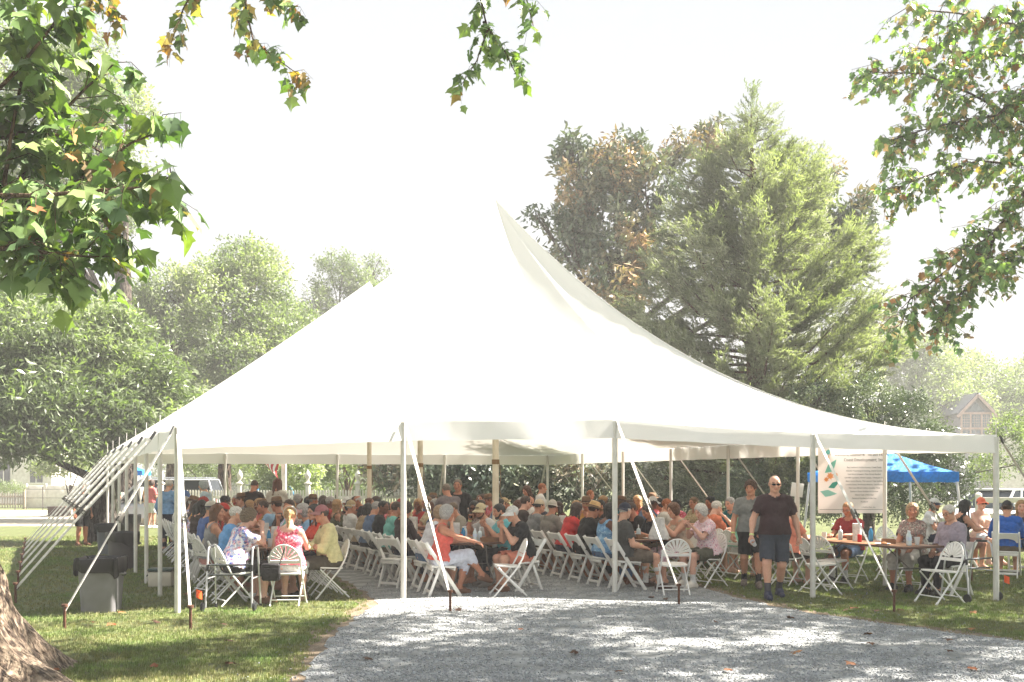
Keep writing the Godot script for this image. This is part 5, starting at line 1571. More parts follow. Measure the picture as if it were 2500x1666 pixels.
	seat("left", "R", 0.1, {"pose": "table", "fine": true, "skin": 0, "hair": ["short", Color(0.28, 0.22, 0.18)], "hat": ["cap", Color(0.62, 0.40, 0.42), Color(0.64, 0.44, 0.44)], "top": ["long", Color(0.86, 0.83, 0.62)], "bot": ["pants", Color(0.30, 0.27, 0.22)], "shoe": Color(0.2, 0.16, 0.13), "glasses": "clear", "belly": 0.03}, "man in pale yellow long sleeved shirt and faded red cap", "fan", "white fan backed chair under the man in the pale yellow shirt")
	seat("left", "R", 0.85, {"pose": "lookl", "fine": true, "fem": true, "skin": 1, "hair": ["long", dark], "glasses": "clear", "top": ["tee", Color(0.86, 0.26, 0.14)], "bot": ["capri", navy], "yaw": 0.35, "tune": "o"}, "dark haired woman with glasses in a bright orange red top", "fan", "white fan backed chair under the woman in orange red")
	seat("left", "R", 1.5, {"pose": "table", "fem": true, "skin": 0, "hair": ["bob", grey_hair], "hat": ["visor", Color(0.78, 0.62, 0.62)], "top": ["tee", Color(0.52, 0.70, 0.86)], "bot": ["capri", white]}, "woman in light blue with a pink visor beyond the yellow shirt", "fan", "white fan backed chair under the woman in the pink visor")
	seat("left", "R", 2.2, {"pose": "eat", "skin": 0, "hair": ["ring", grey_hair], "top": ["tee", dark_floral], "bot": ["shorts", khaki]}, "balding man in a dark patterned shirt facing left at the left table", "fan", "white fan backed chair under the balding man in the patterned shirt")
	seat("left", "L", 3.3, {"pose": "lookl", "skin": 0, "hair": ["crop", grey_hair], "hat": ["cap_back", Color(0.75, 0.74, 0.70), navy], "top": ["tee", Color(0.26, 0.38, 0.62)], "bot": ["shorts", khaki]}, "man in a white backed trucker cap and blue shirt", "slat", "white folding chair under the man in the trucker cap")
	seat("left", "L", 4.0, {"pose": "down", "skin": 0, "hair": ["short", dark], "hat": ["cap", black], "top": ["tee", black], "bot": ["shorts", black]}, "man in black cap and black tee leaning over the left table", "slat", "white folding chair under the man in the black cap")
	# --- middle row, near end ---
	seat("middle", "L", -0.32, {"pose": "cross", "fine": true, "fem": true, "skin": 2, "hair": ["bob", grey_hair], "top": ["tank", Color(0.88, 0.38, 0.33)], "bot": ["capri", Color(0.80, 0.82, 0.88)], "shoe": sandal}, "grey haired woman in a coral sleeveless blouse with crossed legs", "slat", "white slatted folding chair under the woman in coral", deg(-6), 0.04)
	seat("middle", "L", 0.42, {"pose": "eat", "fem": true, "skin": 1, "hair": ["bob", Color(0.68, 0.58, 0.46)], "top": ["tee", Color(0.84, 0.85, 0.88)], "bot": ["capri", denim]}, "fair haired woman in white beside the woman in coral", "slat", "white slatted folding chair under the fair haired woman in white")
	seat("middle", "L", 1.75, {"pose": "lookl", "fem": true, "skin": 2, "hair": ["curly", Color(0.20, 0.16, 0.12)], "top": ["long", Color(0.20, 0.14, 0.15)], "bot": ["pants", navy]}, "woman with short dark curls in a dark brown top", "slat", "white slatted folding chair under the woman in dark brown")
	seat("middle", "L", 2.5, {"pose": "table", "fem": true, "skin": 2, "hair": ["short", brown], "top": ["tee", Color(0.45, 0.74, 0.70)], "bot": ["shorts", khaki]}, "person in a mint green tee behind the dark curls", "slat", "white slatted folding chair under the person in mint green")
	seat("middle", "L", 3.2, {"pose": "lookr", "skin": 4, "hair": ["crop", dark], "top": ["tee", black], "bot": ["pants", black]}, "man in black on the left side of the middle table", "slat", "white slatted folding chair under the man in black, middle table")
	chair("slat", row_at("middle", 1.1, -1.0), deg(150), "empty white slatted folding chair turned away, left of the middle table")
	seat("middle", "R", -0.12, {"pose": "both", "fine": true, "skin": 1, "hair": ["short", white_hair], "hat": ["visor", white], "glasses": "clear", "top": ["tee", Color(0.05, 0.065, 0.075)], "bot": ["shorts", Color(0.84, 0.50, 0.40)], "shoe": sandal, "belly": 0.03, "lean": 0.30}, "white haired man in black polo, white visor and salmon shorts", "slat", "white slatted folding chair under the man in the white visor", deg(4))
	seat("middle", "R", 0.55, {"pose": "both", "fine": true, "skin": 0, "hair": ["short", dark], "beard": Color(0.06, 0.05, 0.045), "top": ["tee", Color(0.40, 0.74, 0.78)], "bot": ["pants", Color(0.08, 0.10, 0.14)], "shoe": Color(0.5, 0.48, 0.45), "tune": "b"}, "dark bearded man in an aqua tee next to the white visor", "slat", "white slatted folding chair under the man in aqua")
	seat("middle", "R", 1.22, {"pose": "eat", "fine": true, "skin": 0, "hair": ["short", brown], "hat": ["cap", Color(0.80, 0.74, 0.60)], "logo": "ESVA", "glasses": "clear", "beard": Color(0.3, 0.2, 0.14), "top": ["tee", Color(0.80, 0.80, 0.80)], "bot": ["shorts", khaki], "wrist": -1, "yaw": 0.5, "tune": "c", "holds": func(at, yaw, h, sc): drink_in_hand(at, yaw, h, sc)}, "man in a cream lettered cap drinking from a dark cup", "slat", "white slatted folding chair under the man in the cream cap")
	seat("middle", "R", 1.9, {"pose": "lookl", "fem": true, "skin": 4, "hair": ["bob", dark], "glasses": "dark", "top": ["tee", dark_floral], "bot": ["capri", navy]}, "dark haired woman in sunglasses and patterned top, middle table", "slat", "white slatted folding chair under the woman in sunglasses, middle table")
	seat("middle", "R", 2.6, {"pose": "eat", "skin": 0, "hair": ["crop", Color(0.45, 0.38, 0.3)], "top": ["tee", Color(0.62, 0.60, 0.55)], "bot": ["shorts", khaki]}, "man with cropped hair behind the white visor, middle table", "slat", "white slatted folding chair under the cropped haired man, middle table")
	chair("fan", P(-0.06, 14.72), deg(-80), "empty white fan backed chair in front of the man in salmon shorts")
	# --- right row, near end ---
	seat("right", "L", -0.3, {"pose": "sitback", "fine": true, "skin": 1, "hair": ["crop", white_hair], "hat": ["cap_back", navy, navy], "top": ["tee", Color(0.28, 0.28, 0.27)], "bot": ["shorts", Color(0.42, 0.37, 0.32)], "sock": white, "shoe": Color(0.22, 0.13, 0.11), "wrist": 1}, "man in charcoal tee, navy cap, taupe shorts and white socks", "slat", "white slatted folding chair under the man in the navy cap", deg(-8))
	seat("right", "L", 0.4, {"pose": "table", "fine": true, "fem": true, "skin": 4, "hair": ["dreads", dark], "top": ["tank", tie_dye], "bot": ["pants", denim]}, "woman with long dark locs in a blue tie dyed top", "slat", "white slatted folding chair under the woman in blue tie dye")
	seat("right", "L", 1.1, {"pose": "down", "fine": true, "skin": 2, "hair": ["short", brown], "hat": ["straw", Color(0.80, 0.66, 0.46), Color(0.24, 0.13, 0.12)], "top": ["tee", Color(0.06, 0.06, 0.065)], "bot": ["pants", black], "lean": 0.25, "pitch": 0.3, "tune": "h"}, "person in black wearing a wide straw hat with dark band", "slat", "white slatted folding chair under the person in the straw hat")
	seat("right", "L", 1.8, {"pose": "eat", "fem": true, "skin": 2, "hair": ["long", Color(0.22, 0.14, 0.1)], "top": ["tee", Color(0.80, 0.16, 0.16)], "bot": ["shorts", navy]}, "long haired woman in a red tee left of the straw hat", "slat", "white slatted folding chair under the woman in the red tee")
	seat("right", "L", 2.5, {"pose": "lookl", "skin": 2, "hair": ["crop", brown], "hat": ["cap_back", Color(0.72, 0.70, 0.66)], "top": ["tee", Color(0.52, 0.50, 0.47)], "bot": ["shorts", khaki]}, "man in a white mesh cap and warm grey tee, right table", "slat", "white slatted folding chair under the man in the white mesh cap")
	seat("right", "L", 3.2, {"pose": "table", "skin": 0, "hair": ["crop", brown], "hat": ["cap_back", Color(0.78, 0.72, 0.62), black], "top": ["tee", Color(0.50, 0.51, 0.52)], "bot": ["shorts", khaki], "belly": 0.05, "tune": "w"}, "broad man in grey tee and cream backed cap, right table", "fan", "beige fan backed chair under the broad man in grey")
	seat("right", "R", -0.42, {"pose": "both", "fine": true, "fem": true, "skin": 3, "hair": ["bob", white_hair], "top": ["tee", pale_floral], "bot": ["shorts", Color(0.34, 0.34, 0.28)], "sock": white, "shoe": Color(0.82, 0.80, 0.76), "wrist": -1, "pitch": 0.4, "tune": "w"}, "white haired woman in pink speckled blouse at the end of the right table", "fan", "white fan backed chair under the white haired woman", deg(6), 0.05)
	seat("right", "R", 0.3, {"pose": "both", "fine": true, "fem": true, "skin": 1, "hair": ["bob", Color(0.42, 0.27, 0.17)], "top": ["tank", Color(0.78, 0.70, 0.62)], "bot": ["capri", pale_floral], "tune": "s"}, "woman with straight brown hair in a sleeveless beige top, right table", "fan", "white fan backed chair under the brown haired woman in beige")
	seat("right", "R", 0.98, {"pose": "down", "skin": 0, "hair": ["short", Color(0.36, 0.33, 0.30)], "top": ["tee", Color(0.09, 0.11, 0.15)], "bot": ["shorts", khaki]}, "man with greying hair bowed over the right table in dark tee", "fan", "white fan backed chair under the greying man")
	seat("right", "R", 1.62, {"pose": "eat", "skin": 2, "hair": ["short", Color(0.25, 0.15, 0.1)], "top": ["tee", black], "bot": ["shorts", khaki]}, "brown haired man in black tee eating at the right table", "fan", "white fan backed chair under the brown haired man in black")
	seat("right", "R", 2.25, {"pose": "reach", "skin": 2, "hair": ["crop", Color(0.40, 0.3, 0.25)], "beard": grey_hair, "glasses": "dark", "top": ["tee", Color(0.17, 0.12, 0.10)], "bot": ["shorts", khaki]}, "bald man with sunglasses and grey beard at the right table", "fan", "white fan backed chair under the man with the grey beard")
	seat("right", "R", 2.95, {"pose": "table", "skin": 2, "hair": ["short", dark], "top": ["tee", Color(0.15, 0.10, 0.10)], "bot": ["shorts", khaki]}, "dark haired man beyond the grey beard at the right table", "fan", "white fan backed chair under the dark haired man, right table")
	chair("fan", P(2.42, 14.92), deg(183), "empty white fan backed chair at the head of the right table, seen from behind")
	# --- outer row on the grass at the right ---
	seat("outer", "R", 0.15, {"pose": "lap", "fine": true, "skin": 1, "hair": ["short", white_hair], "glasses": "clear", "top": ["long", Color(0.64, 0.60, 0.66)], "bot": ["pants", Color(0.09, 0.09, 0.11)], "shoe": Color(0.12, 0.10, 0.09), "pitch": 0.3, "lean": 0.06, "belly": 0.03, "tune": "g"}, "white haired man with glasses in a lilac striped shirt", "slat", "white slatted folding chair under the man in the lilac shirt")
	seat("outer", "R", 0.95, {"pose": "lap", "fine": true, "fem": true, "skin": 2, "hair": ["bob", Color(0.72, 0.60, 0.44)], "top": ["tee", dark_floral], "bot": ["capri", Color(0.82, 0.80, 0.78)], "shoe": Color(0.1, 0.09, 0.09), "yaw": 0.4, "tune": "y"}, "smiling blond woman in a dark floral blouse beside the lilac shirt", "fan", "white fan backed chair under the smiling blond woman", deg(24))
	seat("outer", "R", 2.3, {"pose": "down", "skin": 2, "hair": ["short", Color(0.70, 0.52, 0.34)], "glasses": "clear", "top": ["tee", Color(0.55, 0.10, 0.12)], "bot": ["shorts", denim], "sock": white, "shoe": black, "lean": 0.1, "pitch": 0.3, "tune": "r"}, "sandy haired man in a dark red tee across the outer table", "fan", "white fan backed chair under the man in dark red", deg(20))
	seat("outer", "L", 2.2, {"pose": "table", "fine": true, "fem": true, "skin": 3, "hair": ["bob", Color(0.80, 0.76, 0.70)], "top": ["tee", Color(0.90, 0.55, 0.45)], "bot": ["shorts", leopard], "tune": "p"}, "white haired woman in peach seen from behind at the outer table", "fan", "white fan backed chair under the woman in peach", deg(16))
	for e in [[P(4.62, 14.95), 100.0, "empty fan backed chair beside the second front pole from the right"], [P(5.0, 15.6), 120.0, "empty fan backed chair tucked at the near side of the outer table"], [P(5.95, 13.85), -72.0, "empty white fan backed chair on the grass in front of the lilac shirt"], [P(4.35, 16.3), 105.0, "empty fan backed chair behind the bald walking man"], [P(6.5, 16.9), -60.0, "empty fan backed chair on the far side of the outer table"], [P(2.95, 17.2), -70.0, "beige empty chair beyond the white haired woman in pink"], [P(3.45, 17.6), -60.0, "beige empty chair in the sun behind the walking pair"], [P(7.05, 18.4), 20.0, "white chair back in the sun between the couple and the bearded man"]]:
		chair("fan", e[0], deg(e[1]), e[2])
	# behind, in the sun along the right edge
	seat("outer", "L", 4.4, {"pose": "down", "skin": 3, "hair": ["short", white_hair], "top": ["tee", Color(0.88, 0.50, 0.36)], "bot": ["shorts", white], "lean": 0.2, "pitch": 0.3, "tune": "o"}, "white haired man in an orange tee sitting in the sun", "fan", "beige fan backed chair under the man in the orange tee")
	seat("outer", "L", 3.5, {"pose": "table", "fem": true, "skin": 3, "hair": ["bob", white_hair], "top": ["tee", Color(0.55, 0.78, 0.68)], "bot": ["capri", white]}, "woman with a white bob and pale green top in the sun", "fan", "beige fan backed chair under the woman in pale green")
	seat("outer", "R", 4.9, {"pose": "table", "fem": true, "skin": 3, "hair": ["bob", Color(0.78, 0.58, 0.40)], "top": ["tee", white], "bot": ["capri", white]}, "strawberry blond woman in white in the sun, far right of the tent", "fan", "fan backed chair under the strawberry blond woman")
	seat("outer", "L", 6.0, {"pose": "lookr", "skin": 0, "hair": ["short", Color(0.72, 0.42, 0.24)], "top": ["tee", Color(0.85, 0.83, 0.80)], "bot": ["shorts", khaki]}, "red haired boy in white near the back right poles", "fan", "fan backed chair under the red haired boy")
	# far right table
	chair("slat", P(8.72, 17.55), deg(150), "white slatted folding chair under the man in bright blue")
	person(P(8.72, 17.55), deg(150), {"pose": "table", "fine": true, "skin": 0, "hair": ["short", brown], "hat": ["cap", Color(0.16, 0.15, 0.17)], "top": ["long", Color(0.04, 0.36, 0.72)], "bot": ["shorts", Color(0.40, 0.36, 0.30)], "shoe": black, "belly": 0.04, "tune": "z"}, "man in a bright blue shirt and dark cap seen from behind")
	chair("slat", P(8.55, 19.0), deg(100), "white slatted folding chair under the dark haired woman at far right")
	person(P(8.55, 19.0), deg(100), {"pose": "table", "fem": true, "skin": 0, "hair": ["long", dark], "top": ["tank", black], "bot": ["shorts", Color(0.7, 0.5, 0.45)]}, "woman with long dark hair in black beside the right corner pole")
	chair("slat", P(9.6, 20.3), deg(10), "white slatted folding chair under the woman in the orange cap")
	person(P(9.6, 20.3), deg(10), {"pose": "lap", "fem": true, "skin": 3, "hair": ["short", brown], "hat": ["cap", Color(0.90, 0.45, 0.32)], "glasses": "dark", "top": ["tank", Color(0.88, 0.72, 0.64)], "bot": ["shorts", white]}, "person in orange cap and sunglasses in full sun at far right")
	chair("slat", P(8.45, 20.2), deg(60), "white slatted folding chair under the bearded man at right")
	person(P(8.45, 20.2), deg(60), {"pose": "table", "skin": 0, "hair": ["short", dark], "beard": Color(0.12, 0.08, 0.06), "hat": ["cap", Color(0.82, 0.82, 0.80), navy], "top": ["tee", white], "bot": ["shorts", navy]}, "bearded man in white and navy cap behind the lilac shirt")
	chair("slat", P(9.5, 18.6), deg(-20), "white slatted folding chair under the fair haired woman at the right edge")
	person(P(9.5, 18.6), deg(-20), {"pose": "table", "fem": true, "skin": 3, "hair": ["long", blond], "top": ["tee", Color(0.30, 0.30, 0.33)], "bot": ["shorts", denim]}, "fair haired woman facing the camera at the right edge of the picture")
	# --- standing ---
	for e in [
		[P(-5.75, 22.0), 170.0, {"pose": "serve", "skin": 2, "hair": ["crop", brown], "top": ["tee", Color(0.17, 0.13, 0.13)], "bot": ["pants", black], "shoe": black}, "man in dark brown shirt standing with his back turned, under the left back"],
		[P(-5.05, 21.3), 178.0, {"pose": "serve", "fem": true, "skin": 0, "hair": ["long", auburn], "top": ["tee", Color(0.76, 0.73, 0.68)], "bot": ["pants", Color(0.15, 0.13, 0.13)], "shoe": black, "scale": 1.02}, "woman with long auburn hair and off white tee standing, back turned"],
		[P(-8.15, 23.6), 165.0, {"pose": "stand", "skin": 1, "hair": ["short", white_hair], "top": ["long", Color(0.48, 0.64, 0.82)], "bot": ["pants", navy], "shoe": black}, "white haired man in light blue shirt standing behind the corner poles"],
		[P(-8.35, 25.0), -10.0, {"pose": "stand", "skin": 1, "hair": ["short", grey_hair], "hat": ["cap", Color(0.16, 0.22, 0.42)], "top": ["tee", Color(0.35, 0.47, 0.70)], "bot": ["pants", tan], "shoe": black}, "man in a blue cap facing the white haired man in light blue"],
		[P(-6.95, 22.6), -95.0, {"pose": "point", "fem": true, "skin": 1, "hair": ["bob", Color(0.74, 0.78, 0.80)], "top": ["tee", Color(0.70, 0.78, 0.82)], "bot": ["capri", Color(0.55, 0.65, 0.75)], "shoe": white, "scale": 0.99}, "grey haired woman in pale blue standing and gesturing to the left"],
		[P(-1.15, 18.9), -150.0, {"pose": "bend", "skin": 2, "hair": ["short", Color(0.52, 0.46, 0.40)], "top": ["long", Color(0.46, 0.43, 0.44)], "bot": ["pants", navy], "shoe": black, "lean": 0.3, "pitch": 0.35, "scale": 0.97}, "grey haired man in grey shirt standing over the middle table"],
		[P(-1.08, 20.0), -10.0, {"pose": "stand", "skin": 2, "hair": ["short", Color(0.50, 0.44, 0.38)], "top": ["tee", black], "bot": ["pants", navy], "shoe": black, "scale": 1.0}, "man in black tee standing and smiling in the middle of the tent"],
		[P(0.36, 22.3), -60.0, {"pose": "stand", "fem": true, "skin": 0, "hair": ["long", Color(0.36, 0.22, 0.14)], "top": ["tank", Color(0.75, 0.50, 0.38)], "bot": ["shorts", denim], "shoe": white, "scale": 0.92, "pitch": 0.35, "tune": "q"}, "girl with long brown hair standing at the back right"],
		[P(0.66, 22.9), 95.0, {"pose": "stand", "skin": 0, "hair": ["short", Color(0.66, 0.38, 0.20)], "top": ["tee", white], "bot": ["shorts", denim], "shoe": white, "scale": 0.95}, "ginger boy in white standing in the sun at the back right"],
		[P(1.75, 22.6), 60.0, {"pose": "stand", "skin": 0, "hair": ["short", Color(0.70, 0.42, 0.22)], "top": ["tee", white], "bot": ["shorts", denim], "shoe": white, "scale": 0.86}, "small red haired child in white standing by the straw hat"],
		[P(-11.15, 25.8), 60.0, {"pose": "stand", "fem": true, "skin": 2, "hair": ["long", dark], "top": ["tee", Color(0.06, 0.06, 0.065)], "bot": ["shorts", black], "shoe": sandal, "scale": 0.95}, "woman in a black dress standing outside the left tent straps"],
		[P(-15.1, 37.0), 30.0, {"pose": "stand", "fem": true, "skin": 1, "hair": ["long", brown], "top": ["tee", Color(0.85, 0.40, 0.32)], "bot": ["shorts", denim], "shoe": white}, "woman in orange red standing near the far left blue canopy"],
		[P(-14.5, 36.2), -20.0, {"pose": "stand", "skin": 0, "hair": ["short", brown], "top": ["tee", Color(0.15, 0.55, 0.42)], "bot": ["shorts", Color(0.30, 0.38, 0.55)], "shoe": white}, "man in a green tee standing near the far left blue canopy"],
		[P(-13.4, 36.8), 60.0, {"pose": "stand", "fem": true, "skin": 0, "hair": ["long", blond], "top": ["tee", Color(0.85, 0.62, 0.28)], "bot": ["shorts", white], "shoe": white}, "woman in mustard yellow standing at the far left beyond the straps"],
		[P(-12.9, 35.6), 160.0, {"pose": "stand", "fem": true, "skin": 0, "hair": ["bob", brown], "top": ["tee", Color(0.82, 0.42, 0.42)], "bot": ["shorts", white], "shoe": white}, "woman in salmon pink standing in the sun beyond the left straps"],
		]:
		person(e[0], deg(e[1]), e[2], e[3])
	# --- the rest of the crowd, seat by seat ---
	var tops := [["black", black], ["navy", navy], ["white", white], ["grey", Color(0.48, 0.48, 0.48)], ["coral", Color(0.84, 0.42, 0.36)], ["red", Color(0.66, 0.15, 0.14)], ["olive", Color(0.32, 0.33, 0.22)], ["teal", Color(0.16, 0.45, 0.48)], ["light blue", Color(0.52, 0.68, 0.82)], ["tan", Color(0.66, 0.58, 0.46)], ["dark brown", Color(0.20, 0.14, 0.12)], ["plaid", plaid], ["patterned", dark_floral], ["denim blue", denim], ["mustard", Color(0.78, 0.56, 0.20)], ["maroon", Color(0.34, 0.12, 0.14)], ["blue floral", blue_floral], ["pink floral", pink_floral], ["leopard print", leopard], ["aqua", Color(0.45, 0.74, 0.72)]]
	var hairs := [["grey", "short", grey_hair], ["white", "ring", white_hair], ["brown", "short", brown], ["dark", "short", dark], ["cropped", "crop", brown], ["sandy", "short", Color(0.55, 0.42, 0.28)]]
	var fhairs := [["grey bobbed", "bob", grey_hair], ["long brown", "long", brown], ["blond", "bob", blond], ["long dark", "long", dark], ["curly auburn", "curly", auburn], ["long blond", "long", blond], ["pinned up brown", "bun", brown], ["curly black", "afro", dark]]
	var list := ["table", "table", "eat", "down", "lookl", "lookr", "both", "lap", "reach"]
	for row in [["left", {"L": 4.7, "R": 2.9}, 11.6], ["middle", {"L": 3.9, "R": 3.3}, 11.4], ["right", {"L": 3.9, "R": 3.65}, 11.0], ["outer", {"L": 6.8, "R": 5.6}, 9.5]]:
		for side in ["L", "R"]:
			var s: float = row[1][side]
			while s < row[2]:
				var along := s + rnd(-0.06, 0.06)
				var nth := int((s + 0.55) / 0.61) + 1
				s += 0.61
				if nth > 19: break
				var where := "%s seat %s of %s table row" % [NTH[nth], "left" if side == "L" else "right", row[0]]
				var kind := "slat" if row[0] in ["middle", "right"] else "fan"
				if rng.randf() < 0.03: 
					chair(kind, row_at(row[0], along, (-0.72 if side == "L" else 0.72)), atan2(-W.x, W.y) + (PI if side == "L" else 0.0), "empty white folding chair, " + where)
					continue
				var fem := rng.randf() < 0.5
				var tp: Array = tops[rng.randi() % tops.size()]
				var hr: Array = fhairs[rng.randi() % fhairs.size()] if fem else hairs[rng.randi() % hairs.size()]
				var d := {"pose": list[rng.randi() % list.size()], "fem": fem, "skin": [0, 0, 1, 2, 2, 3, 4, 5][rng.randi() % 8], "hair": [hr[1], hr[2]], "top": [["tee", "tee", "long", "tank" if fem else "tee"][rng.randi() % 4], tp[1]], "bot": ["shorts", [khaki, navy, denim, white, black][rng.randi() % 5]], "scale": rnd(0.95, 1.04) * (0.98 if fem else 1.01)}
				var look: String = hr[0] + " haired"
				if not fem and rng.randf() < 0.4:
					var hc: Array = [["navy", navy], ["tan", Color(0.68, 0.60, 0.46)], ["white", white], ["black", black], ["red", Color(0.6, 0.14, 0.12)]][rng.randi() % 5]
					var hk: String = ["cap", "cap", "cap_back", "fedora"][rng.randi() % 4]
					d.hat = [hk, hc[1]] if hk != "fedora" else [hk, Color(0.45, 0.33, 0.22), Color(0.2, 0.13, 0.1)]
					if hk == "fedora": look = "brown hatted"
					else: look = hc[0] + " capped"
				if rng.randf() < 0.25: d.glasses = "clear" if rng.randf() < 0.6 else "dark"
				seat(row[0], side, along, d, "%s %s in %s top, %s" % [look, "woman" if fem else "man", tp[0], where], kind, "white folding chair, %s" % where, rnd(-0.22, 0.22))
func hand_spot(at: Vector3, yaw: float, h: Array, sc: float) -> Transform3D:
	var x := T(at, yaw)
	return Transform3D(x.basis, x * ((h[0] + h[1] * 0.07) * sc))
func cup_in_hand(at: Vector3, yaw: float, h: Array, sc: float) -> void:
	var q := hand_spot(at, yaw, h, sc)
	var t := thing("paper_cup", "crumpled white paper cup in the right hand of the bald man", "cup", q.origin + Vector3(0.03, -0.03, 0.03))
	obj("wall", G().lathe([Vector2(0.026, -0.055), Vector2(0.028, -0.05), Vector2(0.037, 0.055), Vector2(0.035, 0.055), Vector2(0.026, -0.048), Vector2(0.001, -0.048)], 14, Transform3D(Basis(Vector3.RIGHT, 0.9) * Basis(Vector3.BACK, 0.5), Vector3.ZERO)), mat(Color(0.85, 0.85, 0.87), 0.5), t)
func drink_in_hand(at: Vector3, yaw: float, h: Array, sc: float) -> void:
	var q := hand_spot(at, yaw, h, sc)
	var t := thing("drinking_cup", "dark drink in a clear cup held by the man in the cream cap", "cup", q.origin + Vector3(0, 0, 0.02))
	obj("wall", G().lathe([Vector2(0.03, -0.05), Vector2(0.04, 0.06), Vector2(0.038, 0.06), Vector2(0.029, -0.045), Vector2(0.001, -0.045)], 14), mat(Color(0.16, 0.10, 0.09), 0.2), t)

# ---------- fences, cars, houses, canopies behind ----------
func picket_fence(label: String, a: Vector3, b: Vector3, h: float, pitch: float, col: Color, posts: Array, finial := true) -> void:
	var t := thing("picket_fence", label, "fence", (a + b) / 2)
	var m := mat(col, 0.6, "paint")
	var off := Transform3D(Basis(), -t.position)
	var d := (b - a).normalized(); var side := Vector3(d.z, 0, -d.x)
	var g := G()
	for y in [0.28, h - 0.26]: g.bar(a + Vector3.UP * y + side * 0.03, b + Vector3.UP * y + side * 0.03, 0.03, 0.09, Vector3.UP)
	obj("rail", g, m, t, off)
	var pk := G()
	var poly := PackedVector2Array([Vector2(-0.031, 0.05), Vector2(0.031, 0.05), Vector2(0.031, h - 0.05), Vector2(0.016, h), Vector2(-0.016, h), Vector2(-0.031, h - 0.05)])
	pk.plate(poly, 0.02)
	var pm := pk.mesh()
	var n := int(a.distance_to(b) / pitch)
	for i in n: obj("picket", pm, m, t, off * Transform3D(Basis(d, Vector3.UP, d.cross(Vector3.UP)), a + d * (i + 0.5) * pitch))
	for s in posts:
		var p := a.lerp(b, s)
		var q := obj("post", G().box(Vector3(0.15, h + 0.2, 0.15), Transform3D(Basis(d, Vector3.UP, d.cross(Vector3.UP)), p + Vector3.UP * (h + 0.2) / 2), 0.01), m, t, off)
		if finial:
			var f := G()
			f.box(Vector3(0.24, 0.06, 0.24), T(p + Vector3.UP * (h + 0.23)), 0.01)
			f.lathe([Vector2(0.10, h + 0.26), Vector2(0.05, h + 0.32), Vector2(0.045, h + 0.36), Vector2(0.10, h + 0.46), Vector2(0.115, h + 0.56), Vector2(0.07, h + 0.63), Vector2(0.05, h + 0.66), Vector2(0.03, h + 0.71), Vector2(0.001, h + 0.74)], 14, T(p))
			obj("finial", f, m, q)
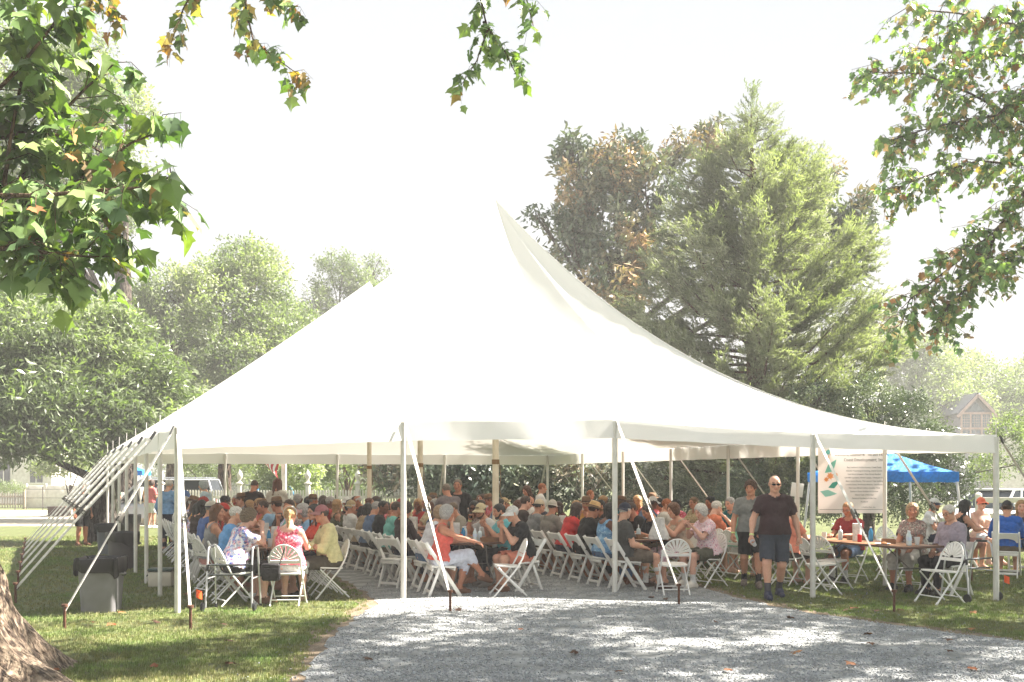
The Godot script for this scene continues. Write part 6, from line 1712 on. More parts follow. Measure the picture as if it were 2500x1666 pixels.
func car(called: String, label: String, at: Vector3, yaw: float, col: Color, van: bool, paint_rough := 0.25) -> void:   # nose towards +z
	var t := thing(called, label, "van" if van else "car", at, yaw)
	var L := 2.5 if van else 2.3
	var hood := 0.92 if van else 0.86
	var top := 1.76 if van else 1.44
	var body := G()
	# stations: z, half width, floor, belt
	var st := [[-L, 0.74, 0.42, hood - 0.04], [-L + 0.12, 0.86, 0.30, hood + 0.06], [-L * 0.5, 0.92, 0.26, hood + 0.04], [0.3, 0.93, 0.26, hood], [L * 0.5, 0.90, 0.26, hood - 0.03], [L - 0.35, 0.86, 0.28, hood - 0.14], [L - 0.06, 0.76, 0.34, hood - 0.26], [L, 0.66, 0.42, hood - 0.36]]
	body.grid(st.size() - 1, 12, func(u: float, w: float):
		var s: Array = st[int(round(u * (st.size() - 1)))]
		var a := w * PI
		var x: float = cos(a); var y: float = sin(a)
		return Vector3(signf(x) * pow(absf(x), 0.35) * s[1], lerpf(s[2], s[3], pow(y, 0.45)), s[0]))
	for e in [0, st.size() - 1]:
		var ps: Array = []
		for k in 13:
			var a := k / 12.0 * PI
			ps.append(Vector3(signf(cos(a)) * pow(absf(cos(a)), 0.35) * st[e][1], lerpf(st[e][2], st[e][3], pow(sin(a), 0.45)), st[e][0]))
		body.flat(ps, Vector3(0, 0, -1 if e == 0 else 1))
	for i in body.n.size():
		if body.n[i].dot(body.v[i] - Vector3(0, 0.5, body.v[i].z * 0.8)) < 0: body.n[i] = -body.n[i]
	var bi := body.ix.duplicate(); body.ix.clear()
	for i in range(0, bi.size(), 3): body.tri(bi[i], bi[i + 1], bi[i + 2])
	var pm := mat(col, paint_rough, "", 0.15)
	obj("car_body", body, pm, t)
	var z0 := -L + (0.10 if van else 0.55); var z1 := 1.25 if van else 0.95
	var r0 := z0 + (0.28 if van else 0.55); var r1 := z1 - (0.75 if van else 0.80)
	var glass := mat(Color(0.10, 0.13, 0.15), 0.12)
	var cab := G()
	var bw := 0.84; var rw := 0.66
	var lo := [Vector3(-bw, hood - 0.02, z0), Vector3(bw, hood - 0.02, z0), Vector3(bw, hood - 0.02, z1), Vector3(-bw, hood - 0.02, z1)]
	var hi := [Vector3(-rw, top - 0.06, r0), Vector3(rw, top - 0.06, r0), Vector3(rw, top - 0.06, r1), Vector3(-rw, top - 0.06, r1)]
	for k in 4:
		var k2 := (k + 1) % 4
		var o: Vector3 = [Vector3(0, 0, -1), Vector3(1, 0, 0), Vector3(0, 0, 1), Vector3(-1, 0, 0)][k]
		cab.flat([lo[k], lo[k2], hi[k2], hi[k]], o)
	obj("window", cab, glass, t)
	var rf := G()
	rf.box(Vector3(rw * 2.06, 0.07, r1 - r0 + 0.08), T(Vector3(0, top - 0.03, (r0 + r1) / 2)), 0.03)
	for k in 4: rf.tube([lo[k], hi[k]], 0.045, 6)
	for sx in [-1.0, 1.0]:
		for f in [0.36, 0.68]: rf.tube([Vector3(sx * bw, hood - 0.02, lerpf(z0, z1, f)), Vector3(sx * rw, top - 0.05, lerpf(r0, r1, f))], 0.04, 6)
		if van: rf.tube([Vector3(sx * 0.58, top + 0.05, r0 + 0.1), Vector3(sx * 0.58, top + 0.05, r1 - 0.1)], 0.02, 6)
	obj("car_roof", rf, pm, t)
	for sx in [-1.0, 1.0]:
		for z in [-L * 0.62, L * 0.60]:
			var w := obj("wheel", G().tube([Vector3(sx * 0.93, 0.32, z), Vector3(sx * 0.72, 0.32, z)], 0.32, 20), mat(Color(0.05, 0.05, 0.055), 0.8), t)
			obj("rim", G().tube([Vector3(sx * 0.936, 0.32, z), Vector3(sx * 0.90, 0.32, z)], 0.20, 14), mat(Color(0.6, 0.6, 0.62), 0.3, "", 0.7), w)
		obj("tail_light", G().box(Vector3(0.14, 0.22, 0.06), T(Vector3(sx * 0.78, hood - 0.02, -L + 0.06)), 0.02), mat(Color(0.55, 0.06, 0.05), 0.2), t)
		obj("headlight", G().box(Vector3(0.26, 0.12, 0.10), T(Vector3(sx * 0.62, hood - 0.28, L - 0.06)), 0.03), mat(Color(0.85, 0.87, 0.9), 0.1), t)
		obj("side_mirror", G().box(Vector3(0.16, 0.12, 0.10), T(Vector3(sx * 0.98, hood + 0.10, z1 - 0.35)), 0.03), pm, t)
func popup_canopy(label: String, at: Vector3, yaw: float, w: float, eave: float, peak: float) -> void:
	var t := thing("popup_canopy", label, "canopy", at, yaw)
	var blue := mat(Color(0.10, 0.52, 0.86), 0.6, "cloth").duplicate() as StandardMaterial3D
	blue.backlight_enabled = true; blue.backlight = Color(0.5, 0.6, 0.7)
	var h := w / 2
	var g := G()
	g.grid(32, 8, func(u: float, v: float):
		var a := u * 4.0; var s := int(a) % 4; var f := a - int(a)
		var c := [Vector2(-h, h), Vector2(h, h), Vector2(h, -h), Vector2(-h, -h)]
		var p: Vector2 = (c[s] as Vector2).lerp(c[(s + 1) % 4], f) * (1.0 - v)
		return Vector3(p.x, lerpf(eave + 0.02, peak, pow(v, 1.15)) - 0.06 * sin(PI * f) * (1 - v), p.y))
	for i in g.n.size():
		if g.n[i].y < 0: g.n[i] = -g.n[i]
	var gi := g.ix.duplicate(); g.ix.clear()
	for i in range(0, gi.size(), 3): g.tri(gi[i], gi[i + 1], gi[i + 2])
	obj("roof", g, blue, t)
	var c := [Vector3(-h, 0, h), Vector3(h, 0, h), Vector3(h, 0, -h), Vector3(-h, 0, -h)]
	for k in 4:
		var a: Vector3 = c[k]; var b: Vector3 = c[(k + 1) % 4]
		var v := G()
		v.grid(20, 3, func(u: float, w2: float):
			var p := a.lerp(b, u)
			var o := Vector3(a.x + b.x, 0, a.z + b.z).normalized()
			return p + o * (0.015 + 0.012 * sin(u * 26.0) * w2) + Vector3.UP * (eave + 0.03 - w2 * (0.21 + 0.02 * absf(sin(u * PI * 5.0)))))
		obj("valance", v, blue, t)
		var leg := G()
		leg.bar(a * 1.10, a * 0.97 + Vector3.UP * eave, 0.045, 0.045, Vector3(0, 0, 1), 0.006)
		leg.bar(a * 1.10 + Vector3.UP * 0.003, a * 1.10 + Vector3.UP * 0.012, 0.10, 0.10, Vector3(0, 0, 1))
		obj("leg", leg, mat(Color(0.80, 0.80, 0.79), 0.4), t)
		obj("strut", G().tube([a * 0.97 + Vector3.UP * (eave - 0.06), Vector3(0, peak - 0.35, 0)], 0.012, 6), mat(Color(0.6, 0.6, 0.6), 0.4), t)
func text_line(s: String, size: float, col: Color, parent: Node, at: Vector3, wide := 0.0) -> void:
	var tm := TextMesh.new()
	var f := SystemFont.new(); f.font_names = PackedStringArray(["Droid Sans"])
	tm.font = f; tm.text = s; tm.font_size = 32; tm.pixel_size = size / 32.0; tm.depth = 0.002; tm.curve_step = 2.0
	tm.horizontal_alignment = HORIZONTAL_ALIGNMENT_CENTER
	obj("lettering", tm, mat(col, 0.7), parent, Transform3D(Basis(), at))
func build_background() -> void:
	var white := Color(0.90, 0.89, 0.86)
	picket_fence("white picket fence with urn topped posts behind the tent", P(-13.2, 36.2), P(-2.2, 36.2), 1.36, 0.103, white, [0.04, 0.30, 0.525, 0.69, 0.99])
	picket_fence("white picket fence running on towards the gate at left", P(-17.6, 40.5), P(-14.1, 38.0), 1.25, 0.12, white, [0.02, 0.25, 0.98], false)
	picket_fence("low weathered picket fence at the far left edge beyond the lane", P(-34, 60), P(-29.4, 60), 1.0, 0.16, Color(0.62, 0.57, 0.50), [0.0, 0.5, 1.0], false)
	var pf := thing("panel_fence", "white solid panel fence beyond the sunlit lane at far left", "fence", P(-27.7, 60.5))
	for k in 3:
		obj("panel", G().box(Vector3(1.10, 1.38, 0.04), T(Vector3(-1.2 + k * 1.18, 0.72, 0)), 0.01), mat(white, 0.5, "paint"), pf)
		obj("post", G().box(Vector3(0.1, 1.52, 0.1), T(Vector3(-1.79 + k * 1.18, 0.76, 0.0)), 0.01), mat(white, 0.5, "paint"), pf)
	var mf := thing("metal_fence", "thin dark metal rail fence in front of the white panels", "fence", P(-27.5, 57.5))
	for k in 6: obj("post", G().tube([Vector3(-4.4 + k * 1.6, 0, 0), Vector3(-4.4 + k * 1.6, 1.35, 0)], 0.03, 6), mat(Color(0.3, 0.28, 0.27), 0.5), mf)
	for y in [0.15, 0.7, 1.2]: obj("rail", G().tube([Vector3(-4.4, y, 0), Vector3(3.6, y, 0)], 0.018, 6), mat(Color(0.3, 0.28, 0.27), 0.5), mf)
	var bx := thing("wooden_box", "brown wooden box standing on the grass beyond the left straps", "box", P(-21.6, 47.5))
	obj("wall", G().box(Vector3(0.85, 0.42, 0.6), T(Vector3(0, 0.21, 0)), 0.01), mat(Color(0.34, 0.24, 0.17), 0.8, "paint"), bx)
	obj("lid", G().box(Vector3(0.9, 0.04, 0.65), T(Vector3(0, 0.445, 0)), 0.01), mat(Color(0.40, 0.29, 0.21), 0.8, "paint"), bx)
	# white house at far left
	var wh := thing("white_house", "white house half hidden by leaves at the far left", "house", P(-37.5, 76))
	obj("wall", G().box(Vector3(7.0, 4.4, 5), T(Vector3(0, 2.2, 0))), mat(white, 0.7, "paint"), wh)
	var rf := G(); rf.plate(PackedVector2Array([Vector2(-3, 4.4), Vector2(3, 4.4), Vector2(0, 6.4)]), 7.4, Transform3D(Basis(Vector3.UP, PI / 2), Vector3.ZERO))
	obj("roof", rf, mat(Color(0.42, 0.42, 0.44), 0.8, "paint"), wh)
	for x in [-2.2, 0.0, 2.4]:
		var w := obj("window", G().box(Vector3(0.9, 1.5, 0.08), T(Vector3(x, 2.3, 2.52))), mat(Color(0.2, 0.23, 0.26), 0.15), wh)
		obj("frame", G().box(Vector3(1.1, 0.1, 0.12), T(Vector3(x, 3.1, 2.53))).box(Vector3(1.1, 0.1, 0.12), T(Vector3(x, 1.5, 2.53))).box(Vector3(0.06, 1.5, 0.1), T(Vector3(x, 2.3, 2.545))), mat(white, 0.5), w)
	# gabled house at right
	var gh := thing("gabled_house", "gabled house with grey roof and pinkish timbered front at far right", "house", P(39.6, 85))
	var gray := mat(Color(0.44, 0.46, 0.50), 0.8, "paint"); var trim := mat(Color(0.80, 0.70, 0.70), 0.7, "paint"); var wl := mat(Color(0.62, 0.60, 0.66), 0.8, "paint")
	var wall := G(); wall.plate(PackedVector2Array([Vector2(-1.3, 0), Vector2(1.3, 0), Vector2(1.3, 7.55), Vector2(0, 8.9), Vector2(-1.3, 7.55)]), 6.0, T(Vector3(0, 0, -3)))
	obj("wall", wall, wl, gh)
	var r := G()
	for s in [-1.0, 1.0]: r.bar(Vector3(s * 0.82, 8.27, 0.35), Vector3(s * 0.82, 8.27, -6), 2.45, 0.12, Vector3(s * 0.72, 0.7, 0))
	r.plate(PackedVector2Array([Vector2(-7.5, 5.6), Vector2(-3, 9.6), Vector2(6, 9.6), Vector2(10, 5.6)]), 0.15, Transform3D(Basis(Vector3.RIGHT, -0.6), Vector3(-1, 2.1, -7.4)))
	r.plate(PackedVector2Array([Vector2(1.3, 5.9), Vector2(3.1, 5.9), Vector2(1.3, 7.4)]), 4.0, T(Vector3(0, 0, -2.2)))
	obj("roof", r, gray, gh)
	obj("wing_wall", G().box(Vector3(13, 5.8, 5), T(Vector3(1.0, 2.9, -5))), mat(white, 0.7, "paint"), gh)
	var tb := G()
	for y in [7.45, 6.15, 5.55]: tb.box(Vector3(2.6, 0.16, 0.10), T(Vector3(0, y, 0.04)))
	for x in [-1.24, -0.48, 0.48, 1.24]: tb.box(Vector3(0.14, 2.6, 0.09), T(Vector3(x, 6.2, 0.04)))
	for s in [-1.0, 1.0]: tb.bar(Vector3(s * 1.75, 7.1, 0.40), Vector3(0, 8.95, 0.40), 0.10, 0.22, Vector3(s * 0.7, 0.7, 0))
	obj("timber", tb, trim, gh)
	for x in [-0.86, 0.0, 0.86]:
		var w := obj("window", G().box(Vector3(0.62, 1.0, 0.06), T(Vector3(x, 6.8, 0.02))), mat(Color(0.45, 0.50, 0.56), 0.15), gh)
		var mu := G()
		for k in 3: mu.box(Vector3(0.03, 1.0, 0.03), T(Vector3(x - 0.155 + k * 0.155, 6.8, 0.06)))
		for k in 4: mu.box(Vector3(0.62, 0.03, 0.034), T(Vector3(x, 6.45 + k * 0.22, 0.06)))
		obj("muntin", mu, trim, w)
	for k in 6: obj("window", G().box(Vector3(0.2, 0.2, 0.05), T(Vector3(-1.0 + k * 0.4, 5.85, 0.03))), mat(Color(0.45, 0.50, 0.56), 0.15), gh)
	obj("window", G().box(Vector3(0.9, 0.35, 0.05), T(Vector3(0, 5.25, 0.03))), mat(Color(0.25, 0.28, 0.31), 0.15), gh)
	obj("gable_window", G().plate(PackedVector2Array([Vector2(-0.75, 7.62), Vector2(0.75, 7.62), Vector2(0, 8.4)]), 0.05, T(Vector3(0, 0, 0.02))), mat(Color(0.45, 0.48, 0.53), 0.15), gh)
	# cars
	car("parked_van", "silver minivan parked behind the back picket fence at left", P(-13.75, 38.8), -PI / 2, Color(0.66, 0.68, 0.71), true)
	car("parked_car", "bright blue car parked behind the picket fence, right of the van", P(-9.9, 41.5), 0.3, Color(0.20, 0.47, 0.66), false)
	car("parked_car", "white car nearer the holly, behind the white rail fence", P(15.3, 31.5), deg(-55), Color(0.84, 0.85, 0.86), false)
	car("parked_car", "white car at the right edge behind the white rail fence", P(17.4, 32.5), deg(-50), Color(0.80, 0.82, 0.84), false)
	var vf := thing("rail_fence", "white vinyl three rail fence at the right edge", "fence", P(13.5, 25.5))
	for k in 3: obj("post", G().box(Vector3(0.13, 1.35, 0.13), T(Vector3(-1.55 + k * 2.3, 0.675, 0)), 0.01).lathe([Vector2(0.09, 1.35), Vector2(0.001, 1.42)], 4, T(Vector3(-1.55 + k * 2.3, 0, 0), PI / 4)), mat(white, 0.4, "paint"), vf)
	for y in [0.4, 0.8, 1.2]: obj("rail", G().box(Vector3(4.6, 0.14, 0.04), T(Vector3(0.75, y, 0)), 0.008), mat(white, 0.4, "paint"), vf)
	# canopies
	popup_canopy("bright blue pop up canopy behind the banner on the right", P(8.3, 22.5), 0.02, 2.45, 1.86, 2.42)
	popup_canopy("small blue pop up canopy at far left beyond the tent straps", P(-19.6, 49.5), 0.2, 2.7, 2.15, 2.75)
	# flag and post
	var fp := thing("white_column", "tall plain white column rising behind the picket fence", "column", P(-8.45, 36.9))
	obj("shaft", G().box(Vector3(0.17, 4.2, 0.17), T(Vector3(0, 2.1, 0)), 0.01), mat(white, 0.5, "paint"), fp)
	obj("base", G().box(Vector3(0.27, 0.3, 0.27), T(Vector3(0, 0.15, 0)), 0.01), mat(white, 0.5, "paint"), fp)
	var fg := thing("flag", "american flag hanging at a slant by the white column", "flag", P(-9.0, 36.5))
	obj("flagpole", G().tube([Vector3(0.58, 2.3, -0.3), Vector3(-0.05, 3.1, 0.0)], 0.016, 8), mat(Color(0.8, 0.8, 0.78), 0.4), fg)
	for k in 7:
		var s := G()
		s.grid(8, 1, func(u: float, v: float):
			var q := (k + v) / 7.0
			return Vector3(0.42 - 0.5 * q + 0.05 * sin(u * 7), 2.5 + 0.55 * q - u * 0.75, 0.02 + 0.04 * sin(u * 8 + q * 3)))
		obj("stripe", s, mat(Color(0.68, 0.14, 0.16) if k % 2 == 0 else white, 0.8), fg)
	var cn := G()
	cn.grid(6, 3, func(u: float, v: float):
		var q := 0.45 + 0.55 * v
		return Vector3(0.42 - 0.5 * q + 0.05 * sin(u * 2.8), 2.5 + 0.55 * q - u * 0.30, 0.035 + 0.04 * sin(u * 3.2 + q * 3)))
	obj("canton", cn, mat(Color(0.12, 0.16, 0.36), 0.8), fg)
	# the sponsor banner
	var bn := thing("banner", "white sponsor banner with printed names hung at the right of the tent", "banner", P(5.95, 17.4), 0.04)
	var cl := G()
	cl.grid(12, 8, func(u: float, v: float): return Vector3((u - 0.5) * 1.22, 1.13 + v * 1.16, 0.012 * sin(u * 6) * (1 - v)))
	var bm := mat(Color(0.92, 0.91, 0.91), 0.7).duplicate() as StandardMaterial3D
	bm.backlight_enabled = true; bm.backlight = Color(0.8, 0.75, 0.72)
	obj("sheet", cl, bm, bn)
	var ink := Color(0.22, 0.18, 0.18)
	text_line("Wemert, Realtor®   ntract Title &", 0.066, ink, bn, Vector3(0.16, 2.155, 0.02))
	text_line("Coast Development, Inc.", 0.066, ink, bn, Vector3(0.2, 2.06, 0.02))
	var names := ["Bay Seafood, Harbor Farms, Creek Tools", "Atlantic Plumbing & Heating, Island Oyster", "East Neck Growers, Pine Street Market", "Old Mill Gardens, Shore Supply, Tidewater Oil", "Main Street Books, The Lemon Tree Gallery", "County Bank, Northside Marine, Salt Works", "The Cove Motel Suites, Seaside Print", "Eastern Shore Builders & Homes", "Shore Club of the Bay", "General Hardware & Marine", "Produce"]
	for i in names.size(): text_line(names[i], 0.034, ink, bn, Vector3(0.20, 1.93 - i * 0.06, 0.022))
	text_line("J. Shelton Bros., Inc.", 0.028, ink, bn, Vector3(0.28, 1.235, 0.02))
	obj("printed_line", G().box(Vector3(1.18, 0.006, 0.003), T(Vector3(0, 1.195, 0.018))), mat(ink, 0.7), bn)
	for q in [[-0.38, 1.93, 0.15, Color(0.45, 0.74, 0.68), 0.5], [-0.44, 1.47, 0.14, Color(0.55, 0.80, 0.76), -0.5], [-0.33, 1.62, 0.11, Color(0.20, 0.60, 0.54), 0.2], [-0.42, 2.20, 0.09, Color(0.42, 0.74, 0.74), 0.0]]:
		var poly := PackedVector2Array([Vector2(-1, -0.2), Vector2(-0.2, 0.45), Vector2(1, 0.55), Vector2(0.5, 0.0), Vector2(-0.1, -0.5)])
		for i in poly.size(): poly[i] = poly[i].rotated(q[4]) * q[2]
		obj("printed_leaf", G().plate(poly, 0.003, T(Vector3(q[0], q[1], 0.016))), mat(q[3], 0.7), bn)
	for q in [[-0.40, 1.78, 0.07], [-0.47, 1.72, 0.05], [-0.3, 1.80, 0.04], [-0.45, 2.10, 0.04]]:
		var poly := PackedVector2Array()
		for i in 14: poly.append(Vector2.from_angle(TAU * i / 14) * q[2] * (1.0 if i % 2 else 0.55))
		obj("printed_flower", G().plate(poly, 0.003, T(Vector3(q[0], q[1], 0.021))), mat(Color(0.92, 0.60, 0.34), 0.7), bn)
	obj("cord", G().tube([Vector3(-0.6, 2.28, 0), Vector3(-0.62, 2.44, 0)], 0.004, 5).tube([Vector3(0.6, 2.28, 0), Vector3(0.62, 2.44, 0)], 0.004, 5).tube([Vector3(-0.6, 2.285, 0), Vector3(0.6, 2.285, 0)], 0.006, 5), mat(white, 0.6), bn)
	var pc := thing("placard", "small white placard on a leaning stick behind the bald man", "sign", P(5.55, 19.4))
	obj("stick", G().bar(Vector3(-0.14, 0.0, 0), Vector3(-0.02, 1.45, 0), 0.025, 0.04, Vector3(0, 0, 1)), mat(white, 0.6), pc)
	obj("card", G().box(Vector3(0.24, 0.27, 0.01), Transform3D(Basis(Vector3.BACK, -0.12), Vector3(0.0, 1.52, 0.02)), 0.003), mat(Color(0.9, 0.89, 0.87), 0.6), pc)

# ---------- small things ----------
func bin(label: String, at: Vector3, yaw: float, square: bool, col: Color, w: float, h: float) -> void:
	var t := thing("trash_can", label, "trash can", at, yaw, "trash cans along the left side of the tent")
	var m := mat(col, 0.55, "paint")
	var g := G()
	var prof := func(r: float, u: float) -> Vector2:
		var a := u * TAU
		var k := 0.28 if square else 1.0
		return Vector2(signf(cos(a)) * pow(absf(cos(a)), k), signf(sin(a)) * pow(absf(sin(a)), k)) * r
	g.grid(40, 6, func(u: float, v: float):
		var r := lerpf(w * 0.42, w * 0.5, v) * (1.0 + (0.035 * maxf(0.0, sin(u * TAU * (4.0 if square else 10.0) + 0.8)) if v < 0.9 else 0.0))
		var q: Vector2 = prof.call(r, u)
		return Vector3(q.x, v * h, q.y))
	g.lathe([Vector2(w * 0.40, 0.004), Vector2(0.001, 0.004)], 20)
	obj("bucket", g, m, t)
	var b := G()
	b.grid(48, 7, func(u: float, v: float):
		var r: float = [0.42, 0.47, 0.525, 0.545, 0.55, 0.545, 0.54, 0.535][int(round(v * 7))] * w
		var y: float = [-0.16, -0.02, 0.015, 0.005, -0.05, -0.10, -0.15, -0.19][int(round(v * 7))] + 0.02 * sin(u * 38) * v
		r += 0.012 * sin(u * 70.0 + v * 3) + 0.014 * sin(u * 31.0) * v
		var q: Vector2 = prof.call(r, u)
		if v > 0.6: y -= 0.05 * sin(u * 14.0)
		return Vector3(q.x, h + y, q.y))
	b.lathe([Vector2(w * 0.42, h - 0.16), Vector2(0.001, h - 0.22)], 16)
	obj("bin_liner", b, mat(Color(0.035, 0.032, 0.035), 0.5), t)
	for s in [-1.0, 1.0]: obj("handle", G().tube([Vector3(s * w * 0.5, h * 0.72, -0.08), Vector3(s * w * 0.58, h * 0.70, -0.05), Vector3(s * w * 0.58, h * 0.70, 0.05), Vector3(s * w * 0.5, h * 0.72, 0.08)], 0.014, 6), m, t)
func walker(label: String, at: Vector3, yaw: float) -> void:   # open side towards -z
	var t := thing("walking_frame", label, "walker", at, yaw)
	var al := mat(Color(0.78, 0.79, 0.80), 0.3, "", 0.6); var dk := mat(Color(0.13, 0.14, 0.15), 0.6)
	for s in [-1.0, 1.0]:
		var x: float = s * 0.29
		obj("side_frame", G().tube([Vector3(x * 1.04, 0.05, 0.22), Vector3(x, 0.60, 0.17), Vector3(x, 0.80, 0.13), Vector3(x, 0.83, 0.09), Vector3(x, 0.83, -0.09), Vector3(x, 0.80, -0.13), Vector3(x, 0.60, -0.17), Vector3(x * 1.04, 0.0, -0.24)], 0.0127, 8), al, t)
		obj("grip", G().tube([Vector3(x, 0.832, -0.09), Vector3(x, 0.832, 0.08)], 0.018, 8), dk, t)
		obj("side_bar", G().tube([Vector3(x, 0.42, 0.19), Vector3(x, 0.42, -0.2)], 0.009, 6), al, t)
		obj("wheel", G().tube([Vector3(x * 1.04 + s * 0.02, 0.06, 0.225), Vector3(x * 1.04 + s * 0.05, 0.06, 0.225)], 0.06, 16), dk, t)
		obj("rubber_tip", G().tube([Vector3(x * 1.04, 0.0, -0.24), Vector3(x * 1.04, 0.05, -0.234)], 0.018, 8), dk, t)
		obj("collar", G().tube([Vector3(x, 0.52, 0.178), Vector3(x, 0.60, 0.17)], 0.0165, 8), dk, t)
	obj("cross_bar", G().tube([Vector3(-0.29, 0.60, 0.17), Vector3(0.29, 0.60, 0.17)], 0.0125, 8).tube([Vector3(-0.29, 0.47, 0.18), Vector3(0.29, 0.47, 0.18)], 0.0105, 8), mat(Color(0.36, 0.38, 0.40), 0.35, "", 0.6), t)
func build_small() -> void:
	bin("grey square trash can with black liner nearest the camera", P(-5.36, 13.0), 0.1, true, Color(0.50, 0.50, 0.52), 0.50, 0.69)
	bin("round dark grey trash can with black liner, second from the front", P(-7.5, 19.2), 0, false, Color(0.27, 0.26, 0.27), 0.56, 0.70)
	bin("grey square trash can with black liner behind the round one", P(-9.25, 22.9), 0.1, true, Color(0.40, 0.42, 0.44), 0.50, 0.70)
	bin("dark brown trash can farthest back by the left poles", P(-10.2, 26.6), 0, false, Color(0.20, 0.17, 0.16), 0.50, 0.78)
	var c := thing("cooler", "small white cooler with dark green lid by the left poles", "cooler", P(-5.62, 15.95), 0.15)
	obj("tub", G().box(Vector3(0.36, 0.25, 0.25), T(Vector3(0, 0.125, 0)), 0.02), mat(Color(0.82, 0.80, 0.74), 0.5, "paint"), c)
	obj("lid", G().box(Vector3(0.38, 0.05, 0.27), T(Vector3(0, 0.275, 0)), 0.015), mat(Color(0.05, 0.20, 0.18), 0.5), c)
	obj("handle", G().tube([Vector3(-0.19, 0.2, 0.05), Vector3(-0.21, 0.18, 0.05), Vector3(-0.21, 0.18, -0.05), Vector3(-0.19, 0.2, -0.05)], 0.01, 6), mat(Color(0.05, 0.20, 0.18), 0.5), c)
	walker("grey walking frame in front of the blue floral blouse at left", P(-3.68, 13.15), 0.0)
	walker("aluminium walking frame beside the empty chair at far right", P(6.52, 14.2), 0.5)
	for f in [["small orange marker flag by the front left corner pole", P(-4.2, 13.2), 0.3], ["small orange marker flag right of the right corner pole", P(7.5, 15.2), -0.4]]:
		var t := thing("marker_flag", f[0], "flag", f[1], f[2])
		obj("wire", G().tube([Vector3(0, -0.05, 0), Vector3(0.01, 0.26, 0)], 0.003, 5), mat(Color(0.5, 0.5, 0.5), 0.4), t)
		var g := G(); g.grid(4, 3, func(u: float, v: float): return Vector3(0.012 + u * 0.075, 0.15 + v * 0.11 - u * 0.03, 0.015 * sin(u * 4)))
		obj("pennant", g, mat(Color(0.95, 0.36, 0.10), 0.7), t)
	var bag := thing("shoulder_bag", "black shoulder bag hanging from the chair of the blond woman", "bag", P(-3.22, 13.30, 0.36))
	obj("pouch", G().box(Vector3(0.25, 0.23, 0.07), T(Vector3(0, 0.115, 0)), 0.025), mat(Color(0.09, 0.075, 0.09), 0.7, "cloth"), bag)
	obj("flap", G().box(Vector3(0.245, 0.07, 0.085), T(Vector3(0, 0.20, 0)), 0.02), mat(Color(0.10, 0.085, 0.10), 0.7, "cloth"), bag)
	obj("strap", G().tube([Vector3(0.11, 0.2, 0), Vector3(0.17, 0.42, -0.04), Vector3(0.15, 0.50, -0.09), Vector3(0.14, 0.42, -0.14)], 0.008, 6), mat(Color(0.09, 0.075, 0.09), 0.7), bag)
	# on the tables
	var near := {"left": "left", "middle": "middle", "right": "right", "outer": "outer"}
	var paper := mat(Color(0.88, 0.88, 0.87), 0.9, "cloth")
	var rolls := [["left", 0.55, 0.0], ["left", 1.9, 0.05], ["left", 4.4, 0.0], ["left", 7.2, -0.1], ["middle", 0.75, -0.12], ["middle", 3.6, 0.05], ["middle", 6.4, 0.0], ["right", 0.95, -0.10], ["right", 3.4, 0.0], ["right", 6.2, 0.1], ["outer", 1.35, -0.02]]
	var cnt := {}
	for r in rolls:
		cnt[r[0]] = cnt.get(r[0], 0) + 1
		var p := row_at(r[0], r[1], r[2]); p.y = 0.747
		var t := thing("paper_towel_roll", "%s white paper towel roll from the near end of the %s table row" % [NTH[cnt[r[0]]], r[0]], "paper towels", p, rnd(0, 3), "paper towel rolls on the tables")
		obj("roll", G().lathe([Vector2(0.02, 0.0), Vector2(0.066, 0.0), Vector2(0.068, 0.004), Vector2(0.068, 0.274), Vector2(0.066, 0.278), Vector2(0.02, 0.278), Vector2(0.02, 0.24)], 24), paper, t)
		obj("loose_sheet", G().grid(4, 2, func(u: float, v: float): return Vector3(0.069 + u * 0.01, 0.005 + v * 0.268, u * 0.07 - u * u * 0.02)), paper, t)
	var clear := mat(Color(0.78, 0.84, 0.86), 0.12); var blue := mat(Color(0.12, 0.50, 0.70), 0.2)
	var spots := [["middle", 0.25, 0.02, "bottle"], ["middle", 0.35, 0.14, "pump"], ["middle", 0.45, -0.10, "soda"], ["middle", 0.3, -0.2, "red_can"], ["middle", 0.62, 0.2, "cup"], ["middle", 0.18, 0.25, "box"], ["middle", 0.12, -0.05, "plate"], ["middle", 0.9, 0.1, "bottle"], ["middle", 1.5, -0.1, "cup"], ["middle", 1.8, 0.15, "box"],
		["right", 0.5, 0.0, "pump"], ["right", 0.7, -0.22, "soda"], ["right", 0.35, -0.12, "box"], ["right", 0.22, 0.05, "plate"], ["right", 0.8, 0.14, "foil"], ["right", 1.4, 0.0, "bottle"], ["right", 1.7, -0.15, "cup"], ["right", 0.12, 0.24, "plate"],
		["left", 0.35, 0.1, "bottle"], ["left", 0.3, -0.12, "cup"], ["left", 0.5, -0.2, "box"], ["left", 0.75, 0.12, "plate"], ["left", 0.85, -0.05, "soda"], ["left", 1.3, 0.1, "bottle"], ["left", 1.4, -0.15, "box"],
		["outer", 0.35, 0.05, "bottle"], ["outer", 0.18, -0.1, "bottle"], ["outer", 0.25, 0.12, "cup"], ["outer", 0.75, 0.05, "box"], ["outer", 1.2, 0.12, "soda"], ["outer", 1.15, -0.15, "red_can"], ["outer", 1.75, 0.0, "pump"], ["outer", 1.6, 0.2, "box"], ["middle", 0.55, -0.28, "plate"], ["middle", 0.72, 0.02, "foil"], ["middle", 1.15, 0.22, "plate"], ["middle", 1.3, 0.05, "pump"], ["middle", 2.1, -0.1, "bottle"], ["left", 0.62, 0.26, "plate"], ["left", 0.15, 0.05, "plate"], ["left", 1.05, 0.25, "cup"], ["left", 1.7, -0.2, "plate"], ["right", 1.05, 0.24, "plate"], ["right", 1.2, -0.22, "box"], ["right", 1.9, 0.15, "bottle"], ["right", 2.2, -0.1, "soda"], ["outer", 0.55, -0.25, "plate"], ["outer", 1.9, -0.2, "cup"]]
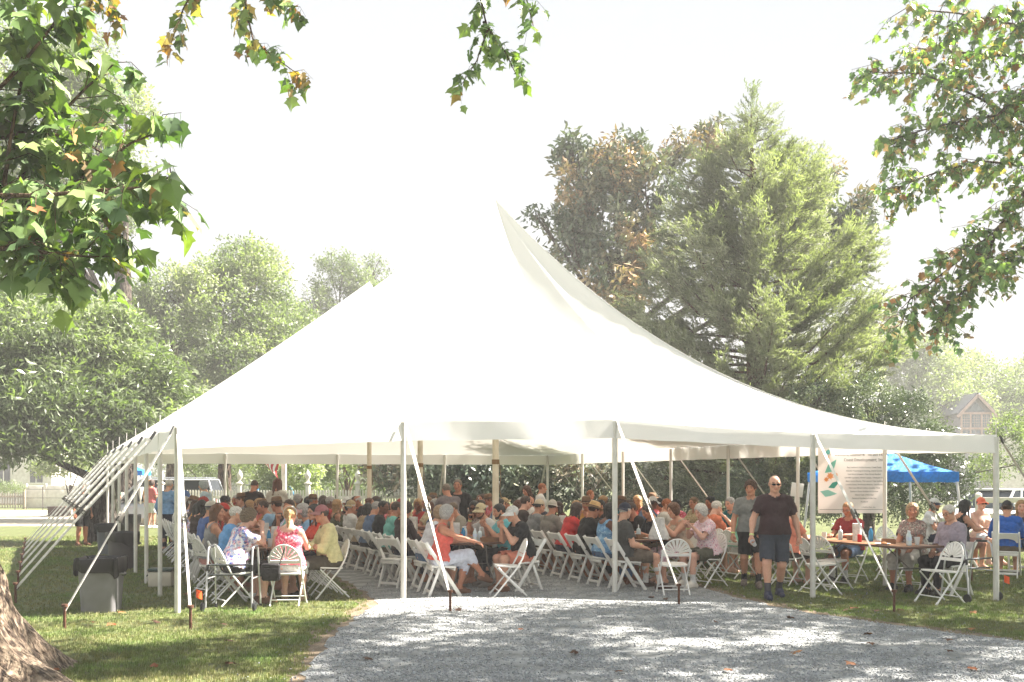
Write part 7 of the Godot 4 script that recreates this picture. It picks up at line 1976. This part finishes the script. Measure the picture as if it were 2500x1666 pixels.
	var kinds := {"bottle": ["water_bottle", "clear water bottle", "bottle"], "pump": ["pump_bottle", "clear hand sanitizer pump bottle", "bottle"], "soda": ["soda_bottle", "blue drink bottle", "bottle"], "red_can": ["drink_can", "red drink can", "can"], "cup": ["plastic_cup", "clear plastic cup of drink", "cup"], "box": ["cardboard_tray", "brown cardboard food tray", "tray"], "plate": ["paper_plate", "white paper plate of food", "plate"], "foil": ["foil_wrap", "crumpled foil wrap", "foil"]}
	var num := {}
	for s in spots:
		var k: Array = kinds[s[3]]
		var key: String = s[3] + s[0]
		num[key] = num.get(key, 0) + 1
		var p := row_at(s[0], s[1], s[2]); p.y = 0.746
		var t := thing(k[0], "%s %s from the near end of the %s table row" % [NTH[num[key]], k[1], s[0]], k[2], p, rnd(0, 6), "food and drink on the tables")
		match s[3]:
			"bottle":
				obj("bottle_body", G().lathe([Vector2(0.001, 0.0), Vector2(0.031, 0.0), Vector2(0.033, 0.02), Vector2(0.031, 0.07), Vector2(0.033, 0.12), Vector2(0.030, 0.15), Vector2(0.014, 0.185), Vector2(0.0135, 0.20)], 16), clear, t)
				obj("cap", G().tube([Vector3(0, 0.20, 0), Vector3(0, 0.215, 0)], 0.0155, 10), mat(Color(0.85, 0.87, 0.9), 0.4), t)
				obj("wrapper", G().tube([Vector3(0, 0.075, 0), Vector3(0, 0.125, 0)], 0.0338, 16, false), mat(Color(0.75, 0.82, 0.9), 0.4), t)
			"pump":
				obj("bottle_body", G().lathe([Vector2(0.001, 0.0), Vector2(0.036, 0.0), Vector2(0.037, 0.12), Vector2(0.03, 0.15), Vector2(0.013, 0.165)], 16), clear, t)
				obj("pump", G().tube([Vector3(0, 0.165, 0), Vector3(0, 0.215, 0)], 0.009, 8).tube([Vector3(-0.01, 0.215, 0), Vector3(0.045, 0.21, 0)], 0.007, 8), mat(Color(0.9, 0.9, 0.9), 0.4), t)
			"soda":
				obj("bottle_body", G().lathe([Vector2(0.001, 0.0), Vector2(0.034, 0.0), Vector2(0.036, 0.05), Vector2(0.033, 0.10), Vector2(0.034, 0.15), Vector2(0.014, 0.20), Vector2(0.0135, 0.215)], 16), blue, t)
				obj("cap", G().tube([Vector3(0, 0.215, 0), Vector3(0, 0.232, 0)], 0.016, 10), mat(Color(0.9, 0.9, 0.9), 0.4), t)
			"red_can":
				obj("can", G().lathe([Vector2(0.001, 0.0), Vector2(0.028, 0.0), Vector2(0.033, 0.008), Vector2(0.033, 0.112), Vector2(0.027, 0.122), Vector2(0.001, 0.12)], 18), mat(Color(0.72, 0.08, 0.08), 0.3), t)
			"cup":
				obj("cup_wall", G().lathe([Vector2(0.001, 0.0), Vector2(0.030, 0.0), Vector2(0.042, 0.12), Vector2(0.040, 0.12), Vector2(0.029, 0.004)], 18), mat(Color(0.80, 0.82, 0.82), 0.3), t)
				obj("drink", G().lathe([Vector2(0.037, 0.085), Vector2(0.001, 0.085)], 16), mat(Color(0.45, 0.28, 0.14), 0.15), t)
			"box":
				var g := G(); g.box(Vector3(0.26, 0.006, 0.18), T(Vector3(0, 0.003, 0)))
				for q in [-1.0, 1.0]:
					g.box(Vector3(0.26, 0.062, 0.006), T(Vector3(0, 0.034, q * 0.09)))
					g.box(Vector3(0.006, 0.062, 0.174), T(Vector3(q * 0.127, 0.034, 0)))
				obj("tray", g, mat(Color(0.52, 0.38, 0.26), 0.85, "paint"), t)
				obj("food", G().lathe([Vector2(0.08, 0.007), Vector2(0.07, 0.03), Vector2(0.03, 0.045), Vector2(0.001, 0.04)], 9, T(Vector3(0.02, 0, 0))), mat(Color(0.62, 0.44, 0.25), 0.8, "paint"), t)
			"plate":
				obj("plate", G().lathe([Vector2(0.001, 0.003), Vector2(0.075, 0.003), Vector2(0.115, 0.018), Vector2(0.118, 0.018), Vector2(0.076, 0.0)], 24), mat(Color(0.88, 0.87, 0.84), 0.6), t)
				obj("food", G().lathe([Vector2(0.05, 0.004), Vector2(0.045, 0.025), Vector2(0.02, 0.04), Vector2(0.001, 0.035)], 7, T(Vector3(0.01, 0, 0.01))), mat(Color(0.60, 0.38, 0.20), 0.8, "paint"), t)
			"foil":
				var g := G(); g.lathe([Vector2(0.09, 0.0), Vector2(0.10, 0.03), Vector2(0.05, 0.06), Vector2(0.001, 0.05)], 11)
				for i in g.v.size(): g.v[i] += Vector3(sin(i * 12.9), sin(i * 7.7), cos(i * 5.1)) * 0.008
				obj("foil", g, mat(Color(0.8, 0.8, 0.8), 0.3, "", 0.8), t)
	var jug := thing("white_bag", "tall white paper bag standing on the near end of the right table", "bag", row_at("right", 0.06, 0.12) + Vector3.UP * 0.747, -0.3)
	var jg := G()
	jg.grid(24, 8, func(u: float, v: float):
		var a := u * TAU
		var r := lerpf(0.15, 0.085, smoothstep(0.1, 0.75, v)) * (1.0 + 0.04 * sin(u * 25 + v * 5))
		return Vector3(signf(cos(a)) * pow(absf(cos(a)), 0.5) * r * 1.1, v * 0.34, signf(sin(a)) * pow(absf(sin(a)), 0.5) * r * 0.7))
	obj("bag", jg, paper, jug)
	obj("folded_top", G().box(Vector3(0.17, 0.03, 0.11), T(Vector3(0, 0.335, 0)), 0.005), paper, jug)
	# fallen leaves
	var fl := [[-4.9, 11.7], [-4.6, 11.5], [-4.3, 11.9], [-3.4, 11.6], [-5.0, 12.6], [-5.6, 14.2], [-5.9, 16.3], [-4.8, 14.6], [-1.05, 13.2], [-0.7, 13.0], [0.1, 11.2], [2.0, 14.3], [2.2, 14.1], [4.35, 12.9], [4.5, 13.0], [4.7, 12.75], [5.0, 12.9], [5.9, 12.7], [3.9, 10.9], [3.7, 10.2], [2.7, 9.6], [4.6, 10.4], [5.2, 11.2], [3.1, 9.0], [4.1, 8.9], [1.9, 8.8], [5.3, 9.6], [4.9, 9.2], [2.4, 11.8], [-1.4, 9.4], [-2.6, 9.1], [-3.0, 10.4], [0.9, 8.7], [6.4, 14.7], [5.6, 15.2], [-3.2, 8.9], [3.4, 12.2], [6.7, 12.2], [-4.0, 8.75], [0.6, 9.6], [4.3, 9.7], [5.6, 10.3]]
	var tones := [[Color(0.40, 0.24, 0.11), "brown"], [Color(0.50, 0.29, 0.15), "orange brown"], [Color(0.52, 0.36, 0.20), "tan"], [Color(0.30, 0.19, 0.12), "dark brown"]]
	fl.sort_custom(func(a, b): return a[1] < b[1])
	var seen := {}
	for i in fl.size():
		var p := P(fl[i][0], fl[i][1], 0.028)
		var tn: Array = tones[rng.randi() % 4]
		var onroad := Geometry2D.is_point_in_polygon(Vector2(fl[i][0], fl[i][1]), drive)
		var o := obj("fallen_leaf", sycamore_leaf(), mat(tn[0], 0.8), self, Transform3D((Basis(Vector3.UP, rnd(0, TAU)) * Basis(Vector3.RIGHT, rnd(-0.5, 0.3))).scaled(Vector3.ONE * rnd(0.07, 0.13)), p + Vector3.UP * 0.012))
		var ground := "gravel drive" if onroad else ("grass left of the drive" if fl[i][0] < 0 else "grass right of the drive")
		var sk: String = tn[1] + ground
		seen[sk] = seen.get(sk, 0) + 1
		tag(o, "%s nearest %s fallen sycamore leaf on the %s" % [NTH[seen[sk]], tn[1], ground], "leaf", "fallen leaves on the ground")
